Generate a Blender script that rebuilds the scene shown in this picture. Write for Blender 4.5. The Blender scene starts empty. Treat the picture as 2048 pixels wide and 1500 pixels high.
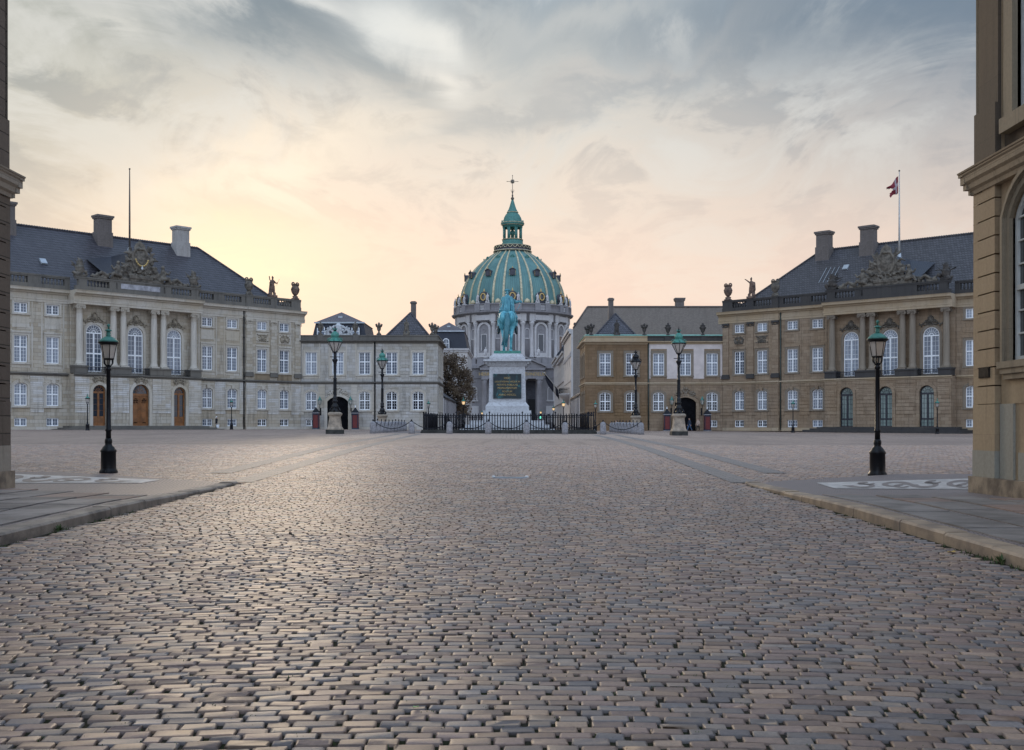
import bpy, bmesh, math, random
import numpy as np
from mathutils import Vector, Matrix
R = math.radians
rnd = random.Random(7)
SC = bpy.context.scene
COL = SC.collection
F, YH, CX, CH = 2200.0, 852.0, 1024.0, 1.6

# ---------------------------------------------------------------- ground height
_gy = np.arange(-60, 460, 1.0)
_gz = np.interp(_gy, [-60, 0, 50, 75, 100, 130, 155, 460], [-.05, 0, .615, .75, .86, .96, 1.05, 1.15])
_k = np.hanning(21); _k /= _k.sum()
_gz = np.convolve(np.pad(_gz, 10, 'edge'), _k, 'valid')
def G(x, y):
    r = np.interp(y, _gy, _gz)
    t = np.clip((np.asarray(y, float) - 30) / 70, 0, 1); t = t * t * (3 - 2 * t)
    return r - .0045 * np.clip(x, -60, 60) * t
def g(x, y): return float(G(x, y))
def at(px, d): return ((px - CX) / F * d, d)
def zat(py, d): return CH + (YH - py) / F * d

# ---------------------------------------------------------------- mesh builder
class MB:
    def __init__(self):
        self.v = []; self.f = []; self.s = []; self.M = None
    def add(self, vs, fs, smooth=False):
        o = len(self.v)
        if self.M is not None: vs = [tuple(self.M @ Vector(p)) for p in vs]
        self.v.extend([tuple(p) for p in vs])
        self.f.extend([tuple(i + o for i in f) for f in fs])
        self.s.extend([smooth] * len(fs)); return self
    def box(self, x0, x1, y0, y1, z0, z1):
        if x0 > x1: x0, x1 = x1, x0
        if y0 > y1: y0, y1 = y1, y0
        if z0 > z1: z0, z1 = z1, z0
        v = [(x0,y0,z0),(x1,y0,z0),(x1,y1,z0),(x0,y1,z0),(x0,y0,z1),(x1,y0,z1),(x1,y1,z1),(x0,y1,z1)]
        return self.add(v, [(0,3,2,1),(4,5,6,7),(0,1,5,4),(1,2,6,5),(2,3,7,6),(3,0,4,7)])
    def quad(self, a, b, c, d): return self.add([a, b, c, d], [(0,1,2,3)])
    def prism(self, pts, plane, a, b):
        n = len(pts)
        def m(p, t):
            return (p[0], t, p[1]) if plane == 'xz' else ((p[0], p[1], t) if plane == 'xy' else (t, p[0], p[1]))
        v = [m(p, a) for p in pts] + [m(p, b) for p in pts]
        fs = [tuple(range(n))[::-1], tuple(range(n, 2*n))] + [(i, (i+1) % n, (i+1) % n + n, i + n) for i in range(n)]
        return self.add(v, fs)
    def frustum(self, r0, r1):   # r = (x0,x1,y0,y1,z)
        v = []
        for (x0,x1,y0,y1,z) in (r0, r1): v += [(x0,y0,z),(x1,y0,z),(x1,y1,z),(x0,y1,z)]
        return self.add(v, [(0,3,2,1),(4,5,6,7),(0,1,5,4),(1,2,6,5),(2,3,7,6),(3,0,4,7)])
    def lathe(self, prof, c=(0,0,0), n=16, sx=1, sy=1, a0=0, smooth=True, caps=True):
        v = []; fs = []; m = len(prof)
        for (r, z) in prof:
            for k in range(n):
                a = a0 + 2*math.pi*k/n
                v.append((c[0] + r*sx*math.cos(a), c[1] + r*sy*math.sin(a), c[2] + z))
        for i in range(m-1):
            for k in range(n):
                fs.append((i*n+k, i*n+(k+1)%n, (i+1)*n+(k+1)%n, (i+1)*n+k))
        if caps:
            fs.append(tuple(range(n))[::-1]); fs.append(tuple((m-1)*n+k for k in range(n)))
        return self.add(v, fs, smooth)
    def tube(self, pts, rad, n=8, smooth=True):
        pts = [Vector(p) for p in pts]
        if not hasattr(rad, '__len__'): rad = [rad] * len(pts)
        v = []; fs = []; prev = None
        for i, p in enumerate(pts):
            d = (pts[min(i+1, len(pts)-1)] - pts[max(i-1, 0)])
            d = d.normalized() if d.length > 1e-9 else Vector((0,0,1))
            if prev is None:
                u = d.cross(Vector((0,0,1)))
                if u.length < .05: u = d.cross(Vector((1,0,0)))
            else:
                u = prev - d * prev.dot(d)
            u.normalize(); prev = u; w = d.cross(u)
            for k in range(n):
                a = 2*math.pi*k/n
                v.append(tuple(p + (u*math.cos(a) + w*math.sin(a)) * rad[i]))
        for i in range(len(pts)-1):
            for k in range(n):
                fs.append((i*n+k, i*n+(k+1)%n, (i+1)*n+(k+1)%n, (i+1)*n+k))
        fs.append(tuple(range(n))[::-1]); fs.append(tuple((len(pts)-1)*n+k for k in range(n)))
        return self.add(v, fs, smooth)
    def ball(self, c, r, n=10, m=7):
        if not hasattr(r, '__len__'): r = (r, r, r)
        v = [(c[0], c[1], c[2]-r[2])]; fs = []
        for i in range(1, m):
            t = math.pi*i/m
            for k in range(n):
                a = 2*math.pi*k/n
                v.append((c[0]+r[0]*math.sin(t)*math.cos(a), c[1]+r[1]*math.sin(t)*math.sin(a), c[2]-r[2]*math.cos(t)))
        v.append((c[0], c[1], c[2]+r[2])); e = len(v)-1
        for k in range(n): fs.append((0, 1+(k+1)%n, 1+k)); fs.append((e, e-n+k, e-n+(k+1)%n))
        for i in range(m-2):
            for k in range(n):
                fs.append((1+i*n+k, 1+i*n+(k+1)%n, 1+(i+1)*n+(k+1)%n, 1+(i+1)*n+k))
        return self.add(v, fs, True)
    def cap(self, a, ra, b, rb, n=10):       # tapered capsule
        a = Vector(a); b = Vector(b); d = b - a; L = d.length
        d = d.normalized() if L > 1e-6 else Vector((0,0,1))
        pts = []; rad = []
        for t in (-.98, -.75, -.4): pts.append(a + d*ra*t); rad.append(ra*math.sqrt(1-t*t))
        pts.append(a); rad.append(ra); pts.append(b); rad.append(rb)
        for t in (.4, .75, .98): pts.append(b + d*rb*t); rad.append(rb*math.sqrt(1-t*t))
        return self.tube(pts, rad, n)
    def chain(self, ch, n=10):               # list of (x,y,z,r)
        for p, q in zip(ch, ch[1:]): self.cap(p[:3], p[3], q[:3], q[3], n)
        return self
    def strip(self, A, B, y0, y1):           # solid band between polylines A, B in xz
        n = len(A)
        v = [(x, y0, z) for x, z in A] + [(x, y0, z) for x, z in B] + [(x, y1, z) for x, z in A] + [(x, y1, z) for x, z in B]
        fs = []
        for i in range(n-1):
            fs += [(i, i+1, n+i+1, n+i), (2*n+i, 3*n+i, 3*n+i+1, 2*n+i+1), (i, 2*n+i, 2*n+i+1, i+1), (n+i, n+i+1, 3*n+i+1, 3*n+i)]
        fs += [(0, n, 3*n, 2*n), (n-1, 3*n-1, 4*n-1, 2*n-1)]
        return self.add(v, fs)
    def mesh(self, name, mat=None, recalc=True):
        me = bpy.data.meshes.new(name)
        me.from_pydata(self.v, [], self.f)
        me.polygons.foreach_set('use_smooth', self.s)
        if recalc:
            bm = bmesh.new(); bm.from_mesh(me)
            bmesh.ops.recalc_face_normals(bm, faces=bm.faces)
            bm.to_mesh(me); bm.free()
        if mat: me.materials.append(mat)
        me.update(); return me
    def build(self, name, mat, parent=None, loc=(0,0,0), rz=0, recalc=True):
        return link(name, self.mesh(name, mat, recalc), parent, loc, rz)

def link(name, me, parent=None, loc=(0,0,0), rz=0):
    o = bpy.data.objects.new(name, me); COL.objects.link(o)
    o.location = loc; o.rotation_euler = (0, 0, rz)
    if parent: o.parent = parent
    return o
def tag(o, label=None, cat=None, group=None, kind=None):
    if label: o['label'] = label
    if cat: o['category'] = cat
    if group: o['group'] = group
    if kind: o['kind'] = kind
    return o
def empty(name, loc=(0,0,0), rz=0, label=None, cat=None, group=None):
    o = bpy.data.objects.new(name, None); COL.objects.link(o)
    o.location = loc; o.rotation_euler = (0, 0, rz)
    return tag(o, label, cat, group)
def copy_tree(o, parent=None):
    c = o.copy(); COL.objects.link(c)
    if parent: c.parent = parent
    for ch in list(o.children): copy_tree(ch, c)
    return c
def fuse(mb, name, mat, voxel, smooth=2):      # melt overlapping pieces into one continuous skin
    me = mb.mesh(name + '_raw', None)
    t = bpy.data.objects.new('tmp', me); COL.objects.link(t)
    m = t.modifiers.new('r', 'REMESH'); m.mode = 'VOXEL'; m.voxel_size = voxel; m.use_smooth_shade = True
    if smooth:
        s = t.modifiers.new('s', 'SMOOTH'); s.factor = .5; s.iterations = smooth
    dg = bpy.context.evaluated_depsgraph_get(); dg.update()
    out = bpy.data.meshes.new_from_object(t.evaluated_get(dg)); out.name = name
    bpy.data.objects.remove(t); bpy.data.meshes.remove(me)
    out.materials.clear(); out.materials.append(mat)
    out.polygons.foreach_set('use_smooth', [True]*len(out.polygons))
    return out
ORD = ['first','second','third','fourth','fifth','sixth','seventh','eighth','ninth','tenth','eleventh','twelfth']

# ---------------------------------------------------------------- node helpers
class NT:
    def __init__(self, tree): self.t = tree; self.n = tree.nodes; self.l = tree.links
    def node(self, typ, **kw):
        nd = self.n.new(typ)
        for k, v in kw.items(): setattr(nd, k, v)
        return nd
    def put(self, sock, val):
        if hasattr(val, 'links') or isinstance(val, bpy.types.NodeSocket): self.l.new(val, sock)
        elif isinstance(val, (tuple, list)):
            if sock.type == 'RGBA' and len(val) == 3: val = (*val, 1)
            sock.default_value = val
        else: sock.default_value = val
    def math(self, op, a, b=0.0, c=None, clamp=False):
        nd = self.node('ShaderNodeMath', operation=op, use_clamp=clamp)
        self.put(nd.inputs[0], a); self.put(nd.inputs[1], b)
        if c is not None: self.put(nd.inputs[2], c)
        return nd.outputs[0]
    def mix(self, fac, a, b, mode='MIX'):
        nd = self.node('ShaderNodeMix', data_type='RGBA', blend_type=mode)
        self.put(nd.inputs[0], fac); self.put(nd.inputs[6], a); self.put(nd.inputs[7], b)
        return nd.outputs[2]
    def noise(self, vec, scale, detail=4, rough=.55, dist=0.0):
        nd = self.node('ShaderNodeTexNoise')
        if vec is not None: self.l.new(vec, nd.inputs['Vector'])
        nd.inputs['Scale'].default_value = scale; nd.inputs['Detail'].default_value = detail
        nd.inputs['Roughness'].default_value = rough; nd.inputs['Distortion'].default_value = dist
        return nd.outputs['Fac']
    def ramp(self, fac, stops, interp='LINEAR'):
        nd = self.node('ShaderNodeValToRGB'); cr = nd.color_ramp; cr.interpolation = interp
        self.put(nd.inputs[0], fac)
        while len(cr.elements) < len(stops): cr.elements.new(.5)
        for e, (p, c) in zip(cr.elements, stops):
            e.position = p
            e.color = (c, c, c, 1) if not hasattr(c, '__len__') else (*c, 1)
        return nd.outputs[0]
    def smooth(self, v, a, b):
        nd = self.node('ShaderNodeMapRange', interpolation_type='SMOOTHSTEP')
        self.put(nd.inputs[0], v); self.put(nd.inputs[1], a); self.put(nd.inputs[2], b)
        return nd.outputs[0]
    def scale(self, vec, s):
        nd = self.node('ShaderNodeMapping'); self.l.new(vec, nd.inputs[0]); nd.inputs['Scale'].default_value = s
        return nd.outputs[0]

def newmat(name):
    m = bpy.data.materials.new(name); m.use_nodes = True
    nt = NT(m.node_tree); nt.n.clear()
    out = nt.node('ShaderNodeOutputMaterial'); b = nt.node('ShaderNodeBsdfPrincipled')
    nt.l.new(b.outputs[0], out.inputs[0])
    return m, nt, b
def objvec(nt): return nt.node('ShaderNodeTexCoord').outputs['Object']
def worldvec(nt): return nt.node('ShaderNodeNewGeometry').outputs['Position']

def plain(name, col, rough=.6, metal=0.0, var=.25, scale=3.0, bump=.15, bscale=25.0, col2=None, spec=.5, world=False):
    m, nt, b = newmat(name)
    vec = worldvec(nt) if world else objvec(nt)
    n1 = nt.noise(vec, scale, 6, .6)
    c2 = col2 or tuple(c*(1-var) for c in col)
    c1 = tuple(min(1, c*(1+var*.5)) for c in col)
    f = nt.smooth(n1, .32, .68)
    nt.put(b.inputs['Base Color'], nt.mix(f, c1, c2))
    r = nt.math('MULTIPLY_ADD', n1, .25, rough-.12)
    nt.put(b.inputs['Roughness'], r)
    b.inputs['Metallic'].default_value = metal; b.inputs['Specular IOR Level'].default_value = spec
    if bump:
        bp = nt.node('ShaderNodeBump'); bp.inputs['Strength'].default_value = bump; bp.inputs['Distance'].default_value = .02
        nt.put(bp.inputs['Height'], nt.noise(vec, bscale, 5, .6)); nt.l.new(bp.outputs[0], b.inputs['Normal'])
    return m

def stone(name, c1, c2, cm, bw=.9, bh=.45, mortar=.012, stain=(.1,.08,.06), amt=.5, rough=.8, patch=None, bump=.5):
    """ashlar: blocks of slightly different stone, thin joints, vertical rain stains"""
    m, nt, b = newmat(name)
    vec = objvec(nt)
    sp = nt.node('ShaderNodeSeparateXYZ'); nt.l.new(vec, sp.inputs[0])
    h = nt.math('ADD', sp.outputs[0], sp.outputs[1])
    cb = nt.node('ShaderNodeCombineXYZ'); nt.put(cb.inputs[0], h); nt.put(cb.inputs[1], sp.outputs[2])
    br = nt.node('ShaderNodeTexBrick'); br.offset = .5
    nt.l.new(cb.outputs[0], br.inputs['Vector'])
    for k, v in (('Scale',1.0),('Brick Width',bw),('Row Height',bh),('Mortar Size',mortar),('Mortar Smooth',.3),('Bias',0.0)):
        br.inputs[k].default_value = v
    br.inputs['Color1'].default_value = (*c1,1); br.inputs['Color2'].default_value = (*c2,1); br.inputs['Mortar'].default_value = (*cm,1)
    col = br.outputs['Color']
    big = nt.noise(vec, .22, 5, .6)
    col = nt.mix(nt.math('MULTIPLY', nt.smooth(big, .42, .7), .45), col, patch or tuple(x*.72 for x in c1))
    st = nt.noise(nt.scale(vec, (1.6, 1.6, .22)), 1.0, 7, .65, .3)
    col = nt.mix(nt.math('MULTIPLY', nt.smooth(st, .5, .72), amt), col, stain)
    st2 = nt.noise(nt.scale(vec, (4.5, 4.5, .3)), 1.0, 6, .7)
    col = nt.mix(nt.math('MULTIPLY', nt.smooth(st2, .53, .68), amt*.75), col, tuple(x*.8 for x in stain))
    fine = nt.noise(vec, 14, 5, .65)
    col = nt.mix(.25, col, nt.mix(nt.smooth(fine, .3, .7), tuple(x*.7 for x in c1), tuple(min(1,x*1.25) for x in c1)))
    nt.put(b.inputs['Base Color'], col)
    b.inputs['Roughness'].default_value = rough; b.inputs['Specular IOR Level'].default_value = .3
    bp = nt.node('ShaderNodeBump'); bp.inputs['Strength'].default_value = bump; bp.inputs['Distance'].default_value = .03
    hh = nt.math('SUBTRACT', nt.math('MULTIPLY', fine, .35), br.outputs['Fac'])
    nt.put(bp.inputs['Height'], hh); nt.l.new(bp.outputs[0], b.inputs['Normal'])
    return m

def tiles(name, c1, c2, cm, w=.24, h=.3, rough=.55, lichen=None):
    m, nt, b = newmat(name)
    vec = objvec(nt)
    sp = nt.node('ShaderNodeSeparateXYZ'); nt.l.new(vec, sp.inputs[0])
    cb = nt.node('ShaderNodeCombineXYZ'); nt.put(cb.inputs[0], nt.math('ADD', sp.outputs[0], sp.outputs[1])); nt.put(cb.inputs[1], sp.outputs[2])
    br = nt.node('ShaderNodeTexBrick'); nt.l.new(cb.outputs[0], br.inputs['Vector'])
    for k, v in (('Scale',1.0),('Brick Width',w),('Row Height',h),('Mortar Size',.035),('Mortar Smooth',.6),('Bias',-.1)):
        br.inputs[k].default_value = v
    br.inputs['Color1'].default_value = (*c1,1); br.inputs['Color2'].default_value = (*c2,1); br.inputs['Mortar'].default_value = (*cm,1)
    n = nt.noise(vec, .5, 6, .65); col = nt.mix(nt.smooth(n, .45, .75), br.outputs['Color'], tuple(x*.6 for x in c1))
    n2 = nt.noise(vec, 5, 4, .7)
    col = nt.mix(nt.math('MULTIPLY', nt.smooth(n2, .58, .75), .6), col, lichen or tuple(min(1, x*1.9) for x in c1))
    nt.put(b.inputs['Base Color'], col); b.inputs['Roughness'].default_value = rough
    bp = nt.node('ShaderNodeBump'); bp.inputs['Strength'].default_value = .8; bp.inputs['Distance'].default_value = .05
    fr = nt.math('FRACT', nt.math('DIVIDE', sp.outputs[2], h))
    nt.put(bp.inputs['Height'], nt.math('SUBTRACT', nt.math('MULTIPLY', fr, -.8), br.outputs['Fac']))
    nt.l.new(bp.outputs[0], b.inputs['Normal'])
    return m

def pane_mat(name, dark, light, lo, hi, rough=.06, spec=.6):
    """window glass with a net curtain hanging behind it"""
    m, nt, b = newmat(name)
    oi = nt.node('ShaderNodeObjectInfo').outputs['Random']
    vec = objvec(nt)
    wv = nt.noise(nt.scale(vec, (7, 7, .4)), 1.0, 3, .5)
    amt = nt.math('MULTIPLY_ADD', oi, hi-lo, lo)
    f = nt.math('MULTIPLY', nt.math('MULTIPLY_ADD', nt.smooth(wv, .3, .7), .6, .4), amt, clamp=True)
    nt.put(b.inputs['Base Color'], nt.mix(f, dark, light))
    b.inputs['Roughness'].default_value = rough; b.inputs['Specular IOR Level'].default_value = spec
    bp = nt.node('ShaderNodeBump'); bp.inputs['Strength'].default_value = .06; bp.inputs['Distance'].default_value = .02
    nt.put(bp.inputs['Height'], nt.noise(vec, 2.2, 2, .5)); nt.l.new(bp.outputs[0], b.inputs['Normal'])
    return m

def text_obj(name, txt, size, ext, mat, parent, loc):
    cu = bpy.data.curves.new(name, 'FONT'); cu.body = txt; cu.size = size; cu.align_x = 'CENTER'; cu.extrude = ext
    t = bpy.data.objects.new('tmp', cu); COL.objects.link(t); dg = bpy.context.evaluated_depsgraph_get(); dg.update()
    me = bpy.data.meshes.new_from_object(t.evaluated_get(dg)); bpy.data.objects.remove(t)
    me.materials.clear(); me.materials.append(mat); o = link(name, me, parent, loc); o.rotation_euler = (math.pi/2, 0, 0); return o
# ---------------------------------------------------------------- materials
MT = {}
MT['pale_wall'] = stone('pale sandstone ashlar', (.50,.455,.385), (.34,.28,.20), (.10,.082,.064), .95, .42, .014, (.10,.085,.065), .7, patch=(.38,.28,.16))
MT['pale_rust'] = stone('bluish pale rusticated stone', (.60,.585,.565), (.42,.365,.285), (.1,.085,.065), 1.1, .46, .012, (.10,.085,.065), .6, patch=(.45,.36,.22))
MT['pale_trim'] = stone('pale sandstone mouldings', (.53,.495,.44), (.43,.375,.29), (.30,.27,.22), 1.6, 3.0, .006, (.14,.12,.10), .5, patch=(.42,.33,.21))
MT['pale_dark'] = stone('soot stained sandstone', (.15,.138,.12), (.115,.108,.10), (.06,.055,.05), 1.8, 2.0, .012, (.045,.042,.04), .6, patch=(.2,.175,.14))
MT['tan_wall'] = stone('tan sandstone ashlar', (.32,.243,.172), (.215,.152,.102), (.10,.068,.038), .95, .42, .014, (.075,.055,.036), .65, patch=(.25,.155,.075))
MT['tan_trim'] = stone('tan sandstone mouldings', (.42,.34,.245), (.36,.275,.18), (.25,.2,.14), 1.6, 3.0, .006, (.14,.11,.08), .4, patch=(.40,.27,.13))
MT['tan_dark'] = stone('blackened sandstone', (.062,.058,.056), (.045,.043,.045), (.02,.02,.02), 1.8, 2.0, .012, (.02,.02,.02), .5, patch=(.085,.076,.065))
MT['tan_grey'] = stone('grey sandstone surround', (.24,.2,.155), (.22,.185,.15), (.14,.12,.09), 1.2, 3.0, .006, (.07,.06,.05), .5)
MT['brown_wall'] = stone('brown sandstone ashlar', (.228,.151,.09), (.16,.102,.058), (.075,.046,.02), .95, .42, .014, (.06,.042,.022), .6, patch=(.19,.11,.036))
MT['grey_wall'] = stone('grey limestone ashlar', (.50,.485,.465), (.33,.295,.24), (.15,.14,.12), .95, .42, .014, (.09,.08,.065), .65, patch=(.33,.27,.19))
MT['white_render'] = plain('pale pink render', (.60,.53,.50), .85, var=.14, scale=.8, bump=.2, bscale=9)
MT['white'] = plain('white window paint', (.84,.86,.88), .45, var=.05, bump=0)
MT['pane'] = pane_mat('glass with net curtain', (.02,.03,.055), (.34,.385,.46), .15, 1.0)
MT['pane_dark'] = pane_mat('dark glass', (.012,.016,.026), (.25,.26,.28), .0, .35)
MT['pane_green'] = pane_mat('greenish shaded glass', (.10,.13,.125), (.27,.33,.30), .6, 1.0)
MT['roof_left'] = tiles('glazed black pantiles', (.072,.067,.08), (.038,.035,.044), (.007,.007,.009), .30, .34, .45)
MT['roof_right'] = tiles('weathered slate tiles', (.076,.072,.08), (.045,.043,.049), (.02,.019,.021), .36, .34, .6)
MT['roof_snow'] = tiles('speckled slate tiles', (.085,.08,.095), (.05,.048,.058), (.015,.015,.018), .3, .28, .55, (.5,.5,.55))
MT['slate'] = tiles('dark slate', (.035,.04,.058), (.026,.03,.044), (.012,.014,.02), .3, .2, .5)
MT['slate_light'] = tiles('pale slate', (.17,.155,.17), (.14,.13,.145), (.08,.075,.08), .3, .25, .7)
MT['brick_grey'] = stone('old grey brown brick', (.285,.25,.22), (.205,.178,.155), (.15,.125,.105), .32, .16, .02, (.12,.1,.085), .5, patch=(.2,.16,.13))
MT['chimney'] = stone('grey chimney brick', (.18,.155,.145), (.13,.115,.108), (.1,.085,.07), .25, .1, .012, (.06,.05,.045), .5)
MT['chimney_white'] = stone('whitewashed chimney brick', (.42,.40,.38), (.36,.34,.33), (.3,.28,.26), .25, .1, .012, (.17,.15,.13), .7)
MT['sculpt_pale'] = plain('pale carved sandstone', (.31,.265,.20), .85, var=.5, scale=2.2, bump=.6, bscale=9, col2=(.13,.11,.085))
MT['pale_stain'] = stone('brown stained sandstone', (.27,.21,.14), (.21,.16,.105), (.1,.08,.05), 1.2, .8, .01, (.06,.045,.03), .7)
MT['sculpt'] = plain('weathered carved sandstone', (.135,.118,.096), .85, var=.5, scale=2.2, bump=.6, bscale=9, col2=(.055,.048,.04))
MT['sculpt_dark'] = plain('blackened carved stone', (.06,.052,.046), .85, var=.5, scale=2.0, bump=.6, bscale=9, col2=(.022,.02,.02))
MT['sculpt_warm'] = plain('reddish carved stone', (.15,.098,.075), .85, var=.5, scale=2.0, bump=.6, bscale=9, col2=(.055,.04,.034))
MT['silver_crest'] = plain('pale metal crest', (.48,.5,.52), .5, var=.3, scale=3, bump=.3)
MT['gold'] = plain('gilding', (.50,.36,.15), .35, metal=.6, var=.3, scale=6, bump=.1)
MT['gold_stone'] = plain('gilded rib', (.50,.44,.29), .5, metal=.1, var=.3, scale=1.5, bump=.1)
MT['black'] = plain('black cast iron paint', (.007,.008,.011), .42, var=.3, scale=4, bump=.12, bscale=30, spec=.3)
MT['iron'] = plain('dark iron railing', (.014,.015,.02), .6, spec=.2, var=.3, scale=4, bump=.1)
MT['oak'] = plain('varnished oak door', (.235,.092,.026), .42, var=.35, scale=1.4, bump=.25, bscale=14)
MT['door_black'] = plain('black painted door', (.018,.02,.03), .4, var=.2)
MT['gate_void'] = plain('dark timber gate', (.006,.006,.008), .85, var=.4, scale=2, spec=.1)
MT['copper'] = plain('green copper', (.06,.235,.19), .55, var=.3, scale=5, bump=.15)
MT['copper_dark'] = plain('dark green copper', (.055,.19,.165), .5, var=.35, scale=4, bump=.15)
MT['copper_strip'] = plain('verdigris copper strip', (.24,.50,.42), .6, var=.25, scale=3)
MT['pipe_green'] = plain('tarnished copper pipe', (.035,.048,.042), .6, var=.4, scale=3)
MT['red_box'] = plain('red painted boards', (.14,.013,.013), .5, var=.2, scale=3)
MT['granite'] = plain('grey granite', (.27,.262,.275), .75, var=.3, scale=9, bump=.3, bscale=40)
MT['granite_tan'] = plain('tan granite kerb', (.37,.275,.19), .75, var=.3, scale=2.0, bump=.4, bscale=30, col2=(.23,.18,.14))
MT['granite_kerb'] = plain('grey brown granite kerb', (.31,.255,.205), .75, var=.35, scale=2.0, bump=.4, bscale=30, col2=(.15,.125,.105))
MT['plinth_stone'] = plain('stained granite plinth', (.30,.235,.165), .8, var=.4, scale=2.2, bump=.4, bscale=20, col2=(.13,.10,.075))
MT['lamp_stone'] = plain('weathered lamp plinth stone', (.33,.265,.20), .8, var=.4, scale=2.0, bump=.4, bscale=18, col2=(.2,.165,.13))
MT['lamp_stone_dark'] = plain('mossy black plinth stone', (.035,.034,.03), .8, var=.5, scale=2.5, bump=.4, bscale=18)
MT['skin'] = plain('skin', (.50,.31,.23), .55, var=.08, bump=0)
MT['cloth_black'] = plain('black cloth', (.012,.012,.016), .9, var=.2, bump=.1)
MT['cloth_navy'] = plain('navy cloth', (.018,.03,.055), .9, var=.2, bump=.1)
MT['denim'] = plain('blue denim', (.05,.10,.19), .9, var=.25, bump=.1)
MT['cloth_beige'] = plain('beige wool', (.42,.32,.26), .9, var=.2, bump=.1)
MT['cloth_white'] = plain('white cloth', (.75,.77,.8), .85, var=.1, bump=.1)
MT['cloth_blue'] = plain('pale blue cloth', (.35,.48,.68), .85, var=.2, bump=.1)
MT['hair_dark'] = plain('brown hair', (.04,.022,.014), .6, var=.3, bump=.2)
MT['zinc'] = plain('zinc sheet', (.42,.46,.50), .45, metal=.4, var=.15)
MT['soil'] = plain('dark joint soil', (.042,.034,.027), .95, var=.4, scale=2.5, bump=.6, bscale=60, world=True, col2=(.024,.028,.012), spec=.1)
MT['grass'] = plain('grass blades', (.055,.085,.022), .7, var=.4, scale=8, bump=0)
MT['leaf_dark'] = plain('dark autumn foliage', (.088,.06,.032), .7, var=.5, scale=.7, bump=0, col2=(.055,.032,.02))
MT['bark'] = plain('bark', (.045,.035,.028), .9, var=.4, scale=4, bump=.5)
MT['flag_red'] = plain('red flag cloth', (.17,.012,.025), .8, var=.15, bump=0)
MT['flag_dark'] = plain('dark blue flag cloth', (.012,.016,.035), .8, var=.3, bump=0)
MT['flag_pale'] = plain('dull pale flag cross', (.32,.27,.28), .8, var=.2, bump=0)
MT['tablet'] = plain('pale grey tablet', (.33,.325,.35), .7, var=.35, scale=2)
MT['pole'] = plain('white painted pole', (.55,.53,.50), .5, var=.1, bump=0)
MT['pole_dark'] = plain('dark wooden pole', (.09,.075,.065), .6, var=.1, bump=0)
MT['sign_bronze'] = plain('dark bronze sign', (.03,.024,.02), .85, var=.4, scale=14, spec=.15)
MT['street_render'] = plain('pale street render', (.52,.49,.47), .85, var=.12, scale=.5, bump=.1)
MT['board_white'] = plain('pale painted boards', (.66,.63,.64), .8, var=.12, scale=1.2, bump=.1)

def lampglass():
    m, nt, b = newmat('frosted lantern glass')
    out = [n for n in nt.n if n.type == 'OUTPUT_MATERIAL'][0]
    tr = nt.node('ShaderNodeBsdfTransparent'); tr.inputs[0].default_value = (.86,.84,.80,1)
    tl = nt.node('ShaderNodeBsdfTranslucent'); tl.inputs[0].default_value = (.85,.78,.70,1)
    gl = nt.node('ShaderNodeBsdfGlossy'); gl.inputs['Roughness'].default_value = .08
    a = nt.node('ShaderNodeMixShader'); nz = nt.noise(objvec(nt), 5, 3, .5)
    nt.put(a.inputs[0], nt.math('MULTIPLY_ADD', nz, .5, .25)); nt.l.new(tr.outputs[0], a.inputs[1]); nt.l.new(tl.outputs[0], a.inputs[2])
    df = nt.node('ShaderNodeBsdfDiffuse'); df.inputs[0].default_value = (.78,.74,.70,1); e_ = nt.node('ShaderNodeMixShader'); e_.inputs[0].default_value = .42; nt.l.new(a.outputs[0], e_.inputs[1]); nt.l.new(df.outputs[0], e_.inputs[2])
    c = nt.node('ShaderNodeMixShader'); c.inputs[0].default_value = .16
    nt.l.new(e_.outputs[0], c.inputs[1]); nt.l.new(gl.outputs[0], c.inputs[2]); nt.l.new(c.outputs[0], out.inputs[0])
    return m
MT['lampglass'] = lampglass()
def litglass(col, st):
    m, nt, b = newmat('lit lantern glass')
    b.inputs['Base Color'].default_value = (.8,.7,.5,1); b.inputs['Emission Color'].default_value = (*col,1); b.inputs['Emission Strength'].default_value = st
    return m
MT['lit'] = litglass((1,.62,.25), .75); MT['lit_green'] = litglass((.1,1,.75), 1.5)

def marble():
    m, nt, b = newmat('veined white marble')
    vec = objvec(nt)
    n = nt.noise(nt.scale(vec, (1,1,1.4)), .9, 9, .65, 2.2)
    vein = nt.math('ABSOLUTE', nt.math('SUBTRACT', n, .5))
    f = nt.smooth(vein, 0.0, .035)
    blot = nt.smooth(nt.noise(vec, .7, 5, .6), .45, .75)
    c = nt.mix(f, (.31,.30,.315), (.49,.50,.515)); c = nt.mix(nt.math('MULTIPLY', blot, .5), c, (.36,.355,.36))
    nt.put(b.inputs['Base Color'], c); b.inputs['Roughness'].default_value = .55
    return m
MT['marble'] = marble()
def bronze(name='turquoise patinated bronze', k=1.0):
    m, nt, b = newmat(name)
    vec = objvec(nt)
    n = nt.noise(nt.scale(vec, (2.4,2.4,.6)), 1.5, 9, .7, .8)
    c = nt.ramp(n, [(.25,(.012,.06,.085)),(.40,(.05,.25,.32)),(.56,(.13,.45,.52)),(.76,(.30,.60,.63))])
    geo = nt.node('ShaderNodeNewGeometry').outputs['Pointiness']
    c = nt.mix(nt.smooth(geo, .495, .44), c, (.008,.03,.05))  # hollows and folds darkened in the colour, as occlusion shade
    c = nt.mix(1.0, c, (k,k*.98,k*1.0), 'MULTIPLY'); nt.put(b.inputs['Base Color'], c); b.inputs['Roughness'].default_value = .45; b.inputs['Metallic'].default_value = .1
    return m
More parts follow.
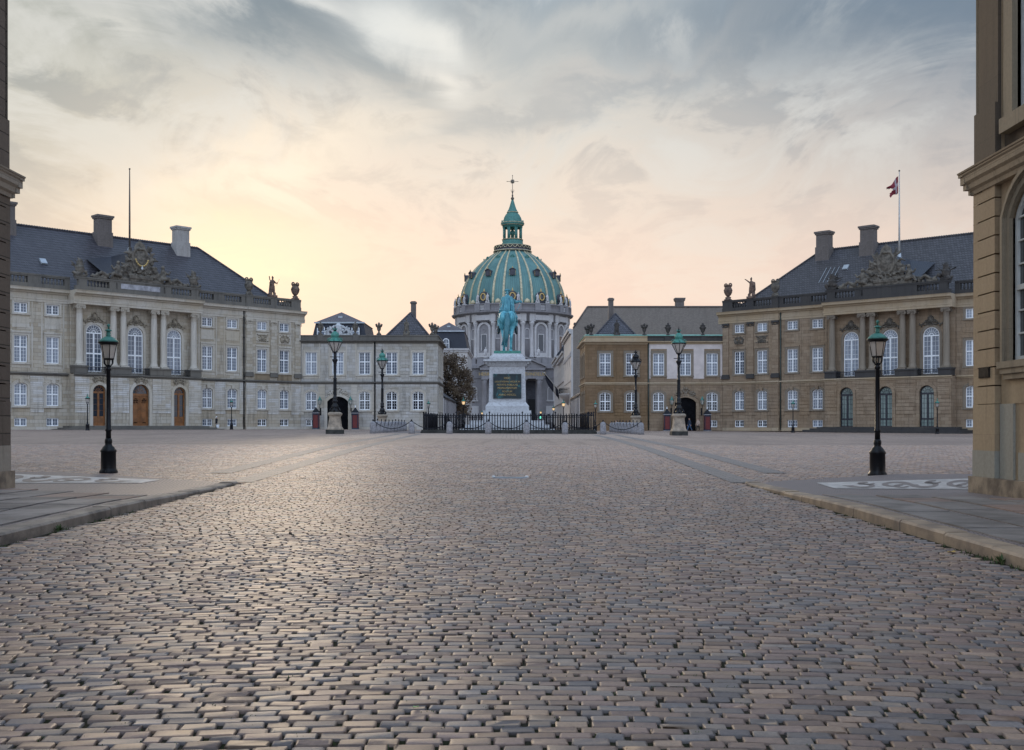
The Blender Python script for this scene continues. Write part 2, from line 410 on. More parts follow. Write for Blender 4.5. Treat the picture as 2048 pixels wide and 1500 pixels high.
MT['bronze'] = bronze(); MT['bronze_tail'] = bronze('shaded bronze tail', .5); MT['bronze_rider'] = bronze('deep blue green bronze', .68)  # copies of one bronze; the tail's shade is put into its colour
def plaque():
    m, nt, b = newmat('patinated inscription plate')
    vec = objvec(nt)
    n = nt.noise(nt.scale(vec, (1.2,1,.5)), 1.5, 7, .7, .8)
    c = nt.ramp(n, [(.3,(.006,.012,.016)),(.55,(.012,.03,.036)),(.66,(.03,.16,.17)),(.8,(.10,.34,.34))])
    nt.put(b.inputs['Base Color'], c); b.inputs['Roughness'].default_value = .4
    return m
MT['plaque'] = plaque()
MT['bronze_dark'] = plain('dark bronze boots', (.008,.03,.04), .5, var=.4, scale=3)
def domecopper():
    m, nt, b = newmat('dome copper sheet')
    vec = objvec(nt); sp = nt.node('ShaderNodeSeparateXYZ'); nt.l.new(vec, sp.inputs[0])
    ang = nt.math('ARCTAN2', sp.outputs[0], sp.outputs[1])
    seam = nt.math('ABSOLUTE', nt.math('SINE', nt.math('MULTIPLY', ang, 72.0)))
    f = nt.smooth(seam, .0, .45)
    n = nt.noise(nt.scale(vec, (1,1,.3)), .35, 7, .65)
    c = nt.mix(nt.smooth(n, .35, .7), (.11,.24,.225), (.055,.15,.15))
    c = nt.mix(nt.math('MULTIPLY', nt.math('SUBTRACT', 1.0, f), .6), c, (.025,.065,.075))
    nt.put(b.inputs['Base Color'], c); b.inputs['Roughness'].default_value = .5
    return m
MT['dome'] = domecopper()
MT['church'] = stone('grey purple church marble', (.275,.262,.27), (.23,.22,.228), (.17,.16,.17), 1.6, .8, .015, (.10,.095,.10), .5, patch=(.24,.22,.235))
MT['church_pale'] = stone('pale church marble', (.52,.5,.5), (.47,.455,.46), (.33,.31,.31), 1.6, .9, .012, (.2,.18,.17), .45, patch=(.45,.41,.36))
MT['church_dark'] = plain('dark dormers and recess shade', (.06,.06,.075), .7, var=.3, scale=1)  # dark dormer and gallery metal, also the shade colour of the portico recess

def cobble_mat():
    m, nt, b = newmat('worn cobblestone')
    vec = worldvec(nt)
    at_ = nt.node('ShaderNodeAttribute', attribute_name='Col').outputs['Color']
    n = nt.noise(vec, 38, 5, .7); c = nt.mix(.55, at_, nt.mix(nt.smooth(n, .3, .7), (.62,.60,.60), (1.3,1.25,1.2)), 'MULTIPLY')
    wet = nt.noise(nt.scale(vec, (1,.55,1)), .35, 5, .6, .5)
    c = nt.mix(nt.math('MULTIPLY', nt.smooth(wet, .55, .75), .4), c, tuple((.11,.09,.08)))
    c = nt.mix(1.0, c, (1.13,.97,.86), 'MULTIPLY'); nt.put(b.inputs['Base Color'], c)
    nt.put(b.inputs['Roughness'], nt.math('MULTIPLY_ADD', n, .28, .40)); b.inputs['Specular IOR Level'].default_value = .5
    bp = nt.node('ShaderNodeBump'); bp.inputs['Strength'].default_value = .5; bp.inputs['Distance'].default_value = .006
    nt.put(bp.inputs['Height'], nt.noise(vec, 70, 5, .7)); nt.l.new(bp.outputs[0], b.inputs['Normal'])
    return m
MT['cobble'] = cobble_mat()
def sett_sheet(name, c1, c2, cm, bw, rh, rot=0.0, streak=True, rg=.6):
    m, nt, b = newmat(name)
    vec = worldvec(nt)
    mp = nt.node('ShaderNodeMapping'); nt.l.new(vec, mp.inputs[0]); mp.inputs['Rotation'].default_value = (0,0,rot)
    wob = nt.node('ShaderNodeTexNoise'); nt.l.new(vec, wob.inputs['Vector']); wob.inputs['Scale'].default_value = .6
    av = nt.node('ShaderNodeVectorMath', operation='MULTIPLY_ADD'); nt.l.new(wob.outputs['Color'], av.inputs[0])
    av.inputs[1].default_value = (.25,.25,0); nt.l.new(mp.outputs[0], av.inputs[2])
    br = nt.node('ShaderNodeTexBrick'); nt.l.new(av.outputs[0], br.inputs['Vector'])
    for k, v in (('Scale',1.0),('Brick Width',bw),('Row Height',rh),('Mortar Size',.012),('Mortar Smooth',.3),('Bias',0.0)):
        br.inputs[k].default_value = v
    br.inputs['Color1'].default_value = (*c1,1); br.inputs['Color2'].default_value = (*c2,1); br.inputs['Mortar'].default_value = (*cm,1)
    c = br.outputs['Color']
    if streak:
        sn = nt.noise(nt.scale(vec, (1.1,.09,1)), 1.0, 6, .8)
        c = nt.mix(nt.math('MULTIPLY', nt.smooth(sn, .47, .62), .75), c, tuple(x*.4 for x in c1))
        big = nt.noise(nt.scale(vec, (.10,.05,1)), 1.0, 4, .6, .4)
        c = nt.mix(nt.math('MULTIPLY', nt.smooth(big, .46, .66), .5), c, tuple(x*.5 for x in c2))
    nt.put(b.inputs['Base Color'], c); b.inputs['Roughness'].default_value = rg; b.inputs['Specular IOR Level'].default_value = .5
    bp = nt.node('ShaderNodeBump'); bp.inputs['Strength'].default_value = .25; bp.inputs['Distance'].default_value = .01
    nt.put(bp.inputs['Height'], nt.math('SUBTRACT', 1.0, br.outputs['Fac'])); nt.l.new(bp.outputs[0], b.inputs['Normal'])
    return m
MT['square'] = sett_sheet('square setts', (.44,.315,.245), (.32,.23,.185), (.085,.063,.05), .2, .105)
MT['square_rows'] = sett_sheet('setts laid lengthwise', (.46,.335,.262), (.34,.25,.2), (.07,.055,.045), .3, .30, math.pi/2, False)
MT['small_setts'] = sett_sheet('small mosaic setts', (.27,.215,.2), (.22,.18,.175), (.09,.075,.07), .09, .09, .3, False)
MT['slab_band'] = sett_sheet('grey paving band', (.25,.215,.195), (.18,.16,.15), (.05,.045,.04), .42, .2, 0.0, False, .6)
MT['slab'] = plain('grey granite slab', (.23,.205,.19), .7, var=.4, scale=1.1, bump=.25, bscale=45, world=True)
MT['slab_pink'] = plain('pinkish granite slab', (.29,.205,.17), .7, var=.35, scale=1.1, bump=.25, bscale=45, world=True)
MT['mosaic_white'] = plain('white mosaic setts', (.52,.49,.465), .6, var=.3, scale=5, bump=.3, bscale=30, world=True)
MT['mosaic_grey'] = plain('grey mosaic setts', (.21,.175,.162), .6, var=.25, scale=9, bump=.3, bscale=30, world=True)
# ---------------------------------------------------------------- windows
def outline(w, h, rise, off=0.0, n=12, foot=0.0):
    W = w/2 + off
    if rise <= 0:
        return [(-W, -foot), (-W, h+off), (W, h+off), (W, -foot)]
    Rr = (w*w/4 + rise*rise) / (2*rise); zc = h - Rr; Ro = Rr + off
    a = math.asin(min(1, W/Ro)) if rise < w/2 - 1e-3 else math.pi/2
    pts = [(Ro*math.sin(-a + 2*a*i/n), zc + Ro*math.cos(-a + 2*a*i/n)) for i in range(n+1)]
    return [(-W, -foot)] + pts + [(W, -foot)]
def curve_z(w, h, rise, x):
    if rise <= 0: return h
    Rr = (w*w/4 + rise*rise) / (2*rise)
    return h - Rr + math.sqrt(max(0, Rr*Rr - x*x))

WIN = {}
def win_meshes(kind, w, h, rise, rows, split, frame=.11, mull=.15, munt=.026, cols=2, fmat='white', pmat='pane', sur='pale_trim', surw=.24, sill=True, fan=False):
    key = (kind, w, h, rise, fmat, pmat, sur)
    if key in WIN: return WIN[key]
    m = MB()
    m.strip(outline(w-2*frame, h-frame, max(0, rise-frame*.4) if rise < w/2-1e-3 else rise-frame, 0), outline(w, h, rise), -.05, .05)
    m.box(-w/2+frame, w/2-frame, -.05, .05, 0, frame)
    iw = w/2 - frame
    spring = h - rise if fan else None
    if split: m.box(-iw, iw, -.052, .058, split-mull*.45, split+mull*.45)
    if fan: m.box(-iw, iw, -.055, .065, spring-.12, spring+.02)
    top = (spring-.12) if fan else curve_z(w, h, rise, 0) - frame
    m.box(-mull/2, mull/2, -.048, .054, frame, top)
    edges = [frame, split, top if rise == 0 else h-rise] if split else [frame, top if rise == 0 else h-rise]
    if fan: edges = [frame, split, spring-.12]
    for sx in (-1, 1):
        a, b_ = mull/2, iw
        for k in range(1, cols):
            x = sx*(a + (b_-a)*k/cols)
            zt = (spring-.12) if fan else curve_z(w, h, rise, x) - frame*.6
            m.box(x-munt/2, x+munt/2, -.03, .035, frame, zt)
        xa, xb = sorted((sx*a, sx*b_))
        for i, nr in enumerate(rows):
            z0, z1 = edges[i], edges[i+1] if i+1 < len(edges) else top
            for k in range(1, nr + (1 if (rise > 0 and not fan and i == len(rows)-1) else 0)):
                z = z0 + (z1-z0)*k/nr
                m.box(xa, xb, -.028, .033, z-munt/2, z+munt/2)
    if fan:
        r = w/2 - frame
        for a in (22.5, 45, 67.5, 90, 112.5, 135, 157.5):
            c, s = math.cos(R(a)), math.sin(R(a)); q = munt/2
            m.prism([(.28*r*c - q*s, spring + .28*r*s + q*c), (.28*r*c + q*s, spring + .28*r*s - q*c),
                     (r*c + q*s, spring + r*s - q*c), (r*c - q*s, spring + r*s + q*c)], 'xz', -.028, .033)
        arc = lambda rr: [(rr*math.cos(R(180-15*i)), spring + rr*math.sin(R(180-15*i))) for i in range(13)]
        m.strip(arc(.58*r-munt/2), arc(.58*r+munt/2), -.026, .031)
        m.strip(arc(.22*r), arc(.30*r), -.026, .04)
    fr = m.mesh('window', MT[fmat])
    p = MB(); p.prism(outline(w-.04, h-.02, rise), 'xz', -.015, -.005)
    pn = p.mesh('pane', MT[pmat])
    sm = None
    if sur:
        s = MB()
        s.strip(outline(w+.02, h+.01, rise, 0, foot=.05), outline(w, h, rise, surw, foot=.05), -.2, .25)
        s.strip(outline(w, h, rise, surw, foot=.05), outline(w, h, rise, surw+.06, foot=.05), -.2, .29)
        if sill: s.box(-w/2-surw-.1, w/2+surw+.1, -.2, .36, -.22, -.04)
        else: s.box(-w/2-surw, w/2+surw, -.2, .25, -.2, -.05)
        sm = s.mesh('surround', MT[sur])
    WIN[key] = (fr, pn, sm)
    return WIN[key]
def put_window(parent, ms, x, y, z, rz=0):
    w = link('window', ms[0], parent, (x, y, z), rz)
    link('pane', ms[1], w)
    if ms[2]: link('surround', ms[2], w)
    return w

def wallsheet(mb, u0, u1, z0, z1, p, ops, depth=.32):
    """front sheet at y=p with openings (uc,w,zb,h,rise) and their reveals"""
    xs = sorted({u0, u1} | {v for o in ops for v in (o[0]-o[1]/2, o[0]+o[1]/2) if u0 < v < u1})
    for a, b in zip(xs, xs[1:]):
        c = (a+b)/2
        hs = sorted([(o[2], o[2]+o[3]) for o in ops if o[0]-o[1]/2 < c < o[0]+o[1]/2])
        z = z0
        for (h0, h1) in hs:
            if h0 > z: mb.quad((a,p,z),(b,p,z),(b,p,h0),(a,p,h0))
            z = h1
        if z < z1: mb.quad((a,p,z),(b,p,z),(b,p,z1),(a,p,z1))
    for (uc, w, zb, h, rise) in ops:
        pts = [(uc+x, zb+z) for x, z in outline(w, h, rise)]
        if rise > 0:
            for (ax, az), (bx, bz) in zip(pts[1:-1], pts[2:-1]):
                mb.quad((ax,p,az),(bx,p,bz),(bx,p,zb+h),(ax,p,zb+h))
        for (ax, az), (bx, bz) in zip(pts, pts[1:] + pts[:1]):
            mb.quad((ax,p,az),(bx,p,bz),(bx,p-depth,bz),(ax,p-depth,az))

def mirror(mb, s):
    if s < 0: mb.v = [(-x, y, z) for x, y, z in mb.v]
    return mb

def carve(mb, w, h, seed, y=0.0, n=26, d=.12, env=None):
    """curling rocaille: short curved tapered tubes clustered symmetrically"""
    r = random.Random(seed)
    for k in range(n):
        x = r.uniform(0, w/2); z = r.uniform(0, h)
        if env and z > env(x): continue
        a = r.uniform(0, 6.28); L = r.uniform(.12, .3)*max(w, h)*.6; c = r.uniform(-2.2, 2.2); pts = []
        px_, pz_ = x, z
        for i in range(6):
            pts.append((px_, pz_)); a += c/5; px_ += L/5*math.cos(a); pz_ += L/5*math.sin(a)
        for sg in (1, -1):
            mb.tube([(sg*q[0], y + d*.4*math.sin(i), q[1]) for i, q in enumerate(pts)], [d*.5, d*.62, d*.6, d*.5, d*.38, d*.2], 6)

PAL = {'L': dict(wall='pale_wall', trim='pale_trim', dark='pale_dark', sur='pale_trim', roof='roof_left', sculpt='sculpt'),
       'R': dict(wall='tan_wall', trim='tan_trim', dark='tan_dark', sur='tan_grey', roof='roof_right', sculpt='sculpt')}

COLM = {}
def column_mesh(mat):
    if mat in COLM: return COLM[mat]
    m = MB()
    m.box(-.5,.5,-.5,.5, 0,.14)
    m.lathe([(.5,.14),(.52,.22),(.46,.3),(.44,.34),(.46,.42),(.40,.5),(.385,.6),(.385,2.4),(.375,4),(.35,5.6),(.325,6.55),(.37,6.58),(.37,6.64),(.33,6.66)], n=20)
    m.lathe([(.33,6.66),(.44,6.82),(.42,6.86)], n=20)
    for sx in (-1, 1):
        for sy in (-1, 1):
            pts = [(sx*.36 + .17*math.cos(t)*(1-.0), sy*.42, 6.72 + .17*math.sin(t)) for t in [i*.6 for i in range(11)]]
            m.tube(pts, .05, 6)
        m.tube([(sx*.38,-.42,6.74),(sx*.38,.42,6.74)], .13, 8)
    m.box(-.52,.52,-.48,.48,6.86,7.05)
    COLM[mat] = m.mesh('column', MT[mat]); return COLM[mat]

def palace(key, s, sc, origin, rz, name, label):
    P = PAL[key]
    root = empty(name, origin, rz, label, 'palace')
    U = lambda u: u*sc
    E0 = U(48.1)
    FF = win_meshes('ff', 1.5, 3.05, 0, (4,3), 1.72, sur=P['sur'], surw=.2, munt=.024)
    GF = win_meshes('gf', 1.45, 2.6, .3, (3,3), 1.32, sur=P['sur'], surw=.24)
    MZ = win_meshes('mz', 1.5, 1.15, 0, (3,), None, sur=P['sur'], surw=.16)
    BS = win_meshes('bs', 1.42, .95, 0, (2,), None, sur=None)
    BD = win_meshes('bs', 1.42, .95, 0, (2,), None, sur=None, pmat='pane_dark')
    AR = win_meshes('ar', 2.0, 5.6, 1.0, (4,4), 2.15, sur=P['sur'], surw=.26, fan=True, sill=False, frame=.13, mull=.19)
    pav = [2.62, 6.13]; mid = [10.55, 14.15]
    bays = [(u, .15) for u in pav] + [(u, 0) for u in mid] + [(48.1-u, 0) for u in mid] + [(48.1-u, .15) for u in pav]
    W = MB()
    def ops(lo, hi):
        o = []
        for u, p in bays:
            if lo < u < hi:
                o += [(U(u),1.42,.5,.95,0),(U(u),1.45,2.8,2.6,.3),(U(u),1.5,7.65,3.05,0),(U(u),1.5,13.2,1.15,0)]
        return o
    for lo, hi, p in ((0,8.65,.15),(8.65,16.0,0),(32.1,39.45,0),(39.45,48.1,.15)):
        wallsheet(W, U(lo), U(hi), 0, 14.7, p, ops(lo, hi))
    for u in (8.65, 39.45): W.quad((U(u),0,0),(U(u),.15,0),(U(u),.15,14.7),(U(u),0,14.7))
    arch = [18.95, 24.05, 29.2]
    dw = [1.6, 2.15, 1.6]; dh = [4.75, 4.95, 4.75]
    if key == 'R': dw = [1.75]*3; dh = [4.9]*3
    wallsheet(W, U(16.0), U(32.1), 0, 6.5, 1.6, [(U(a), w, .55, h, w/2) for a, w, h in zip(arch, dw, dh)], .4)
    for u in (16.0, 32.1):
        W.quad((U(u),-.3,0),(U(u),1.6,0),(U(u),1.6,6.5),(U(u),-.3,6.5)); W.quad((U(u),-.3,6.5),(U(u),.35,6.5),(U(u),.35,14.7),(U(u),-.3,14.7))
    W.quad((U(16),.3,6.5),(U(32.1),.3,6.5),(U(32.1),1.6,6.5),(U(16),1.6,6.5))
    wallsheet(W, U(16.0), U(32.1), 6.5, 14.7, .35, [(U(a), 2.0, 6.85, 5.6, 1.0) for a in arch], .3)
    W.quad((0,.15,0),(0,-18.5,0),(0,-18.5,16),(0,.15,16)); W.quad((E0,.15,0),(E0,-18.5,0),(E0,-18.5,16),(E0,.15,16))
    W.quad((0,-18.5,0),(E0,-18.5,0),(E0,-18.5,16),(0,-18.5,16))
    mirror(W, s).build('wall', MT[P['wall']], root)
    # plain frames and sunk panels between the windows, rusticated ground floor bands
    for u, p in bays:
        x = U(u); bl = [('apron_panel', x-1.0, x+1.0, .04, 7.05, 7.4), ('lintel_panel', x-.9, x+.9, .05, 5.78, 5.98), ('keystone', x-.2, x+.2, .3, 5.35, 5.779)]
        if p == 0: bl += [('frame_strip', x-1.32, x-1.17, .045, 7.0, 14.55), ('frame_strip', x+1.17, x+1.32, .045, 7.0, 14.55), ('frieze_panel', x-.95, x+.95, .05, 11.55, 12.75), ('hood_ledge', x-1.05, x+1.05, .14, 10.98, 11.16)]
        else: bl += [('frieze_panel', x-.95, x+.95, .06, 11.5, 12.85), ('hood_ledge', x-1.05, x+1.05, .16, 11.0, 11.2)]
        if p > 0: bl[0] = ('apron_panel', x-1.18, x+1.18, .04, 6.63, 7.41)
        for nm, xa, xb, e, za, zb in bl: T = MB(); T.box(xa, xb, p-.05, p+e, za, zb); mirror(T, s).build(nm, MT['pale_stain' if key == 'L' and p > 0 and nm == 'apron_panel' else P['trim'] if key == 'L' else P['wall']], root)
    rus = [(0.05,1.6),(3.5,5.25),(7.0,8.6)]
    rb = [(a, b, .15) for a, b in rus] + [(48.1-b, 48.1-a, .15) for a, b in rus] + [(11.6,13.1,0),(35.0,36.5,0),(8.7,9.5,0),(38.6,39.4,0)]
    for a, b, p in rb:
        T = MB()
        for k in range(9):
            z = 2.05 + k*.46; T.box(U(a), U(b), p-.05, p+.07, z+.025, z+.44)
        mirror(T, s).build('rusticated_band', MT['pale_rust' if key == 'L' else P['wall']], root)
    gaps = []; e = 16.0
    for a, w in zip(arch, dw): gaps.append((e, a-w/2/sc-.42)); e = a+w/2/sc+.42
    gaps.append((e, 32.1))
    for a, b in gaps:
        T = MB()
        for k in range(9):
            z = 2.05 + k*.46; T.box(U(a), U(b), 1.55, 1.67, z+.025, z+.44)
        mirror(T, s).build('rusticated_band', MT['pale_rust' if key == 'L' else P['wall']], root)
    for a, w, h in zip(arch, dw, dh):
        m = outline(w, h, w/2); o = outline(w, h, w/2, .36)
        T = MB(); T.strip([(U(a)+x, .55+z) for x, z in m], [(U(a)+x, .55+z) for x, z in o], 1.2, 1.72)
        mirror(T, s).build('door_surround', MT[P['trim'] if key == 'L' else P['wall']], root)
    for a in ((0,U(8.65),.1,.24),(U(39.45),E0,.1,.24),(U(8.65)+.1,U(16)-.01,-.05,.1),(U(32.1)+.01,U(39.45)-.1,-.05,.1)):
        T = MB(); T.box(*a, 0, .42); mirror(T, s).build('plinth', MT[P['trim']], root)
    # entablature
    Ent = MB()
    def prof(p, back): return [(p+back,14.55),(p+.10,14.55),(p+.10,14.82),(p+.15,14.84),(p+.15,15.05),(p+.06,15.07),(p+.06,15.5),(p+.24,15.53),(p+.3,15.66),(p+.62,15.76),(p+.66,15.98),(p+.74,16.1),(p+back,16.1)]
    for a, b, p, bk in ((-.62/sc,8.65,.15,-.5),(8.65,15.85,0,-.4),(15.85,32.25,1.6,-1.5),(32.25,39.45,0,-.4),(39.45,48.1+.62/sc,.15,-.5)):
        Ent.prism(prof(p, bk), 'yz', U(a), U(b))
    mirror(Ent, s).build('entablature', MT[P['trim']], root)
    St = MB()
    for a, b, p in ((-.12,8.65,.15),(8.65,15.9,0),(15.9,32.2,1.6),(32.2,39.45,0),(39.45,48.22,.15)):
        St.prism([(p-.1,6.22),(p+.06,6.22),(p+.10,6.36),(p+.26,6.42),(p+.26,6.56),(p-.1,6.62)] if p < 1 else
                 [(p-.1,6.22),(p+.06,6.22),(p+.10,6.36),(p+.26,6.42),(p+.26,6.56),(p-.1,6.60)], 'yz', U(a), U(b))
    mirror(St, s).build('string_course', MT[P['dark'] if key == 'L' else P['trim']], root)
    # pilasters on the end pavilions
    pm = MB()
    pm.box(-.46,.46,0,.10,.55,7.0)
    for k in range(13): pm.box(-.44,.44,.02,.13,.75+k*.475,.75+k*.475+.455)
    pme = pm.mesh('pilaster', MT[P['wall']])
    pb = MB(); pb.box(-.6,.6,0,.24,0,.42); pb.box(-.54,.54,0,.2,.42,.6); pbm = pb.mesh('pilaster_base', MT[P['dark']])
    pc = MB(); pc.box(-.52,.52,0,.2,7.3,7.55); pc.box(-.46,.46,0,.16,7.0,7.06)
    for sx in (-1, 1): pc.tube([(sx*.42 + .13*math.cos(i*.7), .14, 7.17 + .13*math.sin(i*.7)) for i in range(9)], .045, 6)
    carve(pc, .7, .3, 5, .13, 8, .07); pc.v = [(x, y, z+(7.0 if z < 1 else 0)) for x, y, z in pc.v]
    pcm = pc.mesh('pilaster_capital', MT[P['dark'] if key == 'R' else P['trim']])
    for u in (.52, 4.38, 8.15, 48.1-.52, 48.1-4.38, 48.1-8.15):
        q = link('pilaster', pme, root, (s*U(u), .15, 7.0)); link('pilaster_base', pbm, q); link('pilaster_capital', pcm, q)
    # portico columns on pedestals
    cm = column_mesh(P['trim'] if key == 'L' else 'tan_grey')
    for u in (16.75, 20.85, 22.1, 26.0, 27.25, 31.35): link('column', cm, root, (s*U(u), 1.12, 7.5))
    for a, b in ((16.0,17.5),(20.1,22.85),(25.25,28.0),(30.6,32.1)):
        Pd = MB(); Pd.box(U(a), U(b), .36, 1.72, 6.61, 7.30); Pd.box(U(a)-.08, U(b)+.08, .36, 1.82, 7.30, 7.495)
        mirror(Pd, s).build('column_pedestal', MT[P['dark']], root)
    for a, b in ((17.6,20.0),(22.95,25.15),(28.1,30.5)):
        rl = MB(); x0, x1 = U(a), U(b)
        rl.box(x0, x1, 1.48, 1.56, 7.32, 7.40); rl.box(x0, x1, 1.49, 1.55, 6.64, 6.69); rl.box(x0, x1, 1.5, 1.54, 7.08, 7.11)
        n = int((x1-x0)/.13)
        for k in range(n+1): rl.tube([(x0+(x1-x0)*k/n, 1.52, 6.66), (x0+(x1-x0)*k/n, 1.52, 7.34)], .017, 5)
        for k in range(5): rl.tube([(x0+(x1-x0)*(k+.5)/5 + .13*math.cos(t*.7), 1.52, 6.87+.15*math.sin(t*.7)) for t in range(10)], .018, 5)
        mirror(rl, s).build('balcony_railing', MT['iron'], root)
    for u, p in bays:
        x = s*U(u); y = p-.2
        put_window(root, FF, x, y, 7.65); put_window(root, GF, x, y, 2.8); put_window(root, MZ, x, y, 13.2)
        put_window(root, BD if p > 0 and u < 20 else BS, x, y, .5)
    for a in arch: put_window(root, AR, s*U(a), .12, 6.85)
    for a in arch:                                   # carved cresting over the arched windows
        cv = MB(); carve(cv, 2.5, .9, 11, .42, 34, .13, lambda x: .95-.35*x); cv.lathe([(.02,.0),(.3,.25),(.3,.6),(.05,.85)], (0,.42,.1), 10, 1, .5)
        cv.v = [(x, y, z - .42*x*x*.55) for x, y, z in cv.v]
        cv.build('carved_crest', MT['sculpt_pale' if key == 'L' else 'sculpt'], root, (s*U(a), 0, 12.72))
    for k, u in enumerate((pav[0], pav[1], 48.1-pav[0], 48.1-pav[1])):
        cv = MB(); carve(cv, 1.45, 1.0, 30+k, .2, 40, .12); cv.v = [(x, y, min(max(z, .0), 1.05)) for x, y, z in cv.v]
        cv.build('carved_relief', MT['sculpt_pale' if key == 'L' else 'sculpt'], root, (s*U(u), 0.02, 11.66))
    if key == 'L':
        for a in arch:
            cv = MB(); carve(cv, 1.5, .75, 41, 1.72, 30, .13, lambda x: .85-.5*x); cv.build('carved_keystone', MT['sculpt_pale'], root, (s*U(a), 0, 5.62))
    # doors
    for i, (a, w, h) in enumerate(zip(arch, dw, dh)):
        d = MB(); fm = 'oak' if key == 'L' else 'door_black'; y0, y1 = 1.24, 1.34
        sp = h - w/2
        d.strip([(x, z) for x, z in outline(w-.24, h-.12, w/2-.12)], [(x, z) for x, z in outline(w, h, w/2)], y0, y1)
        if key == 'L' and i == 1:
            tz = sp - .15
            d.box(-w/2, w/2, y0, y1+.04, tz-.16, tz+.12); d.box(-w/2+.1, w/2-.1, y0, y1-.04, 0, tz-.1)
            d.box(-.05, .05, y0, y1+.02, 0, tz)
            for sx in (-1, 1):
                for (za, zb) in ((.12, .7), (.85, tz-.35)):
                    c = sx*w/4; pw = w/2-.32
                    d.strip([(c-pw/2+.06, za+.06),(c-pw/2+.06, zb-.06),(c+pw/2-.06, zb-.06),(c+pw/2-.06, za+.06),(c-pw/2+.06, za+.06)],
                            [(c-pw/2, za),(c-pw/2, zb),(c+pw/2, zb),(c+pw/2, za),(c-pw/2, za)], y0, y1+.01)
        else:
            tz = sp - .05
            d.box(-w/2, w/2, y0, y1+.03, tz-.12, tz+.1)
            d.box(-.06, .06, y0, y1+.02, 0, tz); lowz = 1.1 if key == 'L' else 1.05
            d.box(-w/2+.1, w/2-.1, y0, y1-.02, 0 if key == 'L' else .85, lowz)
            if key == 'R': d.box(-w/2+.1, w/2-.1, y0, y1-.02, 0, .12)
            for sx in (-1, 1):
                d.box(sx*.06, sx*.12, y0, y1, lowz, tz); d.box(sx*(w/2-.18), sx*(w/2-.1), y0, y1, lowz, tz)
                if key == 'R':
                    d.box(sx*w/4-.015, sx*w/4+.015, y0+.02, y1-.03, .1, tz)
                    for k in range(1, 5): d.box(sx*.08, sx*(w/2-.1), y0+.02, y1-.03, lowz+(tz-lowz)*k/5-.015, lowz+(tz-lowz)*k/5+.015)
                    d.box(sx*.08, sx*(w/2-.1), y0+.02, y1-.03, .46, .49)
                else:
                    for k in range(1, 4): d.box(sx*.1, sx*(w/2-.1), y0+.03, y1-.04, lowz+(tz-lowz)*k/4-.012, lowz+(tz-lowz)*k/4+.012)
        r = w/2-.12
        for an in (30, 60, 90, 120, 150):
            c_, s_ = math.cos(R(an)), math.sin(R(an)); q = .016
            d.prism([(.2*r*c_-q*s_, sp+.2*r*s_+q*c_),(.2*r*c_+q*s_, sp+.2*r*s_-q*c_),(r*c_+q*s_, sp+r*s_-q*c_),(r*c_-q*s_, sp+r*s_+q*c_)], 'xz', y0+.02, y1-.03)
        arc = lambda rr: [(rr*math.cos(R(180-15*j)), sp+rr*math.sin(R(180-15*j))) for j in range(13)]
        d.strip(arc(.52*r-.02), arc(.52*r+.02), y0+.02, y1-.03)
        dd = d.build('door', MT[fm], root, (s*U(a), 0, .55))
        g_ = MB(); g_.prism(outline(w-.1, h-.06, w/2-.06), 'xz', 1.27, 1.28)
        if key == 'R' or i != 1: g_.build('door_glass', MT['pane_dark' if key == 'L' else 'pane_green'], dd)
        else:
            g_ = MB(); g_.prism([(-w/2+.05, sp-.1)] + outline(w-.1, h-.06, w/2-.06)[1:-1] + [(w/2-.05, sp-.1)], 'xz', 1.27, 1.28)
            g_.build('fanlight', MT['pane_dark'], dd)
        if key == 'L' and i == 1:
            for sx in (-1, 1):
                c2 = MB(); carve(c2, .55, .5, 61, 1.36, 16, .05); c2.build('carving', MT['gate_void'], dd, (sx*w/4, 0, tz-1.0))
                c3 = MB(); carve(c3, .4, .25, 62, 1.36, 10, .045); c3.build('carving', MT['gate_void'], dd, (sx*w/4, 0, .28))
    sp_ = MB()
    for k in range(3):
        e = 2.0-k*.65
        sp_.box(U(16)-e, U(32.1)+e, .0, 1.72+e, .18*k-.4 if k == 0 else .18*k, .18*(k+1)-.004)
    mirror(sp_, s).build('front_steps', MT['pale_dark' if key == 'L' else 'tan_dark'], root)
    # balustrade
    runs = ((0,8.65,.2,[.55,4.35,8.1]),(8.65,16.1,.05,[12.3]),(16.1,32.0,1.65,[16.9,20.6,27.5,31.2]),(32.0,39.45,.05,[35.8]),(39.45,48.1,.2,[40,43.75,47.55]))
    prf = [(.06,0),(.11,.14),(.105,.28),(.05,.48),(.05,.56),(.09,.66),(.07,.7)]
    for a, b, p, dies in runs:
        B = MB(); x0, x1 = U(a), U(b)
        B.box(x0, x1, p-.5, p+.1, 16.1, 16.62); B.box(x0, x1, p-.46, p+.06, 17.36, 17.7); B.box(x0, x1, p-.52, p+.12, 17.52, 17.62)
        sol = [(U(d)-.5, U(d)+.5) for d in dies]
        if p > 1: sol.append((U(20.9), U(27.2)))
        if p < .1: sol += [(x0, x0+.6), (x1-.6, x1)]
        if p < 1: sol += [(U(dies[0])+.45, U(dies[0])+1.0)]
        for c0, c1 in sol: B.box(max(c0, x0), min(c1, x1), p-.47, p+.05, 16.62, 17.36)
        n = int((x1-x0)/.40)
        for k in range(n):
            x = x0 + (k+.5)*.40
            if any(c0-.1 < x < c1+.1 for c0, c1 in sol): continue
            B.lathe([(r*1.25, z*1.06) for r, z in prf], (x, p-.2, 16.62), 7, caps=False)
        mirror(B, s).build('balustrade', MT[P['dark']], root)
    for xx in (0.0, E0-.4): B = MB(); B.box(xx, xx+.4, -10, -.3, 16.1, 17.7); mirror(B, s).build('balustrade', MT[P['dark']], root)
    if key == 'L':
        q = MB(); q.box(U(21.6), U(26.6), 1.70, 1.735, 16.7, 17.3); mirror(q, s).build('tablet', MT['tablet'], root)
    # roof
    Rf = MB()
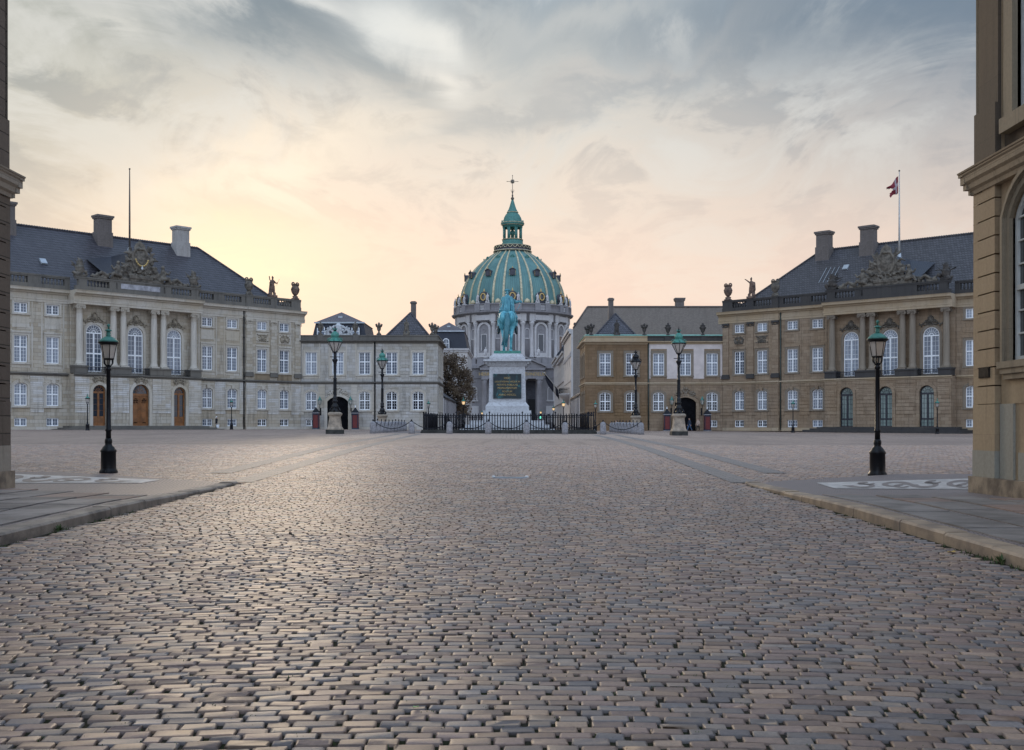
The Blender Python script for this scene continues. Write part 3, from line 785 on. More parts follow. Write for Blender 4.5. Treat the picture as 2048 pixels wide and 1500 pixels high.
    x0, x1, ya, yb, ze, zr = .9, E0-.9, -.6, -18.3, 16.15, 24.65
    r0, r1 = (U(10), -9.45), (U(38.1), -9.45)
    Rf.add([(x0,ya,ze),(x1,ya,ze),(x1,yb,ze),(x0,yb,ze),(r0[0],r0[1],zr),(r1[0],r1[1],zr)], [(0,1,5,4),(1,2,5),(2,3,4,5),(3,0,4),(0,3,2,1)])
    rf = mirror(Rf, s).build('roof', MT[P['roof']], root)
    rd = MB(); n = 90
    for k in range(n):
        xa = r0[0] + (r1[0]-r0[0])*k/n; xb = xa + (r1[0]-r0[0])/n
        rd.tube([(xa,-9.45,zr+.02),(xb-.04,-9.45,zr+.05)], [.13,.16], 7)
    for (ra, cx, cy) in ((r0, x0, ya), (r1, x1, ya), (r0, x0, yb), (r1, x1, yb)):
        for k in range(36):
            t0, t1 = k/36, (k+1)/36-.004
            rd.tube([(cx+(ra[0]-cx)*t0, cy+(ra[1]-cy)*t0, ze+(zr-ze)*t0+.02), (cx+(ra[0]-cx)*t1, cy+(ra[1]-cy)*t1, ze+(zr-ze)*t1+.05)], [.16,.13], 6)
    mirror(rd, s).build('ridge_tiles', MT[P['roof']], rf)
    chs = [(23.9, 'chimney'), (13.1, 'chimney_white'), (35.9, 'chimney')] if key == 'L' else [(10.9, 'chimney'), (17.3, 'chimney'), (38.0, 'chimney')]
    for u, mt in chs:
        c = MB(); c.box(-1,1,-.75,.75,21.6,24.9); c.box(-.9,.9,-.65,.65,24.9,26.55); c.box(-1.02,1.02,-.77,.77,26.55,26.75); c.box(-1.12,1.12,-.87,.87,26.75,27.0)
        c.box(-.7,.7,-.5,.5,27.0,27.08)
        c.build('chimney', MT[mt], rf, (s*U(u), -8.5, 0))
    slope = (zr-ze)/(ya-r0[1]); sl = math.atan2(zr-ze, r0[1]*-1+ya)
    for u, t in (((33.2,.42),(19.0,.44)) if key == 'L' else ((15.2,.62),)):
        h = MB(); h.box(-.36,.36,-.45,.45,-.05,.16)
        h.M = None
        o = h.build('roof_hatch', MT['zinc'], rf, (s*U(u), ya-(ya-r0[1])*t, ze+(zr-ze)*t+.06))
        o.rotation_euler = (-math.atan2(zr-ze, ya-r0[1]), 0, 0)
    if key == 'R':
        for k in range(4):
            h = MB(); h.box(-.025,.025,-1.6,1.6,0,.05)
            o = h.build('roof_bar', MT['zinc'], rf, (s*U(12.3+k*.62), ya-(ya-r0[1])*.52, ze+(zr-ze)*.52+.05))
            o.rotation_euler = (-math.atan2(zr-ze, ya-r0[1]), 0, 0)
    # downpipe
    dp = MB(); dp.tube([(U(8.9),.14,.1),(U(8.9),.14,15.6)], .085, 8)
    for z in (1.5, 4, 6.9, 9.5, 12, 14.6): dp.lathe([(.12,0),(.12,.12)], (U(8.9),.14,z), 8)
    mirror(dp, s).build('downpipe', MT['black' if key == 'L' else 'pipe_green'], root)
    # small roofed niche behind the cartouche
    d = MB(); d.add([(U(20.6),1.2,17.7),(U(27.5),1.2,17.7),(U(27.5),-5.4,20.9),(U(20.6),-5.4,20.9),(U(24.05),1.2,21.6),(U(24.05),-5.9,21.6)],
                    [(0,1,4),(1,2,5,4),(0,4,5,3),(2,3,5),(0,3,2,1)])
    mirror(d, s).build('dormer_roof', MT['slate'], rf)
    return root, U

# ---------------------------------------------------------------- sculpture on the roofs
def urn_mesh(kind, mat):
    m = MB()
    m.box(-.36,.36,-.36,.36,0,.16)
    if kind == 'vase':
        m.lathe([(.3,.16),(.32,.24),(.16,.36),(.14,.46),(.3,.62),(.44,.95),(.5,1.3),(.44,1.5),(.3,1.62),(.28,1.7),(.4,1.8),(.42,1.86)], n=16)
        for sx in (-1, 1):
            m.tube([(sx*(.30+.2*math.sin(t)), 0, 1.62+.22*(1-math.cos(t))*1.0) for t in [i*.5 for i in range(11)]], .085, 8)
            m.tube([(sx*(.26+.14*math.cos(t)), 0, .28+.13*math.sin(t)) for t in [i*.7 for i in range(9)]], .06, 6)
        for k in range(12):
            a = k*math.pi/6; m.tube([(.3*math.cos(a),.3*math.sin(a),.66),(.45*math.cos(a),.45*math.sin(a),.98),(.5*math.cos(a),.5*math.sin(a),1.3)], .05, 5)
    elif kind == 'crown':
        m.lathe([(.3,.16),(.3,.24),(.15,.4),(.14,.55),(.26,.72),(.34,1.0),(.3,1.15),(.5,1.3),(.55,1.42),(.4,1.48),(.2,1.55)], n=14)
        for k in range(8):
            a = k*math.pi/4
            m.tube([(.35*math.cos(a),.35*math.sin(a),1.42),(.56*math.cos(a),.56*math.sin(a),1.62),(.46*math.cos(a),.46*math.sin(a),1.8)], [.1,.09,.05], 6)
        m.lathe([(.12,1.5),(.22,1.75),(.1,1.98),(.02,2.05)], n=8)
    else:
        m.lathe([(.28,.16),(.3,.24),(.14,.38),(.13,.5),(.3,.72),(.46,1.15),(.5,1.45),(.36,1.55),(.36,1.62),(.5,1.7),(.3,1.8),(.16,1.95),(.2,2.05),(.05,2.2)], n=14)
        for k in range(6):
            a = k*math.pi/3; m.ball((.47*math.cos(a),.47*math.sin(a),1.35),(.12,.12,.17),7,5)
    return fuse(m, 'urn', MT[mat], .045, 1)
UR = {}
def urn(kind, mat, x, y, z, rz, sc, label, name='stone_urn', group='stone urns on the parapets'):
    k = (kind, mat)
    if k not in UR: UR[k] = urn_mesh(kind, mat)
    o = link(name, UR[k], None, (x, y, z), rz); o.scale = (sc,)*3
    return tag(o, label, 'urn', group)

def figure_mesh(name, mat, pose='spear', vox=.04):
    m = MB(); m.box(-.42,.42,-.35,.35,-.25,0)
    m.chain([(-.13,.02,.08,.09),(-.14,.0,.5,.1),(-.12,.0,.95,.14)]); m.chain([(.14,.06,.08,.09),(.15,.08,.5,.1),(.11,.02,.95,.14)])
    m.chain([(-.13,-.02,.05,.07),(-.16,.14,.04,.05)]); m.chain([(.14,.02,.05,.07),(.2,.2,.04,.05)])
    m.chain([(0,0,.95,.2),(0,.02,1.2,.17),(0,.02,1.45,.21),(0,0,1.58,.14)]); m.cap((0,0,1.6),.07,(0,.02,1.75),.06)
    m.ball((0,.03,1.85),(.11,.13,.14)); m.cap((0,-.02,1.95),.1,(0,-.05,2.05),.04)
    m.chain([(-.2,0,1.5,.09),(-.36,.02,1.25,.07),(-.22,.18,1.08,.055)])
    if pose == 'spear':
        m.chain([(.2,0,1.5,.09),(.38,.05,1.3,.07),(.52,.12,1.36,.05)]); m.tube([(.42,.12,1.05),(.78,.14,1.8)], .03, 6)
        m.cap((-.3,-.05,1.6),.06,(-.38,-.05,1.98),.06)
    elif pose == 'point':
        m.chain([(.2,0,1.5,.09),(.48,.02,1.72,.07),(.74,.05,1.9,.05)]); m.cap((-.3,-.05,1.4),.15,(-.26,-.1,.7),.2)
        m.ball((-.12,-.1,1.2),(.3,.22,.4))
    else:
        m.chain([(.2,0,1.5,.09),(.34,.05,1.25,.07),(.2,.2,1.15,.055)])
    for k in range(7):                                     # drapery
        a = -2.6+k*.75; m.cap((.2*math.sin(a),-.12+.08*math.cos(a),1.35),.08,(.28*math.sin(a),-.16+.14*math.cos(a),.35),.09)
    m.ball((.3,-.1,.18),(.18,.16,.2)); m.ball((-.38,-.02,.14),(.14,.14,.16))
    if pose == 'spear': mirror(m, -1)
    return fuse(m, name, MT[mat], vox, 2)

def trophy_mesh(name, mat, seed):
    m = MB(); r = random.Random(seed)
    m.box(-.5,.5,-.4,.4,0,.2); m.lathe([(.28,.2),(.42,.6),(.46,.95),(.3,1.15),(.34,1.3)], n=12)
    m.ball((0,.05,1.5),(.28,.3,.32)); m.cap((0,-.1,1.75),.12,(.05,-.3,1.9),.07)
    for k in range(16):
        a = r.uniform(-1.3,1.3); L = r.uniform(.6,1.15); x = r.uniform(-.3,.3)
        m.cap((x,-.15,.7+r.uniform(0,.5)),.06,(x+L*math.sin(a),-.2+r.uniform(-.2,.2),.9+L*math.cos(a)*.9),.045)
    for k in range(10): m.ball((r.uniform(-.7,.7), r.uniform(-.2,.3), r.uniform(.15,.6)), r.uniform(.12,.24), 7, 5)
    return fuse(m, name, MT[mat], .05, 1)

def cartouche(key, s, root, U, label):
    """big carved coat of arms with crown and reclining figures, standing on the portico parapet"""
    m = MB(); r = random.Random(3 if key == 'L' else 4)
    m.prism([(-2.6,0),(-2.3,.9),(-1.9,1.5),(-1.35,2.6),(-1.0,3.6),(1.0,3.6),(1.35,2.6),(1.9,1.5),(2.3,.9),(2.6,0)], 'xz', -.5, .1)
    m.ball((0,.12,2.75),(.82,.3,1.15),16,12)                                             # shield
    m.tube([(1.0*math.sin(t), .18, 2.75+1.35*math.cos(t)) for t in [i*.35 for i in range(19)]], .17, 8)
    for k in range(9):                                                                    # crown
        a = (k-4)/4*1.0; m.cap((.62*math.sin(a*1.5),.1,4.0),.14,(.45*math.sin(a*1.5),.1,4.6+.12*math.cos(a*3)),.14)
    m.lathe([(.62,3.85),(.68,3.98),(.6,4.1)], (0,.05,0), 14, 1, .6); m.ball((0,.05,4.85),.2,8,6)
    m.box(-2.9,2.9,-.55,.35,0,.35); m.box(-1.5,1.5,-.3,.45,.35,.75)
    for sg in (-1, 1):
        for k in range(30):                                                               # banners, cannon, leaves
            z = r.uniform(.4,3.9); x = sg*(2.35-.36*z+r.uniform(-.35,.2)); L = r.uniform(.35,.95); a = r.uniform(.3,1.5); c = r.uniform(-1,1)
            m.tube([(x,.1,z),(x+sg*L*.5*math.sin(a),.16+.1*c,z+L*.5*math.cos(a)),(x+sg*L*math.sin(a+c*.5),.1,z+L*math.cos(a+c*.5))],[.17,.16,.08],7)
        m.chain([(sg*2.6,.25,.5,.32),(sg*2.95,.3,1.0,.34),(sg*2.9,.3,1.55,.3),(sg*2.85,.32,1.75,.14)]); m.ball((sg*2.85,.34,2.02),(.22,.24,.27))   # seated figure
        m.chain([(sg*2.7,.5,.55,.24),(sg*3.5,.55,.75,.19),(sg*3.8,.55,.25,.13)]); m.chain([(sg*3.05,.4,1.45,.16),(sg*3.5,.5,1.25,.12),(sg*3.75,.5,1.6,.1)])
        for k in range(16):
            x = sg*r.uniform(3.0,6.2); m.cap((x,.1,.1),.2,(x+r.uniform(-.3,.3),.1,r.uniform(.15,.85-.09*abs(abs(x)-3))),.13)
        m.tube([(sg*(3.6+.75*math.cos(t)*(.6+.1*t)), .12, .38+.3*math.sin(t)) for t in [i*.5 for i in range(9)]], .12, 6)
        m.tube([(sg*3.9,.15,.3),(sg*4.8,.2,.75),(sg*5.5,.15,.3),(sg*6.2,.15,.2)],[.2,.22,.16,.1],7)
    for k in range(26): m.ball((r.uniform(-1.7,1.7),r.uniform(.15,.35),r.uniform(.5,1.5)), r.uniform(.1,.22), 6, 5)
    me = fuse(m, 'coat_of_arms', MT['sculpt'], .055, 1)
    M4 = root.matrix_basis if False else Matrix.Translation(root.location) @ Matrix.Rotation(root.rotation_euler.z, 4, 'Z')
    loc = M4 @ Vector((s*U(24.05), 1.3, 17.7))
    o = link('coat_of_arms', me, None, loc, root.rotation_euler.z)
    tag(o, label, 'coat of arms', 'carved coats of arms on the palace parapets')
    if key == 'L':
        c = MB(); n = 17
        for k in range(n):
            t = -1.25 + 2.5*k/(n-1); x = .78*math.sin(t)*1.05; z = 2.95 - 1.05*math.cos(t)*1.0 + .0
            c.ball((x,.62,z),(.09,.07,.09) if k % 2 else (.12,.08,.12),7,5)
        c.build('gold_chain', MT['gold'], o)
        p = MB(); p.ball((0,.66,1.62),(.15,.07,.17)); p.box(-.05,.05,.62,.7,1.72,1.95); p.build('pendant', MT['silver_crest'], o)
    return o
def wpos(root, x, y, z): return Matrix.Translation(root.location) @ Matrix.Rotation(root.rotation_euler.z, 4, 'Z') @ Vector((x, y, z))

PL, UL = palace('L', 1, 1.0, (-28.9, 150, 1.08), math.atan2(-.7219, -.6920), 'palace', 'pale sandstone palace with black tiled roof, brown oak doors and two white chimneys'.replace('two white chimneys', 'a whitewashed chimney'))
PR, URr = palace('R', -1, .975, (28.8, 150, .95), math.atan2(.6660, -.7459), 'palace', 'tan brown sandstone palace with black glazed doors and blackened balustrade, right of the square')
cartouche('L', 1, PL, UL, 'carved crowned coat of arms hung with a gold chain above the oak doors')
cartouche('R', -1, PR, URr, 'carved coat of arms without gold above the black glazed doors of the tan palace')
for root, s, U, side, mt, wm in ((PL, 1, UL, 'pale', 'sculpt_warm', 'spear'), (PR, -1, URr, 'tan', 'sculpt_warm', 'point')):
    rz = root.rotation_euler.z
    p = wpos(root, s*U(.75), -.05, 17.7); urn('vase', mt, *p, rz, 1.12, f'two handled stone urn on the inner corner of the {side} palace balustrade', group='two handled urns on the palace corners')
    p = wpos(root, s*U(8.0), -.1, 17.7); urn('vase', 'sculpt', *p, rz, 1.1, f'two handled stone urn against the roof slope of the {side} palace, beyond its statue', group='two handled urns on the palace corners')
    fm = figure_mesh('warrior_statue', mt, wm)
    o = link('warrior_statue', fm, None, wpos(root, s*U(4.35), -.1, 18.0), rz + (math.pi*0)); o.scale = (1.25,1.25,1.25) if s > 0 else (-1.25,1.25,1.25)
    if s < 0: o.scale = (1.25,)*3
    tag(o, 'stone warrior holding a spear on the pale palace balustrade' if s > 0 else 'stone figure with outstretched arm on the tan palace balustrade', 'statue', 'warrior statues on the palace balustrades')
    for u, w in ((16.9, 'nearer the small houses'), (31.4, 'nearer the street corner')):
        tm = trophy_mesh('trophy', 'sculpt' if s > 0 else 'sculpt_dark', int(u*10)+s)
        o = link('trophy_sculpture', tm, None, wpos(root, s*U(u), 1.3, 17.7), rz); o.scale = (1.15,)*3
        tag(o, f'carved trophy of arms on the {side} palace portico corner {w}', 'sculpture', 'carved trophies on the portico corners')
# ---------------------------------------------------------------- low wings and corner pavilions beside the palaces
def gatewing(key, s, x0):
    P = PAL[key]; z0 = 1.08 if key == 'L' else .95
    side = 'grey limestone' if key == 'L' else 'tan stone'
    wallm = 'grey_wall' if key == 'L' else 'tan_wall'
    pavm = 'grey_wall' if key == 'L' else 'brown_wall'
    root = empty('gate_wing', (x0, 150, z0), math.pi, 'low grey limestone wing with arched gateway and dark parapet joined to the pale palace' if key == 'L'
                 else 'low tan wing with white rendered upper wall above its arched gateway', 'wing')
    sur = P['sur'] if key == 'R' else 'pale_trim'
    X = lambda v: s*v
    FF = win_meshes('ff', 1.55, 3.05, 0, (4,3), 1.72, sur=sur, surw=.26, munt=.024)
    GF = win_meshes('gf', 1.5, 2.55, .3, (3,3), 1.3, sur=sur, surw=.24)
    GD = win_meshes('gf', 1.5, 2.55, .3, (3,3), 1.3, sur=sur, surw=.24, pmat='pane_dark')
    BS = win_meshes('bs', 1.42, .95, 0, (2,), None, sur=None, pmat='pane_dark')
    bays = [1.5, 5.15, 8.8]
    L = 10.35
    lo = MB(); up = MB()
    gw, gh = 2.85, 4.55
    wallsheet(lo, 0, L, 0, 6.3, 0, [(1.5,1.5,2.7,2.55,.3),(8.8,1.5,2.7,2.55,.3),(5.15,gw,0,gh,.7)] + ([(1.5,1.42,.5,.95,0)]), .35)
    wallsheet(up, 0, L, 6.3, 12.2, 0, [(v,1.55,7.55,3.05,0) for v in bays], .32)
    lo.quad((0,0,0),(0,-9,0),(0,-9,12),(0,0,12)); lo.quad((0,-9,0),(L,-9,0),(L,-9,12),(0,-9,12)); lo.quad((L,0,0),(L,-9,0),(L,-9,12),(L,0,12))
    mirror(lo, s).build('wall', MT[wallm], root); mirror(up, s).build('upper_wall', MT[wallm], root)
    bm = MT[P['trim'] if key == 'L' else 'tan_wall']
    for a, b in ((.1,.5),(2.5,3.4),(6.95,7.8),(9.8,10.3)):
        T = MB()
        for k in range(9):
            z = 2.05+k*.46; T.box(a, b, -.05, .06, z+.025, z+.44)
        mirror(T, s).build('rusticated_band', bm, root)
    for v in bays:
        T = MB(); T.box(v-1.0, v+1.0, -.05, .05, 6.98, 7.3)
        if key == 'L': T.box(v-1.25, v-1.1, -.05, .05, 7.0, 12.0); T.box(v+1.1, v+1.25, -.05, .05, 7.0, 12.0)
        mirror(T, s).build('window_panel', bm, root)
    T = MB(); m = outline(gw, gh, .7); o = outline(gw, gh, .7, .42)
    T.strip([(5.15+x, z) for x, z in m], [(5.15+x, z) for x, z in o], -.3, .14)
    mirror(T, s).build('gate_surround', bm, root)
    for a, b in ((0,3.3),(7.0,L)): T = MB(); T.box(a, b, -.05, .12, 0, .4); mirror(T, s).build('plinth', bm, root)
    if key == 'R':
        Wp = MB()
        for a, b in ((.12,.42),(2.6,4.05),(6.25,7.7),(9.9,10.2)): Wp.box(a, b, -.05, .045, 7.1, 11.15)
        Wp.box(.12, 10.2, -.05, .045, 11.15, 11.9)
        mirror(Wp, s).build('white_panel', MT['white_render'], root)
    S = MB()
    S.prism([(-.1,6.22),(.06,6.22),(.1,6.36),(.24,6.42),(.24,6.56),(-.1,6.62)], 'yz', 0, L)
    S.prism([(-.3,11.75),(.1,11.8),(.14,11.95),(.42,12.05),(.46,12.2),(-.3,12.22)], 'yz', 0, L)
    mirror(S, s).build('string_course', MT['pale_dark' if key == 'L' else 'tan_trim'], root)
    Pp = MB(); Pp.box(0, L, -.45, .05, 12.22, 12.75); Pp.box(0, L, -.5, .12, 12.75, 12.92)
    for v in (2.7, 7.6): Pp.box(v-.4, v+.4, -.5, .14, 12.2, 12.98)
    mirror(Pp, s).build('parapet', MT['pale_dark' if key == 'L' else 'tan_dark'], root)
    if key == 'R':
        c = MB(); c.prism([(-.5,12.93),(.2,12.93),(.24,13.0),(-.5,13.16)], 'yz', 0, L); mirror(c, s).build('copper_capping', MT['copper_strip'], root)
    rb = MB(); rb.add([(X(0),-.5,12.3),(X(L),-.5,12.3),(X(L),-8.9,12.3),(X(0),-8.9,12.3),(X(0),-4.7,12.85),(X(L),-4.7,12.85)], [(0,1,5,4),(1,2,5),(2,3,4,5),(3,0,4),(0,3,2,1)])
    rb.build('roof', MT['slate'], root)
    gt = MB(); gt.prism(outline(gw, gh, .7), 'xz', -.34, -.28)
    for k in range(9): gt.box(-1.35+k*.3, -1.13+k*.3, -.28, -.25, .1, 3.7)
    gt.box(-1.42,1.42,-.28,-.23,2.2,2.4); gt.box(-1.42,1.42,-.28,-.23,.25,.45)
    gt.build('gate', MT['gate_void'], root, (X(5.15), 0, 0))
    for i, v in enumerate(bays): put_window(root, FF, X(v), -.2, 7.55)
    put_window(root, GF if key == 'L' else GD, X(1.5), -.2, 2.7); put_window(root, GD, X(8.8), -.2, 2.7); put_window(root, BS, X(1.5), -.2, .5)
    cv = MB(); carve(cv, 2.6, .8, 77, .1, 34, .12, lambda x: .9-.35*x); cv.v = [(x, y, z-.12*x*x) for x, y, z in cv.v]
    cv.build('carved_crest', MT[P['trim'] if key == 'L' else 'tan_grey'], root, (X(5.15), 0, 4.85))
    dp = MB(); dp.tube([(X(10.2),.14,.1),(X(10.2),.14,12.0)], .085, 8); dp.build('downpipe', MT['black' if key == 'L' else 'pipe_green'], root)
    # pavilion
    pv = empty('corner_pavilion', (x0, 150, z0), math.pi, 'grey limestone corner pavilion with hipped slate roof, left of the street' if key == 'L'
               else 'brown stone corner pavilion with copper edged hipped roof, right of the street', 'pavilion')
    A, Bv, D = 10.35, 18.75, 12.0
    GP = GD
    bs = [12.5, 16.1]
    w = MB()
    wallsheet(w, A, Bv, 0, 12.2, .12, [(v,1.5,2.7,2.55,.3) for v in bs] + [(v,1.55,7.55,3.05,0) for v in bs])
    side = MB()
    sb = [2.6, 6.0, 9.4]
    wallsheet(side, 0, D, 0, 12.2, 0, [(v,1.5,2.7,2.55,.3) for v in sb] + [(v,1.55,7.55,3.05,0) for v in sb])
    w.v += []; o = len(w.v)
    w.v += [(Bv + y, .12 - x, z) for x, y, z in side.v]; w.f += [tuple(i+o for i in f) for f in side.f]; w.s += side.s
    w.quad((A,-D,0),(Bv,-D,0),(Bv,-D,12.2),(A,-D,12.2)); w.quad((A,.12,0),(A,-D,0),(A,-D,12.2),(A,.12,12.2))
    mirror(w, s).build('wall', MT[pavm], pv)
    bm = MT['grey_wall' if key == 'L' else 'brown_wall']
    for a, b in ((10.45,11.2),(13.75,14.85),(17.4,18.7)):
        T = MB()
        for k in range(9):
            z = 2.05+k*.46; T.box(a, b, .05, .18, z+.025, z+.44)
        if key == 'L':
            mirror(T, s).build('rusticated_band', bm, pv); T = MB()
            for k in range(10):
                z = 7.05+k*.47; T.box(a+.05, b-.05, .05, .165, z+.02, z+.45)
        mirror(T, s).build('rusticated_band', bm, pv)
    for v in bs:
        T = MB(); T.box(v-1.0, v+1.0, .05, .17, 6.98, 7.3); T.box(v-.95, v+.95, .05, .18, 10.95, 11.1); T.box(v-.9, v+.9, .05, .18, 5.7, 5.9); mirror(T, s).build('window_panel', bm, pv)
    for a, b in ((.05,1.3),(3.9,4.8),(7.3,8.2),(10.7,11.9)):
        T = MB()
        for k in range(9):
            z = 2.05+k*.46; T.box(Bv-.05, Bv+.06, .12-b, .12-a, z+.025, z+.44)
        mirror(T, s).build('rusticated_band', bm, pv); T = MB(); T.box(Bv-.05, Bv+.05, .12-b, .12-a, 7.0, 11.7); mirror(T, s).build('rusticated_band', bm, pv)
    T = MB(); T.box(A, Bv+.12, .05, .24, 0, .4); mirror(T, s).build('plinth', bm, pv)
    def around(mb, pts):
        mb.prism([(y+.12, z) for y, z in pts], 'yz', A, Bv)
        n = len(pts); mb.prism([(Bv+y, z) for y, z in pts], 'xz', -D, .12)
        q = [(y, z) for y, z in pts if y > 0]
        mb.add([(Bv, .12, pts[0][1])] + [(Bv, .12+y, z) for y, z in q] + [(Bv+y, .12, z) for y, z in q] + [(Bv+y, .12+y, z) for y, z in q] + [(Bv, .12, pts[-1][1])],
               [t for i in range(len(q)-1) for t in ((1+i, 2+i, 2+i+2*len(q), 1+i+2*len(q)), (1+i+len(q), 1+i+2*len(q), 2+i+2*len(q), 2+i+len(q)))])
    S = MB()
    around(S, [(-.1,6.22),(.06,6.22),(.1,6.36),(.24,6.42),(.24,6.56),(-.1,6.62)])
    around(S, [(-.3,11.72),(.1,11.76),(.14,11.93),(.5,12.05),(.54,12.2),(-.3,12.22)])
    mirror(S, s).build('string_course', MT['pale_dark' if key == 'L' else 'tan_trim'], pv)
    Pp = MB(); Pp.box(A, Bv+.04, -.35, .16, 12.22, 12.75); Pp.box(A, Bv+.12, -.4, .24, 12.75, 12.92)
    Pp.box(Bv-.45, Bv+.04, -D, -.35, 12.22, 12.75); Pp.box(Bv-.5, Bv+.12, -D, -.4, 12.75, 12.92)
    mirror(Pp, s).build('parapet', MT['pale_dark' if key == 'L' else 'tan_trim'], pv)
    if key == 'R':
        c = MB(); c.prism([(-.5,12.93),(.3,12.93),(.34,13.0),(-.5,13.16)], 'yz', A, Bv+.1); c.prism([(Bv-.5,12.93),(Bv+.2,12.93),(Bv+.24,13.0),(Bv-.5,13.14)], 'xz', -D, -.5)
        mirror(c, s).build('copper_capping', MT['copper_strip'], pv)
    ce = 14.55 if key == 'L' else 14.2
    r = MB(); xa, xb = A+1.0, Bv-1.0; zt = 16.5
    r.add([(xa,-1.0,12.6),(xb,-1.0,12.6),(xb,-10.5,12.6),(xa,-10.5,12.6),(ce+.1,-5.5,zt),(ce-.1,-6.0,zt)], [(0,1,4),(1,2,5,4),(2,3,5),(3,0,4,5),(0,3,2,1)])
    rr = mirror(r, s).build('roof', MT['roof_snow'], pv)
    rd = MB()
    for cx, cy in ((xa,-1.0),(xb,-1.0)):
        for k in range(14):
            t0, t1 = k/14, (k+.96)/14
            rd.tube([(cx+(ce-cx)*t0, cy+(-5.6-cy)*t0, 12.62+(zt-12.6)*t0),(cx+(ce-cx)*t1, cy+(-5.6-cy)*t1, 12.66+(zt-12.6)*t1)], [.15,.12], 6)
    mirror(rd, s).build('ridge_tiles', MT['roof_snow'], rr)
    c = MB(); c.box(-.35,.35,-.35,.35,14.5,17.9); c.box(-.45,.45,-.45,.45,17.9,18.15); c.box(-.3,.3,-.3,.3,18.15,18.25)
    c.build('chimney', MT['chimney'], rr, (s*(ce + (.35 if key == 'L' else .55)), -6.4, 0 if key == 'L' else .6))
    for v in bs: put_window(pv, FF, X(v), -.08, 7.55); put_window(pv, GP, X(v), -.08, 2.7)
    for v in sb:
        put_window(pv, FF, s*(Bv-.2), .12-v, 7.55, -s*math.pi/2); put_window(pv, GP, s*(Bv-.2), .12-v, 2.7, -s*math.pi/2)
    return root, pv
WL, VL = gatewing('L', -1, -28.9)
WR, VR = gatewing('R', 1, 28.8)
for key, s, root, side, mt in (('L', -1, WL, 'grey', 'sculpt'), ('R', 1, WR, 'brown', 'sculpt_dark')):
    for v, y, k, w in ((2.75,-.2,'pod','nearer the palace'), (7.5,-.2,'pod','nearer the corner pavilion')):
        urn(k, mt, *wpos(root, s*v, y, 12.95), math.pi, .82, f'lidded stone urn on the {"dark" if key == "L" else "copper capped"} gate wing parapet, {w}', group='lidded urns on the gate wings')
    for v, y, w in ((10.75,0,'where it meets the gate wing'), (18.0,0,'at its street corner'), (18.3,-2.6,'set back along its street side')):
        urn('crown', mt, *wpos(root, s*v, y-.05, 12.95), math.pi, .85, f'spiky crown topped urn on the {side} corner pavilion, {w}', group='crowned urns on the corner pavilions')
    fm = figure_mesh('parapet_statue', 'sculpt' if key == 'L' else 'sculpt_dark', 'stand')
    o = link('parapet_statue', fm, None, wpos(root, s*14.5, -.05, 13.15), math.pi)
    tag(o, f'stone figure standing before the hipped roof of the {side} corner pavilion', 'statue', 'statues on the corner pavilions')
m = MB(); carve(m, 3.4, 1.7, 91, 0, 60, .2, lambda x: 1.75-.7*x); m.lathe([(.1,0),(.5,.4),(.5,1.0),(.15,1.5)], (0,0,.1), 12, 1, .5); m.box(-1.6,1.6,-.2,.2,-.03,.14)
o = m.build('gate_crest', MT['silver_crest'], None, wpos(WL, -5.2, -.15, 12.98), math.pi)
tag(o, 'pale silvery crest above the gateway of the grey limestone wing', 'crest')

# wall lanterns and sentry boxes beside the gateways
def wall_lantern():
    r = empty('wall_lantern')
    a = MB(); a.tube([(0,0,-.9),(0,.25,-.8),(0,.55,-.45),(0,.6,-.05)], [.05,.045,.04,.035], 6); a.box(-.12,.12,-.02,.05,-1.5,-.5)
    a.tube([(.0,.1+.2*math.sin(t),-.9+.2*math.cos(t)) for t in [i*.6 for i in range(9)]], .03, 5); a.build('bracket', MT['black'], r)
    b = MB(); b.lathe([(.14,0),(.27,.55)], (0,.6,0), 6, smooth=False, caps=False); b.build('lantern_glass', MT['lampglass'], r)
    c = MB(); c.lathe([(.3,.55),(.27,.62),(.16,.78),(.1,.86),(.1,.95),(.02,1.1)], (0,.6,0), 8); c.lathe([(.05,-.05),(.16,0)], (0,.6,0), 6)
    for k in range(6): a_ = k*math.pi/3; c.tube([(.145*math.cos(a_),.6+.145*math.sin(a_),0),(.275*math.cos(a_),.6+.275*math.sin(a_),.56)], .018, 4)
    c.build('lantern_cap', MT['copper_dark'], r); return r
def sentry_box():
    r = empty('sentry_box')
    b = MB(); b.box(-.42,.42,-.4,.36,.08,2.15); b.build('body', MT['red_box'], r)
    k = MB()
    for sx in (-1, 1): k.box(sx*.42, sx*.335, .33, .43, .08, 2.16); k.box(sx*.43, sx*.41, -.42, .43, .08, .3)
    k.box(-.34,.34,.35,.41,1.98,2.16); k.box(-.34,.34,.35,.41,.08,.22); k.build('trim', MT['cloth_navy'], r)
    bs = MB(); bs.box(-.5,.5,-.46,.48,0,.08); bs.box(-.5,.5,-.48,.5,2.16,2.27); bs.build('base', MT['granite'], r)
    rf = MB(); rf.frustum((-.5,.5,-.48,.5,2.271),(-.04,.04,-.03,.05,2.95)); rf.build('roof', MT['iron'], r)
    f = MB(); f.lathe([(.03,2.93),(.09,3.03),(.06,3.12),(.02,3.3)], n=8); f.build('finial', MT['white'], r); return r
wl = wall_lantern(); sb_ = sentry_box(); first = True
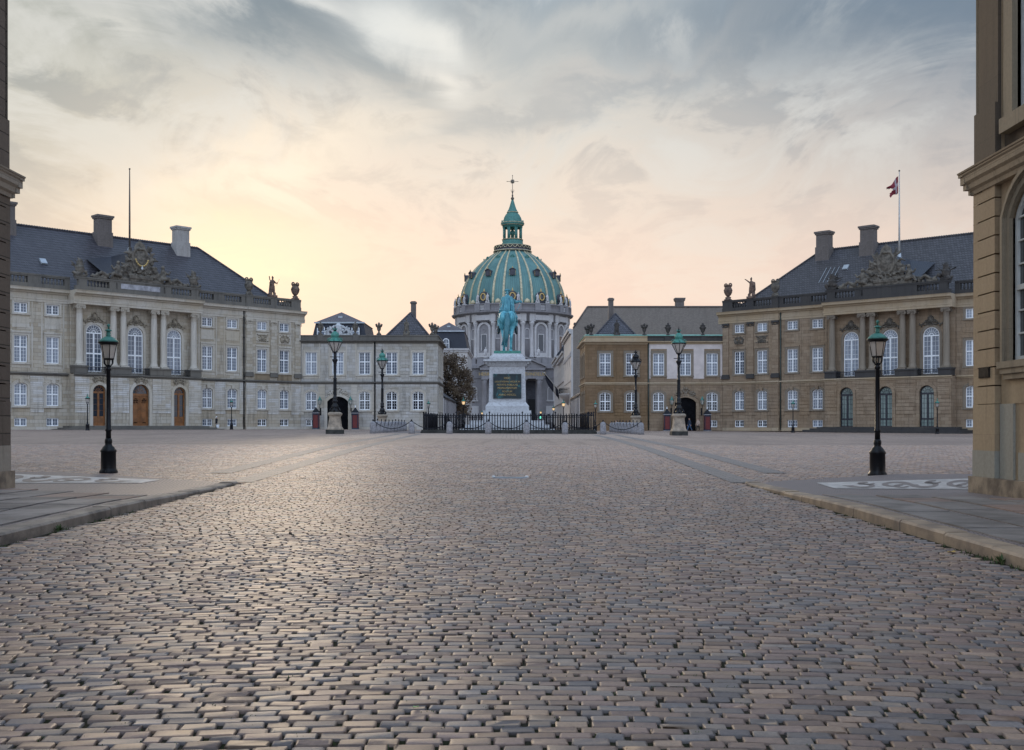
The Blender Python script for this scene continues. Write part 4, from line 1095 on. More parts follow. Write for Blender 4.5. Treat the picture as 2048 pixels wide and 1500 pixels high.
for px_, side, word, lw in ((641,'grey','left','in the grey wing'),(702,'grey','right','in the grey wing'),(1342.5,'tan','left','in the tan wing'),(1403,'tan','right','in the tan wing')):
    o = wl if first else copy_tree(wl)
    o.location = (at(px_, 149.95)[0], 149.98, 4.55); o.rotation_euler.z = math.pi
    tag(o, f'black wall lantern {word} of the arched gateway {lw}', 'lantern', 'wall lanterns beside the gateways')
    q = sb_ if first else copy_tree(sb_); first = False
    sx = {641:632, 702:710.7, 1342.5:1334, 1403:1414.5}[px_]
    x, y = at(sx, 148.6); q.location = (x, y, g(x, y)); q.rotation_euler.z = math.pi
    tag(q, f'red sentry box with pointed dark roof {word} of the gateway {lw}', 'sentry box', 'red sentry boxes beside the gateways')

# ---------------------------------------------------------------- buildings along the street behind
def mansard_house(px0, px1, d, depth, ybrk, yapex, ybot, label, dormers):
    x0, x1 = at(px0, d)[0], at(px1, d)[0]; w = x1-x0; zb, zk, za = zat(ybot, d), zat(ybrk, d), zat(yapex, d)
    r = empty('mansard_house', (x0, d, 1.0), 0, label, 'house')
    W = MB(); W.box(0, w, 0, depth, 0, zb-1.0); W.build('wall', MT['street_render'], r)
    c = MB(); c.box(-.3, w+.35, -.35, depth+.3, zb-1.35, zb-1.0+.02); c.box(-.15, w+.18, -.18, depth+.15, zb-1.75, zb-1.36); c.build('cornice', MT['church_pale'], r)
    m = MB(); i = (zk-zb)*.2; m.frustum((.1,w-.05,.1,depth-.1,zb-.98),(i+.1,w-i-.05,i+.1,depth-i-.1,zk-1)); rf = m.build('roof', MT['slate'], r)
    t = MB(); a, b = i-.1, w-i+.1
    t.add([(a,i-.1,zk-.99),(b,i-.1,zk-.99),(b,depth-i+.1,zk-.99),(a,depth-i+.1,zk-.99),(w/2,i+2.2,za-1),(w/2,depth-i-2.2,za-1)], [(0,1,4),(1,2,5,4),(2,3,5),(3,0,4,5),(0,3,2,1)])
    t.build('upper_roof', MT['slate_light'], rf)
    e = MB(); e.box(a-.06,b+.06,i-.2,i-.1,zk-1.15,zk-.9); e.box(w/2-.35,w/2+.35,i+.9,i+1.2,(zk+za)/2-1.1,(zk+za)/2-.8); e.build('eaves_trim', MT['zinc'], rf)
    for dx in dormers:
        h = MB(); h.box(dx-.75,dx+.75,-.02,1.4,zb-.95,zb+.9); h.lathe([(.75,-.02),(.75,1.38)], n=16); n_ = 0
        h2 = MB(); h2.strip(outline(1.1,1.9,.5), outline(1.35,2.05,.6), 0, .1); h2.box(-.04,.04,0,.1,0,1.9); h2.box(-.55,.55,0,.1,.95,1.03)
        h3 = MB(); h3.box(dx-.75,dx+.75,.0,1.4,zb-.95,zb+.85)
        dm = h3.build('dormer', MT['slate'], rf); h2.build('dormer_window', MT['white'], rf, (dx, -.08, zb-.9))
        p = MB(); p.prism(outline(1.1,1.9,.5), 'xz', .02, .04); p.build('dormer_pane', MT['pane'], rf, (dx, -.08, zb-.9))
    return r
mansard_house(623, 733, 185, 13, 644.5, 621, 676, 'dark mansard roofed house rising behind the grey gate wing', (1.6, 7.4))
mansard_house(858, 935, 232, 24, 661.5, 642, 697, 'tall mansard roofed house behind the dark bushy tree', (3.6,))
q = MB()
m = MB()
# low garden buildings on both sides of the street
def low_house(x, sgn, d0, d1, zw, label):
    r = empty('garden_house', (x, d0, 1.0), 0, label, 'outbuilding'); L = d1-d0
    w = MB(); w.box(0, -sgn*6, 0, L, 0, zw); w.build('wall', MT['board_white'], r)
    t = MB(); n = int(L/3.2)
    for k in range(n+1):
        y = L*k/n
        t.tube([(sgn*.07, y+.2, .1),(sgn*.07, y+.2, zw)], .07, 6)
    t.box(-sgn*.02, sgn*.16, 0, L, zw-.02, zw+.14); t.build('downpipe', MT['black'], r)
    b = MB()
    for k in range(int(L/.5)): b.box(0, sgn*.035, k*.5, k*.5+.44, .5, zw-.3)
    b.build('boarding', MT['board_white'], r)
    rf = MB(); rf.prism([(sgn*.25, zw+.12), (-sgn*3, zw+2.3), (-sgn*6.2, zw+.12)], 'xz', -.05, L); rf.build('roof', MT['slate'], r)
    return r
low_house(-10.0, 1, 162.3, 222, 4.75, 'long low garden building with pale boards along the left side of the street')
low_house(10.15, -1, 162.3, 190, 5.2, 'long low garden building with pale boards along the right side of the street')

# right side of the street: big brick gabled building and pale houses
def street_house(y0, y1, zc, roof_h, label, wm, win, name='street_house', x=11.1):
    r = empty(name, (x, y0, 1.0), 0, label, 'house'); L = y1-y0
    w = MB()
    cols = [L*(k+.5)/win for k in range(win)]
    sh = MB(); wallsheet(sh, 0, L, 0, zc, 0, [(c,1.1,zb,2.0,0) for c in cols for zb in (2.6, 7.0, 11.2)], .25)
    w.v = [(-yy, xx, zz) for xx, yy, zz in sh.v]; w.f = sh.f; w.s = sh.s
    w.box(.4, 14, .02, L-.02, 0, zc); w.build('wall', MT[wm], r)
    c = MB(); c.box(-.75,.3,0,L,zc-.45,zc); c.box(-.45,.3,0,L,zc-.95,zc-.46); c.box(-.18,.2,0,L,10.1,10.35); c.box(-.25,.2,0,L,5.6,5.9)
    for k in range(int(L/.9)): c.box(-.6,-.1,k*.9+.2,k*.9+.6,zc-1.3,zc-.96)
    c.build('cornice', MT['church_pale'], r)
    rf = MB(); rf.prism([(-.6,zc+.01),(2.6,zc+roof_h),(12,zc+roof_h),(14,zc+.01)], 'xz', .05, L-.05); rf.build('roof', MT['slate'], r)
    for cc in cols:
        for zb in (2.6, 7.0, 11.2):
            p = MB(); p.box(.2,.26,cc-.55,cc+.55,zb,zb+2.0); wq = p.build('window', MT['pane_dark'], r)
            f = MB(); f.box(.16,.2,cc-.04,cc+.04,zb,zb+2); f.box(.16,.2,cc-.55,cc+.55,zb+1.2,zb+1.28); f.box(.15,.2,cc-.55,cc-.47,zb,zb+2); f.box(.15,.2,cc+.47,cc+.55,zb,zb+2); f.build('window_frame', MT['white'], wq)
    return r
bg = empty('brick_warehouse', (11.1, 200, 1.0), 0, 'large grey brown brick building with blank gable behind the brown pavilion', 'building')
m = MB(); ZT = zat(613.5, 200)-1; ZE = zat(656, 200)-1
m.prism([(0,0),(0,ZE),(2.6,ZT),(52,ZT),(52,0)], 'xz', 0, 28); m.build('wall', MT['brick_grey'], bg)
m = MB(); m.tube([(2.6,-.03,ZT+.03),(52,-.03,ZT+.03)], .14, 6); m.tube([(0,-.03,ZE),(2.6,-.03,ZT)], .14, 6); m.build('coping', MT['chimney'], bg)
for px_, yt, w_ in ((1359, 596.5, 1.7), (1152, 646, .6)):
    c = MB(); xx = at(px_, 203)[0]-11.1; zt = zat(yt, 203)-1
    base = ZT-.5 if px_ > 1200 else ZE-.6
    c.box(xx-w_/2+.1,xx+w_/2-.1,2.3,3.8,base,zt-.55); c.box(xx-w_/2-.05,xx+w_/2+.05,2.15,3.95,zt-.55,zt-.3); c.box(xx-w_/2-.12,xx+w_/2+.12,2.08,4.02,zt-.3,zt)
    c.build('chimney', MT['chimney'], bg)
m = MB()
sh = MB(); wallsheet(sh, 0, 28, 0, ZE-.2, .35, [(5.5,1.2,11.6,2.3,0),(14,1.2,11.6,2.3,0),(22,1.2,11.6,2.3,0)], .3)
m.v = [(-yy, xx, zz) for xx, yy, zz in sh.v]; m.f = sh.f; m.s = sh.s
m.quad((0,0.0,0),(-.35,0.0,0),(-.35,0.0,ZE-.2),(0,0.0,ZE-.2)); m.build('street_front', MT['street_render'], bg)
m = MB(); m.box(-1.0,-.3,-.05,28,ZE-.6,ZE-.1); m.box(-.7,-.3,-.03,28,ZE-1.0,ZE-.61); m.box(-.5,-.3,-.02,28,13.9,14.2); m.box(-.46,-.3,-.02,28,8.8,9.0)
for k in range(30): m.box(-.55,-.3,k*.9+.3,k*.9+.7,13.3,13.89)
m.build('cornice', MT['church_pale'], bg)
for yy in (5.5, 14, 22):
    p = MB(); p.box(-.15,-.1,yy-.6,yy+.6,11.6,13.9); p.build('window', MT['pane_dark'], bg)
m = MB(); m.lathe([(.2,0),(1.6,1.5),(1.9,1.9),(1.9,2.1)], (-.35,9,4.6), 16, 1.0, 2.0); m.build('balcony', MT['church_pale'], bg)
rl = MB(); rl.tube([(-.35+1.8*math.cos(t),9+3.6*math.sin(t),7.7) for t in [math.pi/2+k*math.pi/12 for k in range(13)]], .05, 5)
for k in range(25):
    t = math.pi/2+k*math.pi/24; rl.tube([(-.35+1.8*math.cos(t),9+3.6*math.sin(t),6.7),(-.35+1.8*math.cos(t),9+3.6*math.sin(t),7.7)], .03, 4)
rl.build('balcony_railing', MT['iron'], bg)
street_house(228.2, 262, 16.2, 3.6, 'pale street house with dark roof beyond the brick warehouse', 'street_render', 6)
street_house(262.2, 292, 17.4, 4.5, 'pale corner house with rounded cornice at the far end of the street', 'church_pale', 5)

# ---------------------------------------------------------------- domed church
def church():
    D = 330.0; X0 = at(1025, D)[0]
    r = empty('domed_church', (X0, D, 1.15), 0, 'grey marble church with ribbed green copper dome, gilded ribs and lantern, behind the rider statue', 'church')
    H = lambda y, d=D: zat(y, d)-1.15
    prof = [(16.0,H(618)),(15.95,H(612)),(15.6,H(598)),(15.25,H(586)),(14.6,H(574)),(13.8,H(563)),(12.6,H(551)),(11.2,H(539)),(9.5,H(528)),(7.6,H(517)),(5.3,H(507.5)),(5.1,H(503))]
    d = MB(); d.lathe(prof, n=72); dome = d.build('dome', MT['dome'], r)
    def rad_at(z):
        for (r0, z0), (r1, z1) in zip(prof, prof[1:]):
            if z0 <= z <= z1: return r0 + (r1-r0)*(z-z0)/(z1-z0)
        return prof[-1][0]
    zs = [H(617)+(H(506)-H(617))*k/26 for k in range(27)]
    for k in range(12):
        for o in (-5.6, 5.6):
            a = R(15+30*k+o); rb = MB(); wd = .30
            v = []; fs = []
            for z in zs:
                q = rad_at(z); ww = wd*(.45+.55*q/16)
                for dr, dt in ((-.1,-ww),(.22,-ww),(.22,ww),(-.1,ww)):
                    v.append(((q+dr)*math.sin(a)+dt*math.cos(a), -(q+dr)*math.cos(a)+dt*math.sin(a), z))
            for i in range(len(zs)-1):
                for j in range(4): fs.append((i*4+j, i*4+(j+1)%4, (i+1)*4+(j+1)%4, (i+1)*4+j))
            fs += [(0,1,2,3), tuple(len(v)-4+j for j in range(4))]
            rb.add(v, fs); rb.build('rib', MT['gold_stone'], dome)
    def ring_at(a, z, dr=0): q = rad_at(z)+dr; return (q*math.sin(a), -q*math.cos(a), z)
    oc = MB()                                                       # big oculus dormers at the foot of the dome
    oc.box(-1.75,1.75,-.55,1.0,0,.5); oc.lathe([(1.55,-.45),(1.55,.9)], n=4); oc = MB()
    oc.box(-1.8,1.8,-.7,1.0,0,.45)
    oc.prism([(1.45*math.cos(t)*1.0, 1.75+1.55*math.sin(t)) for t in [k*math.pi/10 for k in range(20)]], 'xz', -.55, 1.2)
    for sx in (-1, 1): oc.tube([(sx*1.2,-.5,.9),(sx*1.75,-.5,.75),(sx*1.9,-.5,.45)], .22, 6)
    ocm = oc.mesh('oculus_dormer', MT['church_dark'])
    og = MB(); og.strip([(.62*math.cos(k*math.pi/10),1.8+.82*math.sin(k*math.pi/10)) for k in range(21)], [(.92*math.cos(k*math.pi/10),1.8+1.12*math.sin(k*math.pi/10)) for k in range(21)], -.85,-.5)
    og.lathe([(.25,3.2),(.35,3.45),(.12,3.7),(.16,3.95),(.02,4.3)], (0,-.2,0), 8); ogm = og.mesh('gilded_ring', MT['gold'])
    op = MB(); op.ball((0,-.55,1.8),(.62,.06,.82),14,8); opm = op.mesh('oculus_glass', MT['pane_dark'])
    dm = MB(); dm.box(-.75,.75,-.35,1.6,0,1.5); dm.tube([(.9*math.cos(t),-.4,1.4+.55*math.sin(t)) for t in [k*math.pi/8 for k in range(9)]], .15, 6); dm.prism([(.75*math.cos(t),1.4+.5*math.sin(t)) for t in [k*math.pi/8 for k in range(9)]], 'xz', -.35, 1.6)
    dmm = dm.mesh('dormer', MT['church_dark'])
    dg = MB(); 
    for sx in (-1, 1):
        for z in (0,.4,.8,1.2): dg.ball((sx*.88,-.42,z+.1),.13,6,4)
    dg.lathe([(.15,1.95),(.2,2.2),(.02,2.6)], (0,-.35,0), 6); dgm = dg.mesh('gilded_trim', MT['gold'])
    rdm = MB(); rdm.tube([(.55*math.cos(t),0,.55*math.sin(t)) for t in [k*.5236 for k in range(13)]], .16, 6); rdm.ball((0,.1,0),(.5,.3,.5),10,6)
    rm = rdm.mesh('round_dormer', MT['copper_dark'])
    for k in range(12):
        a = R(30*k)
        z = H(617); x, y, _ = ring_at(a, z, .1); o = link('oculus_dormer', ocm, dome, (x, y, z), a); link('gilded_ring', ogm, o); link('oculus_glass', opm, o)
        z = H(563); x, y, _ = ring_at(a, z, .15); o = link('dormer', dmm, dome, (x, y, z), a); link('gilded_trim', dgm, o)
        z = H(522); x, y, _ = ring_at(a, z, .1); link('round_dormer', rm, dome, (x, y, z), a)
        a = R(30*k+15); s_ = MB(); s_.lathe([(.9,0),(.9,.4),(.7,.9),(.1,1.3)], n=10, sy=.5); z = H(617); x, y, _ = ring_at(a, z, .2); s_.build('shell', MT['gold_stone'], dome, (x, y, z), a)
    a_ = MB()                                                       # attic, cornice, drum
    a_.lathe([(16.9,H(634)),(17.2,H(632)),(17.3,H(630)),(17.3,H(621)),(17.6,H(620)),(17.6,H(618.2)),(15.4,H(618))], n=96)
    a_.lathe([(16.3,H(653)),(16.9,H(652.5)),(16.9,H(637.5)),(18.0,H(636)),(18.3,H(633)),(16.8,H(632.5))], n=96)
    for k in range(12):
        for o in (-9.5, 9.5):
            a = R(30*k+15+o); m = Matrix.Translation((17.2*math.sin(a),-17.2*math.cos(a),0)) @ Matrix.Rotation(a,4,'Z'); a_.M = m
            a_.box(-.9,.9,-.45,.5,H(632),H(618)); a_.M = None
    dr = a_.build('attic', MT['church'], r)
    b_ = MB()
    for k in range(12):
        a = R(30*k); b_.M = Matrix.Translation((17.25*math.sin(a),-17.25*math.cos(a),0)) @ Matrix.Rotation(a,4,'Z')
        b_.box(-2.2,2.2,-.14,.2,H(630),H(629)); b_.box(-2.2,2.2,-.14,.2,H(623.5),H(622))
        for j in range(11): b_.box(-2.0+j*.4-.09,-2.0+j*.4+.09,-.12,.1,H(629),H(623.5))
        b_.M = Matrix.Translation((17.05*math.sin(a),-17.05*math.cos(a),0)) @ Matrix.Rotation(a,4,'Z')
        b_.box(-2.4,2.4,-.1,.3,H(650),H(640)); b_.M = None
    b_.build('balustrade', MT['church_pale'], r)
    w = MB(); w.lathe([(16.0,H(724)),(16.0,H(652))], n=96); drum = w.build('drum', MT['church'], r)
    p_ = MB()
    for k in range(12):
        for o in (-4.6, 4.6):
            a = R(30*k+15+o); q = 16.35
            p_.lathe([(.72,H(722)),(.72,H(719)),(.6,H(717)),(.6,H(690)),(.52,H(660)),(.75,H(657)),(.85,H(652.6))], (q*math.sin(a),-q*math.cos(a),0), 12)
            a = R(30*k+15+o*1.0); p_.M = Matrix.Translation((16.5*math.sin(a),-16.5*math.cos(a),0)) @ Matrix.Rotation(a,4,'Z'); p_.box(-.9,.9,-.65,.6,H(652.4),H(638)); p_.M = None
        a = R(30*k); p_.M = Matrix.Translation((16.0*math.sin(a),-16.0*math.cos(a),H(712))) @ Matrix.Rotation(a,4,'Z')
        hh = H(657)-H(712); p_.strip(outline(3.2,hh,1.6), outline(3.2,hh,1.6,.65), -.5, .3); p_.box(-2.2,2.2,-.55,.3,-1.3,-.0)
        p_.M = None
        a = R(30*k+15); p_.M = Matrix.Translation((15.95*math.sin(a),-15.95*math.cos(a),H(684))) @ Matrix.Rotation(a,4,'Z')
        p_.strip(outline(1.2,2.6,.6), outline(1.2,2.6,.6,.22), -.25, .3); p_.box(-.9,.9,-.25,.3,-.3,0)
        p_.M = None
    p_.build('drum_columns', MT['church_pale'], drum)
    n_ = MB(); hh = H(657)-H(712); n_.prism(outline(3.2,hh,1.6), 'xz', -.28, .2); n_.strip([(.0+.35*math.cos(t), hh-1.7+.35*math.sin(t)) for t in [k*.5236 for k in range(13)]],[(.6*math.cos(t), hh-1.7+.6*math.sin(t)) for t in [k*.5236 for k in range(13)]],-.4,-.25)
    nm = n_.mesh('drum_niche', MT['church'])
    g_ = MB(); g_.box(-.8,.8,-.32,.2,.6,5.2); gm = g_.mesh('drum_window', MT['pane_dark'])
    gf = MB(); gf.strip([(-.8,.6),(-.8,5.2),(.8,5.2),(.8,.6)],[(-1.05,.6),(-1.05,5.45),(1.05,5.45),(1.05,.6)],-.42,-.2); gfm = gf.mesh('drum_window_frame', MT['church_pale'])
    for k in range(12):
        a = R(30*k); o = link('drum_niche', nm, drum, (15.9*math.sin(a),-15.9*math.cos(a),H(712)), a); link('drum_window', gm, drum, (15.9*math.sin(a),-15.9*math.cos(a),H(712)), a); link('drum_window_frame', gfm, drum, (15.9*math.sin(a),-15.9*math.cos(a),H(712)), a)
    ga = MB()                                                       # gallery and lantern
    ga.lathe([(5.2,H(507)),(5.6,H(505)),(5.7,H(503)),(5.3,H(501)),(5.3,H(495)),(5.5,H(494)),(5.2,H(493))], n=48); ga.build('gallery', MT['church_dark'], dome)
    gg = MB()
    for k in range(24):
        t0 = k*math.pi/12; gg.tube([((5.5)*math.cos(t0+j*math.pi/48),5.5*math.sin(t0+j*math.pi/48),H(494.5)-.75*math.sin(j*math.pi/4)) for j in range(5)], .11, 5)
    gg.lathe([(5.72,H(505)),(5.85,H(504)),(5.72,H(503))], n=48); gg.lathe([(5.4,H(494.5)),(5.6,H(493.7)),(5.4,H(493))], n=48); gg.build('gilded_garland', MT['gold_stone'], dome)
    l = MB(); l.lathe([(3.9,H(500)),(3.6,H(497)),(3.3,H(490)),(3.1,H(486)),(3.15,H(482)),(2.6,H(481))], n=32)
    l.lathe([(2.6,H(457)),(3.0,H(456)),(3.0,H(452)),(3.5,H(450)),(3.5,H(447.5)),(2.9,H(446.5)),(2.85,H(442)),(2.6,H(436)),(2.1,H(430)),(1.55,H(426)),(1.7,H(425)),(1.6,H(423.5)),(1.15,H(418)),(.8,H(411)),(.45,H(403)),(.3,H(399.5))], n=32)
    for k in range(8):
        a = R(45*k+22.5); l.tube([(2.55*math.cos(a),2.55*math.sin(a),H(482)),(2.55*math.cos(a),2.55*math.sin(a),H(456))], .36, 8)
        for da in (-.11, .11): l.tube([(2.85*math.cos(a+da),2.85*math.sin(a+da),H(482)),(2.85*math.cos(a+da),2.85*math.sin(a+da),H(456))], .17, 6)
        l.ball((3.35*math.cos(a),3.35*math.sin(a),H(445.5)),(.25,.25,.6),6,5)
    l.lathe([(.5,H(482)),(.5,H(470)),(.9,H(469)),(.6,H(463)),(.1,H(457))], n=12)
    ln = l.build('lantern', MT['copper_dark'], dome)
    lg = MB()
    for y, q in ((480,3.2),(451,3.25),(446.8,3.55),(425,1.75)): lg.lathe([(q-.1,H(y)-.12),(q+.06,H(y)),(q-.1,H(y)+.12)], n=32)
    lg.build('gilded_band', MT['gold_stone'], ln)
    c = MB(); c.lathe([(.28,H(400)),(.5,H(398)),(.5,H(396)),(.2,H(394)),(.26,H(391)),(.12,H(388)),(.2,H(384)),(.08,H(380)),(.07,H(351)),(.01,H(349.5))], n=10)
    c.ball((0,0,H(363)),(.55,.35,.6),12,8); c.tube([(-1.6,0,H(363)),(1.6,0,H(363))], .07, 6)
    for k in range(12): a = k*math.pi/6; c.tube([(.5*math.cos(a),0,H(363)+.5*math.sin(a)),(.85*math.cos(a),0,H(363)+.85*math.sin(a))], [.06,.02], 5)
    for sx in (-1, 1): c.tube([(0,0,H(386)),(sx*.45,0,H(382)),(sx*.35,0,H(379))], .06, 5); c.ball((sx*1.65,0,H(363)),.13,6,4)
    c.ball((0,0,H(351)),.14,6,4); c.build('cross', MT['sculpt'], ln)
    st = figure_mesh('saint_statue', 'church_pale', 'stand', .06)
    for k in range(12):
        for o in (-9.5, 9.5):
            a = R(30*k+15+o)
            if math.cos(a) < 0: continue
            q = link('saint_statue', st, dr, (17.2*math.sin(a),-17.2*math.cos(a),H(618)+.35), a); q.scale = (1.3,)*3
    # lower block and portico
    Y = 312-D; h = lambda y: zat(y, 312)-1.15; px = lambda x, dd=312: (x-1025)/F*dd
    b = MB(); x0, x1 = px(938), px(1112)
    b.box(x0, x1, Y, 10, 0, h(757)); b.box(x0-.2, x1+.2, Y-.2, 10, h(757), h(750)); b.box(x0-.6, x1+.6, Y-.7, 10, h(737), h(731)); b.box(x0-.1, x1+.1, Y-.1, 10, h(749.9), h(737))
    b.box(x0, x1, Y, 10, h(731), h(728)); b.box(x0, x1, Y+.1, Y+.6, h(718.5), h(716.5)); b.box(x0, x1, Y+.1, 10, h(716.4), h(716))
    for xx in (945, 960, 971, 1077, 1090, 1102): b.box(px(xx)-.8, px(xx)+.8, Y, Y+.8, h(728), h(716))
    n = 70
    for k in range(n): xx = x0+(x1-x0)*(k+.5)/n; b.box(xx-.09, xx+.09, Y+.25, Y+.5, h(728), h(718.5))
    blk = b.build('lower_block', MT['church'], r)
    for xx in (948, 1101):
        bb = MB()                                           # blind niches at both sides
        bb.M = Matrix.Translation((px(xx),Y,h(800)))
        bb.strip(outline(1.3,3.6,.65), outline(1.3,3.6,.65,.3), -.2, .1); bb.box(-1.2,1.2,-.25,.1,-.4,0); bb.M = None
        bb.box(px(xx)-1.3, px(xx)+1.3, Y-.12, Y+.1, h(845), h(812))
        bb.build('blind_niche', MT['church_pale'], blk)
    pt = MB(); Yp = Y-6
    hp = lambda y: zat(y, 306)-1.15; pp = lambda x: (x-1025)/F*306
    pt.box(pp(963), pp(1087), Yp+.4, Y, hp(757), hp(740)); pt.box(pp(960), pp(1090), Yp-.1, Y, hp(740), hp(736))
    pt.prism([(pp(958),hp(736)),(pp(1092),hp(736)),(pp(1092),hp(734)),(pp(1025),hp(706)),(pp(958),hp(734))], 'xz', Yp+.6, Y)
    pt.strip([(pp(958),hp(733)),(pp(1025),hp(705)),(pp(1092),hp(733))],[(pp(957),hp(730)),(pp(1025),hp(701.5)),(pp(1093),hp(730))], Yp-.2, Y)
    st_ = MB(); st_.box(pp(960), pp(1090), Yp-.4, Y, -.1, 1.4); st_.build('portico_steps', MT['church'], r); por = pt.build('portico', MT['church'], r)
    colm = MB(); Hc = hp(757)-1.4; colm.lathe([(.95,0),(.95,.3),(.8,.5),(.78,.8),(.78,Hc*.35),(.68,Hc-1.4),(.72,Hc-1.3),(.7,Hc-1.2),(.95,Hc-.3)], n=18); colm.box(-1,1,-1,1,Hc-.3,Hc)
    cme = colm.mesh('portico_column', MT['church'])
    for xx in (969, 1001, 1047, 1079): link('portico_column', cme, por, (pp(xx), Yp+1.3, 1.4))
    dk = MB(); dk.box(pp(977), pp(1072), Y-.12, Y+.05, 1.4, hp(760)); dk.build('recess_shade', MT['church_dark'], por)  # dark panel in place of the shade behind the portico columns
    dd = MB(); dd.box(pp(1056), pp(1071), Y-.3, Y-.1, 1.4, hp(797)); dd.box(pp(1008), pp(1040), Y-.3, Y-.1, 1.4, hp(790)); dd.build('bronze_door', MT['black'], por)
    t = text_obj('inscription', 'HERRENS ORD BLIVER EVINDELIG', 1.25, .03, MT['gold'], por, (0, Yp+.33, hp(751)))
    for xx in (971, 1077):
        q = link('apostle_statue', st, blk, (px(xx), Y+.4, h(716)+.4)); q.scale = (1.35,)*3
church()
# ---------------------------------------------------------------- monument in the middle of the square
MX, MY = at(1014.5, 111)[0], 114.6
mz = g(MX, 111)
def mh(y): return zat(y, 111) - mz
ped = empty('statue_pedestal', (MX, MY, mz), 0, 'tall white marble pedestal with dark inscription plate, inside the iron railings', 'pedestal')
m = MB()
for k, e in enumerate((4.7, 4.2, 3.75)): m.box(-e, e, -3.6-(e-2.2), 3.6+(e-2.2), -.15+.42*k if k else -.3, .42*(k+1)-.0)
m.build('step', MT['marble'], ped)
m = MB()
m.box(-2.42,2.42,-3.82,3.82,1.0,mh(821)); m.box(-2.2,2.2,-3.62,3.62,mh(821),mh(812)); m.frustum((-2.2,2.2,-3.62,3.62,mh(812)),(-1.9,1.9,-3.32,3.32,mh(804.5)))
m.build('base_moulding', MT['marble'], ped)
m = MB(); m.frustum((-1.88,1.88,-3.3,3.3,mh(804.5)),(-1.8,1.8,-3.22,3.22,mh(731))); m.build('die', MT['marble'], ped)
m = MB(); m.box(-1.98,1.98,-3.4,3.4,mh(731),mh(727.5)); m.frustum((-2.05,2.05,-3.46,3.46,mh(724.5)),(-2.4,2.4,-3.82,3.82,mh(722.5))); m.box(-2.42,2.42,-3.84,3.84,mh(722.5),mh(718.5))
m.box(-2.0,2.0,-3.42,3.42,mh(727.5),mh(724.5))
for k in range(13):
    x = -2.1+k*.35; m.box(x-.09,x+.09,-3.62,-3.4,mh(727.3),mh(724.6)); m.box(x-.09,x+.09,3.4,3.62,mh(727.3),mh(724.6))
for k in range(20):
    y = -3.3+k*.345
    for sx in (-1,1): m.box(sx*2.0,sx*2.2,y-.09,y+.09,mh(727.3),mh(724.6))
m.build('cornice', MT['marble'], ped)
m = MB(); m.box(-1.82,1.82,-3.2,3.2,mh(718.5),mh(713)); m.frustum((-1.78,1.78,-3.16,3.16,mh(713)),(-1.38,1.38,-2.85,2.85,mh(706))); m.build('top_slab', MT['marble'], ped)
plz0, plz1 = mh(795.6), mh(748.7)
m = MB(); m.box(-1.36,1.36,-3.38,-3.2,plz0,plz1); pq = m.build('inscription_plate', MT['plaque'], ped)
m = MB(); m.strip([(-1.28,plz0+.08),(-1.28,plz1-.08),(1.28,plz1-.08),(1.28,plz0+.08),(-1.28,plz0+.08)],[(-1.42,plz0-.06),(-1.42,plz1+.06),(1.42,plz1+.06),(1.42,plz0-.06),(-1.42,plz0-.06)],-3.42,-3.2)
m.build('plate_frame', MT['plaque'], pq)
for k, (txt, sz) in enumerate((('HOC',.3),('AUGUSTISSIMAE AEQUE AC',.225),('PIETATIS PUBLICAE',.25),('MONUMENTUM',.27),('POSITUM',.24),('ANNO MDCCL',.26))):
    text_obj('lettering', txt, sz, .012, MT['gold'], pq, (0, -3.40, plz1-.46-k*.335))

st = empty('rider_statue', (MX, MY, mz+mh(706)), 0, 'turquoise bronze statue of a cloaked rider on horseback seen from behind', 'statue')
m = MB(); m.box(-1.36,1.36,-2.8,2.8,.0,.28); m.build('plinth', MT['copper'], st)
S = 2.58
def sc(mb): mb.v = [(x*2.5, y*S, z*2.74+.26) for x, y, z in mb.v]; return mb
h = MB()
h.chain([(0,-.60,1.22,.28),(0,-.3,1.2,.31),(0,.05,1.16,.31),(0,.4,1.18,.30),(0,.62,1.22,.25)], 16)
for sx in (-1,1):
    h.ball((sx*.15,-.62,1.27),(.2,.28,.27),14,10); h.chain([(sx*.17,-.58,1.2,.2),(sx*.18,-.5,.98,.165)], 12)
    h.ball((sx*.14,.58,1.15),(.16,.2,.24),12,8)
h.chain([(0,.6,1.38,.22),(0,.8,1.65,.17),(0,.98,1.9,.125)], 12); h.chain([(0,.98,1.92,.125),(0,1.12,1.85,.11),(0,1.3,1.62,.075),(0,1.36,1.52,.06)], 10)
for sx in (-1,1): h.cap((sx*.06,.95,2.0),.03,(sx*.07,.93,2.12),.012)
for k in range(9): h.ball((.03*math.sin(k*2),.5+.055*k,1.5+.062*k),(.05,.09,.1),8,6)
h.chain([(-.17,-.5,.98,.16),(-.17,-.44,.82,.115),(-.15,-.66,.56,.07),(-.145,-.7,.5,.062),(-.14,-.66,.22,.045),(-.14,-.64,.13,.055),(-.14,-.58,.07,.05)], 10); h.lathe([(.085,0),(.06,.1)],(-.14,-.56,0),10)
h.chain([(.17,-.52,.98,.155),(.17,-.56,.8,.11),(.155,-.86,.58,.07),(.15,-.9,.52,.062),(.14,-.82,.26,.045),(.14,-.8,.17,.055),(.14,-.74,.09,.05)], 10); h.lathe([(.085,0),(.06,.1)],(.14,-.72,0),10)
h.chain([(-.16,.55,1.0,.13),(-.16,.7,.8,.09),(-.15,.86,.66,.066),(-.15,.76,.42,.045),(-.15,.7,.36,.05)], 10); h.lathe([(.05,0),(.075,-.1)],(-.15,.7,.36),8)
h.chain([(.16,.55,1.0,.13),(.16,.52,.75,.085),(.15,.5,.52,.066),(.15,.5,.2,.045),(.15,.53,.1,.05)], 10); h.lathe([(.085,0),(.06,.1)],(.15,.55,0),10)
h.cap((.15,.55,.02),.07,(.15,.2,-.02),.05)
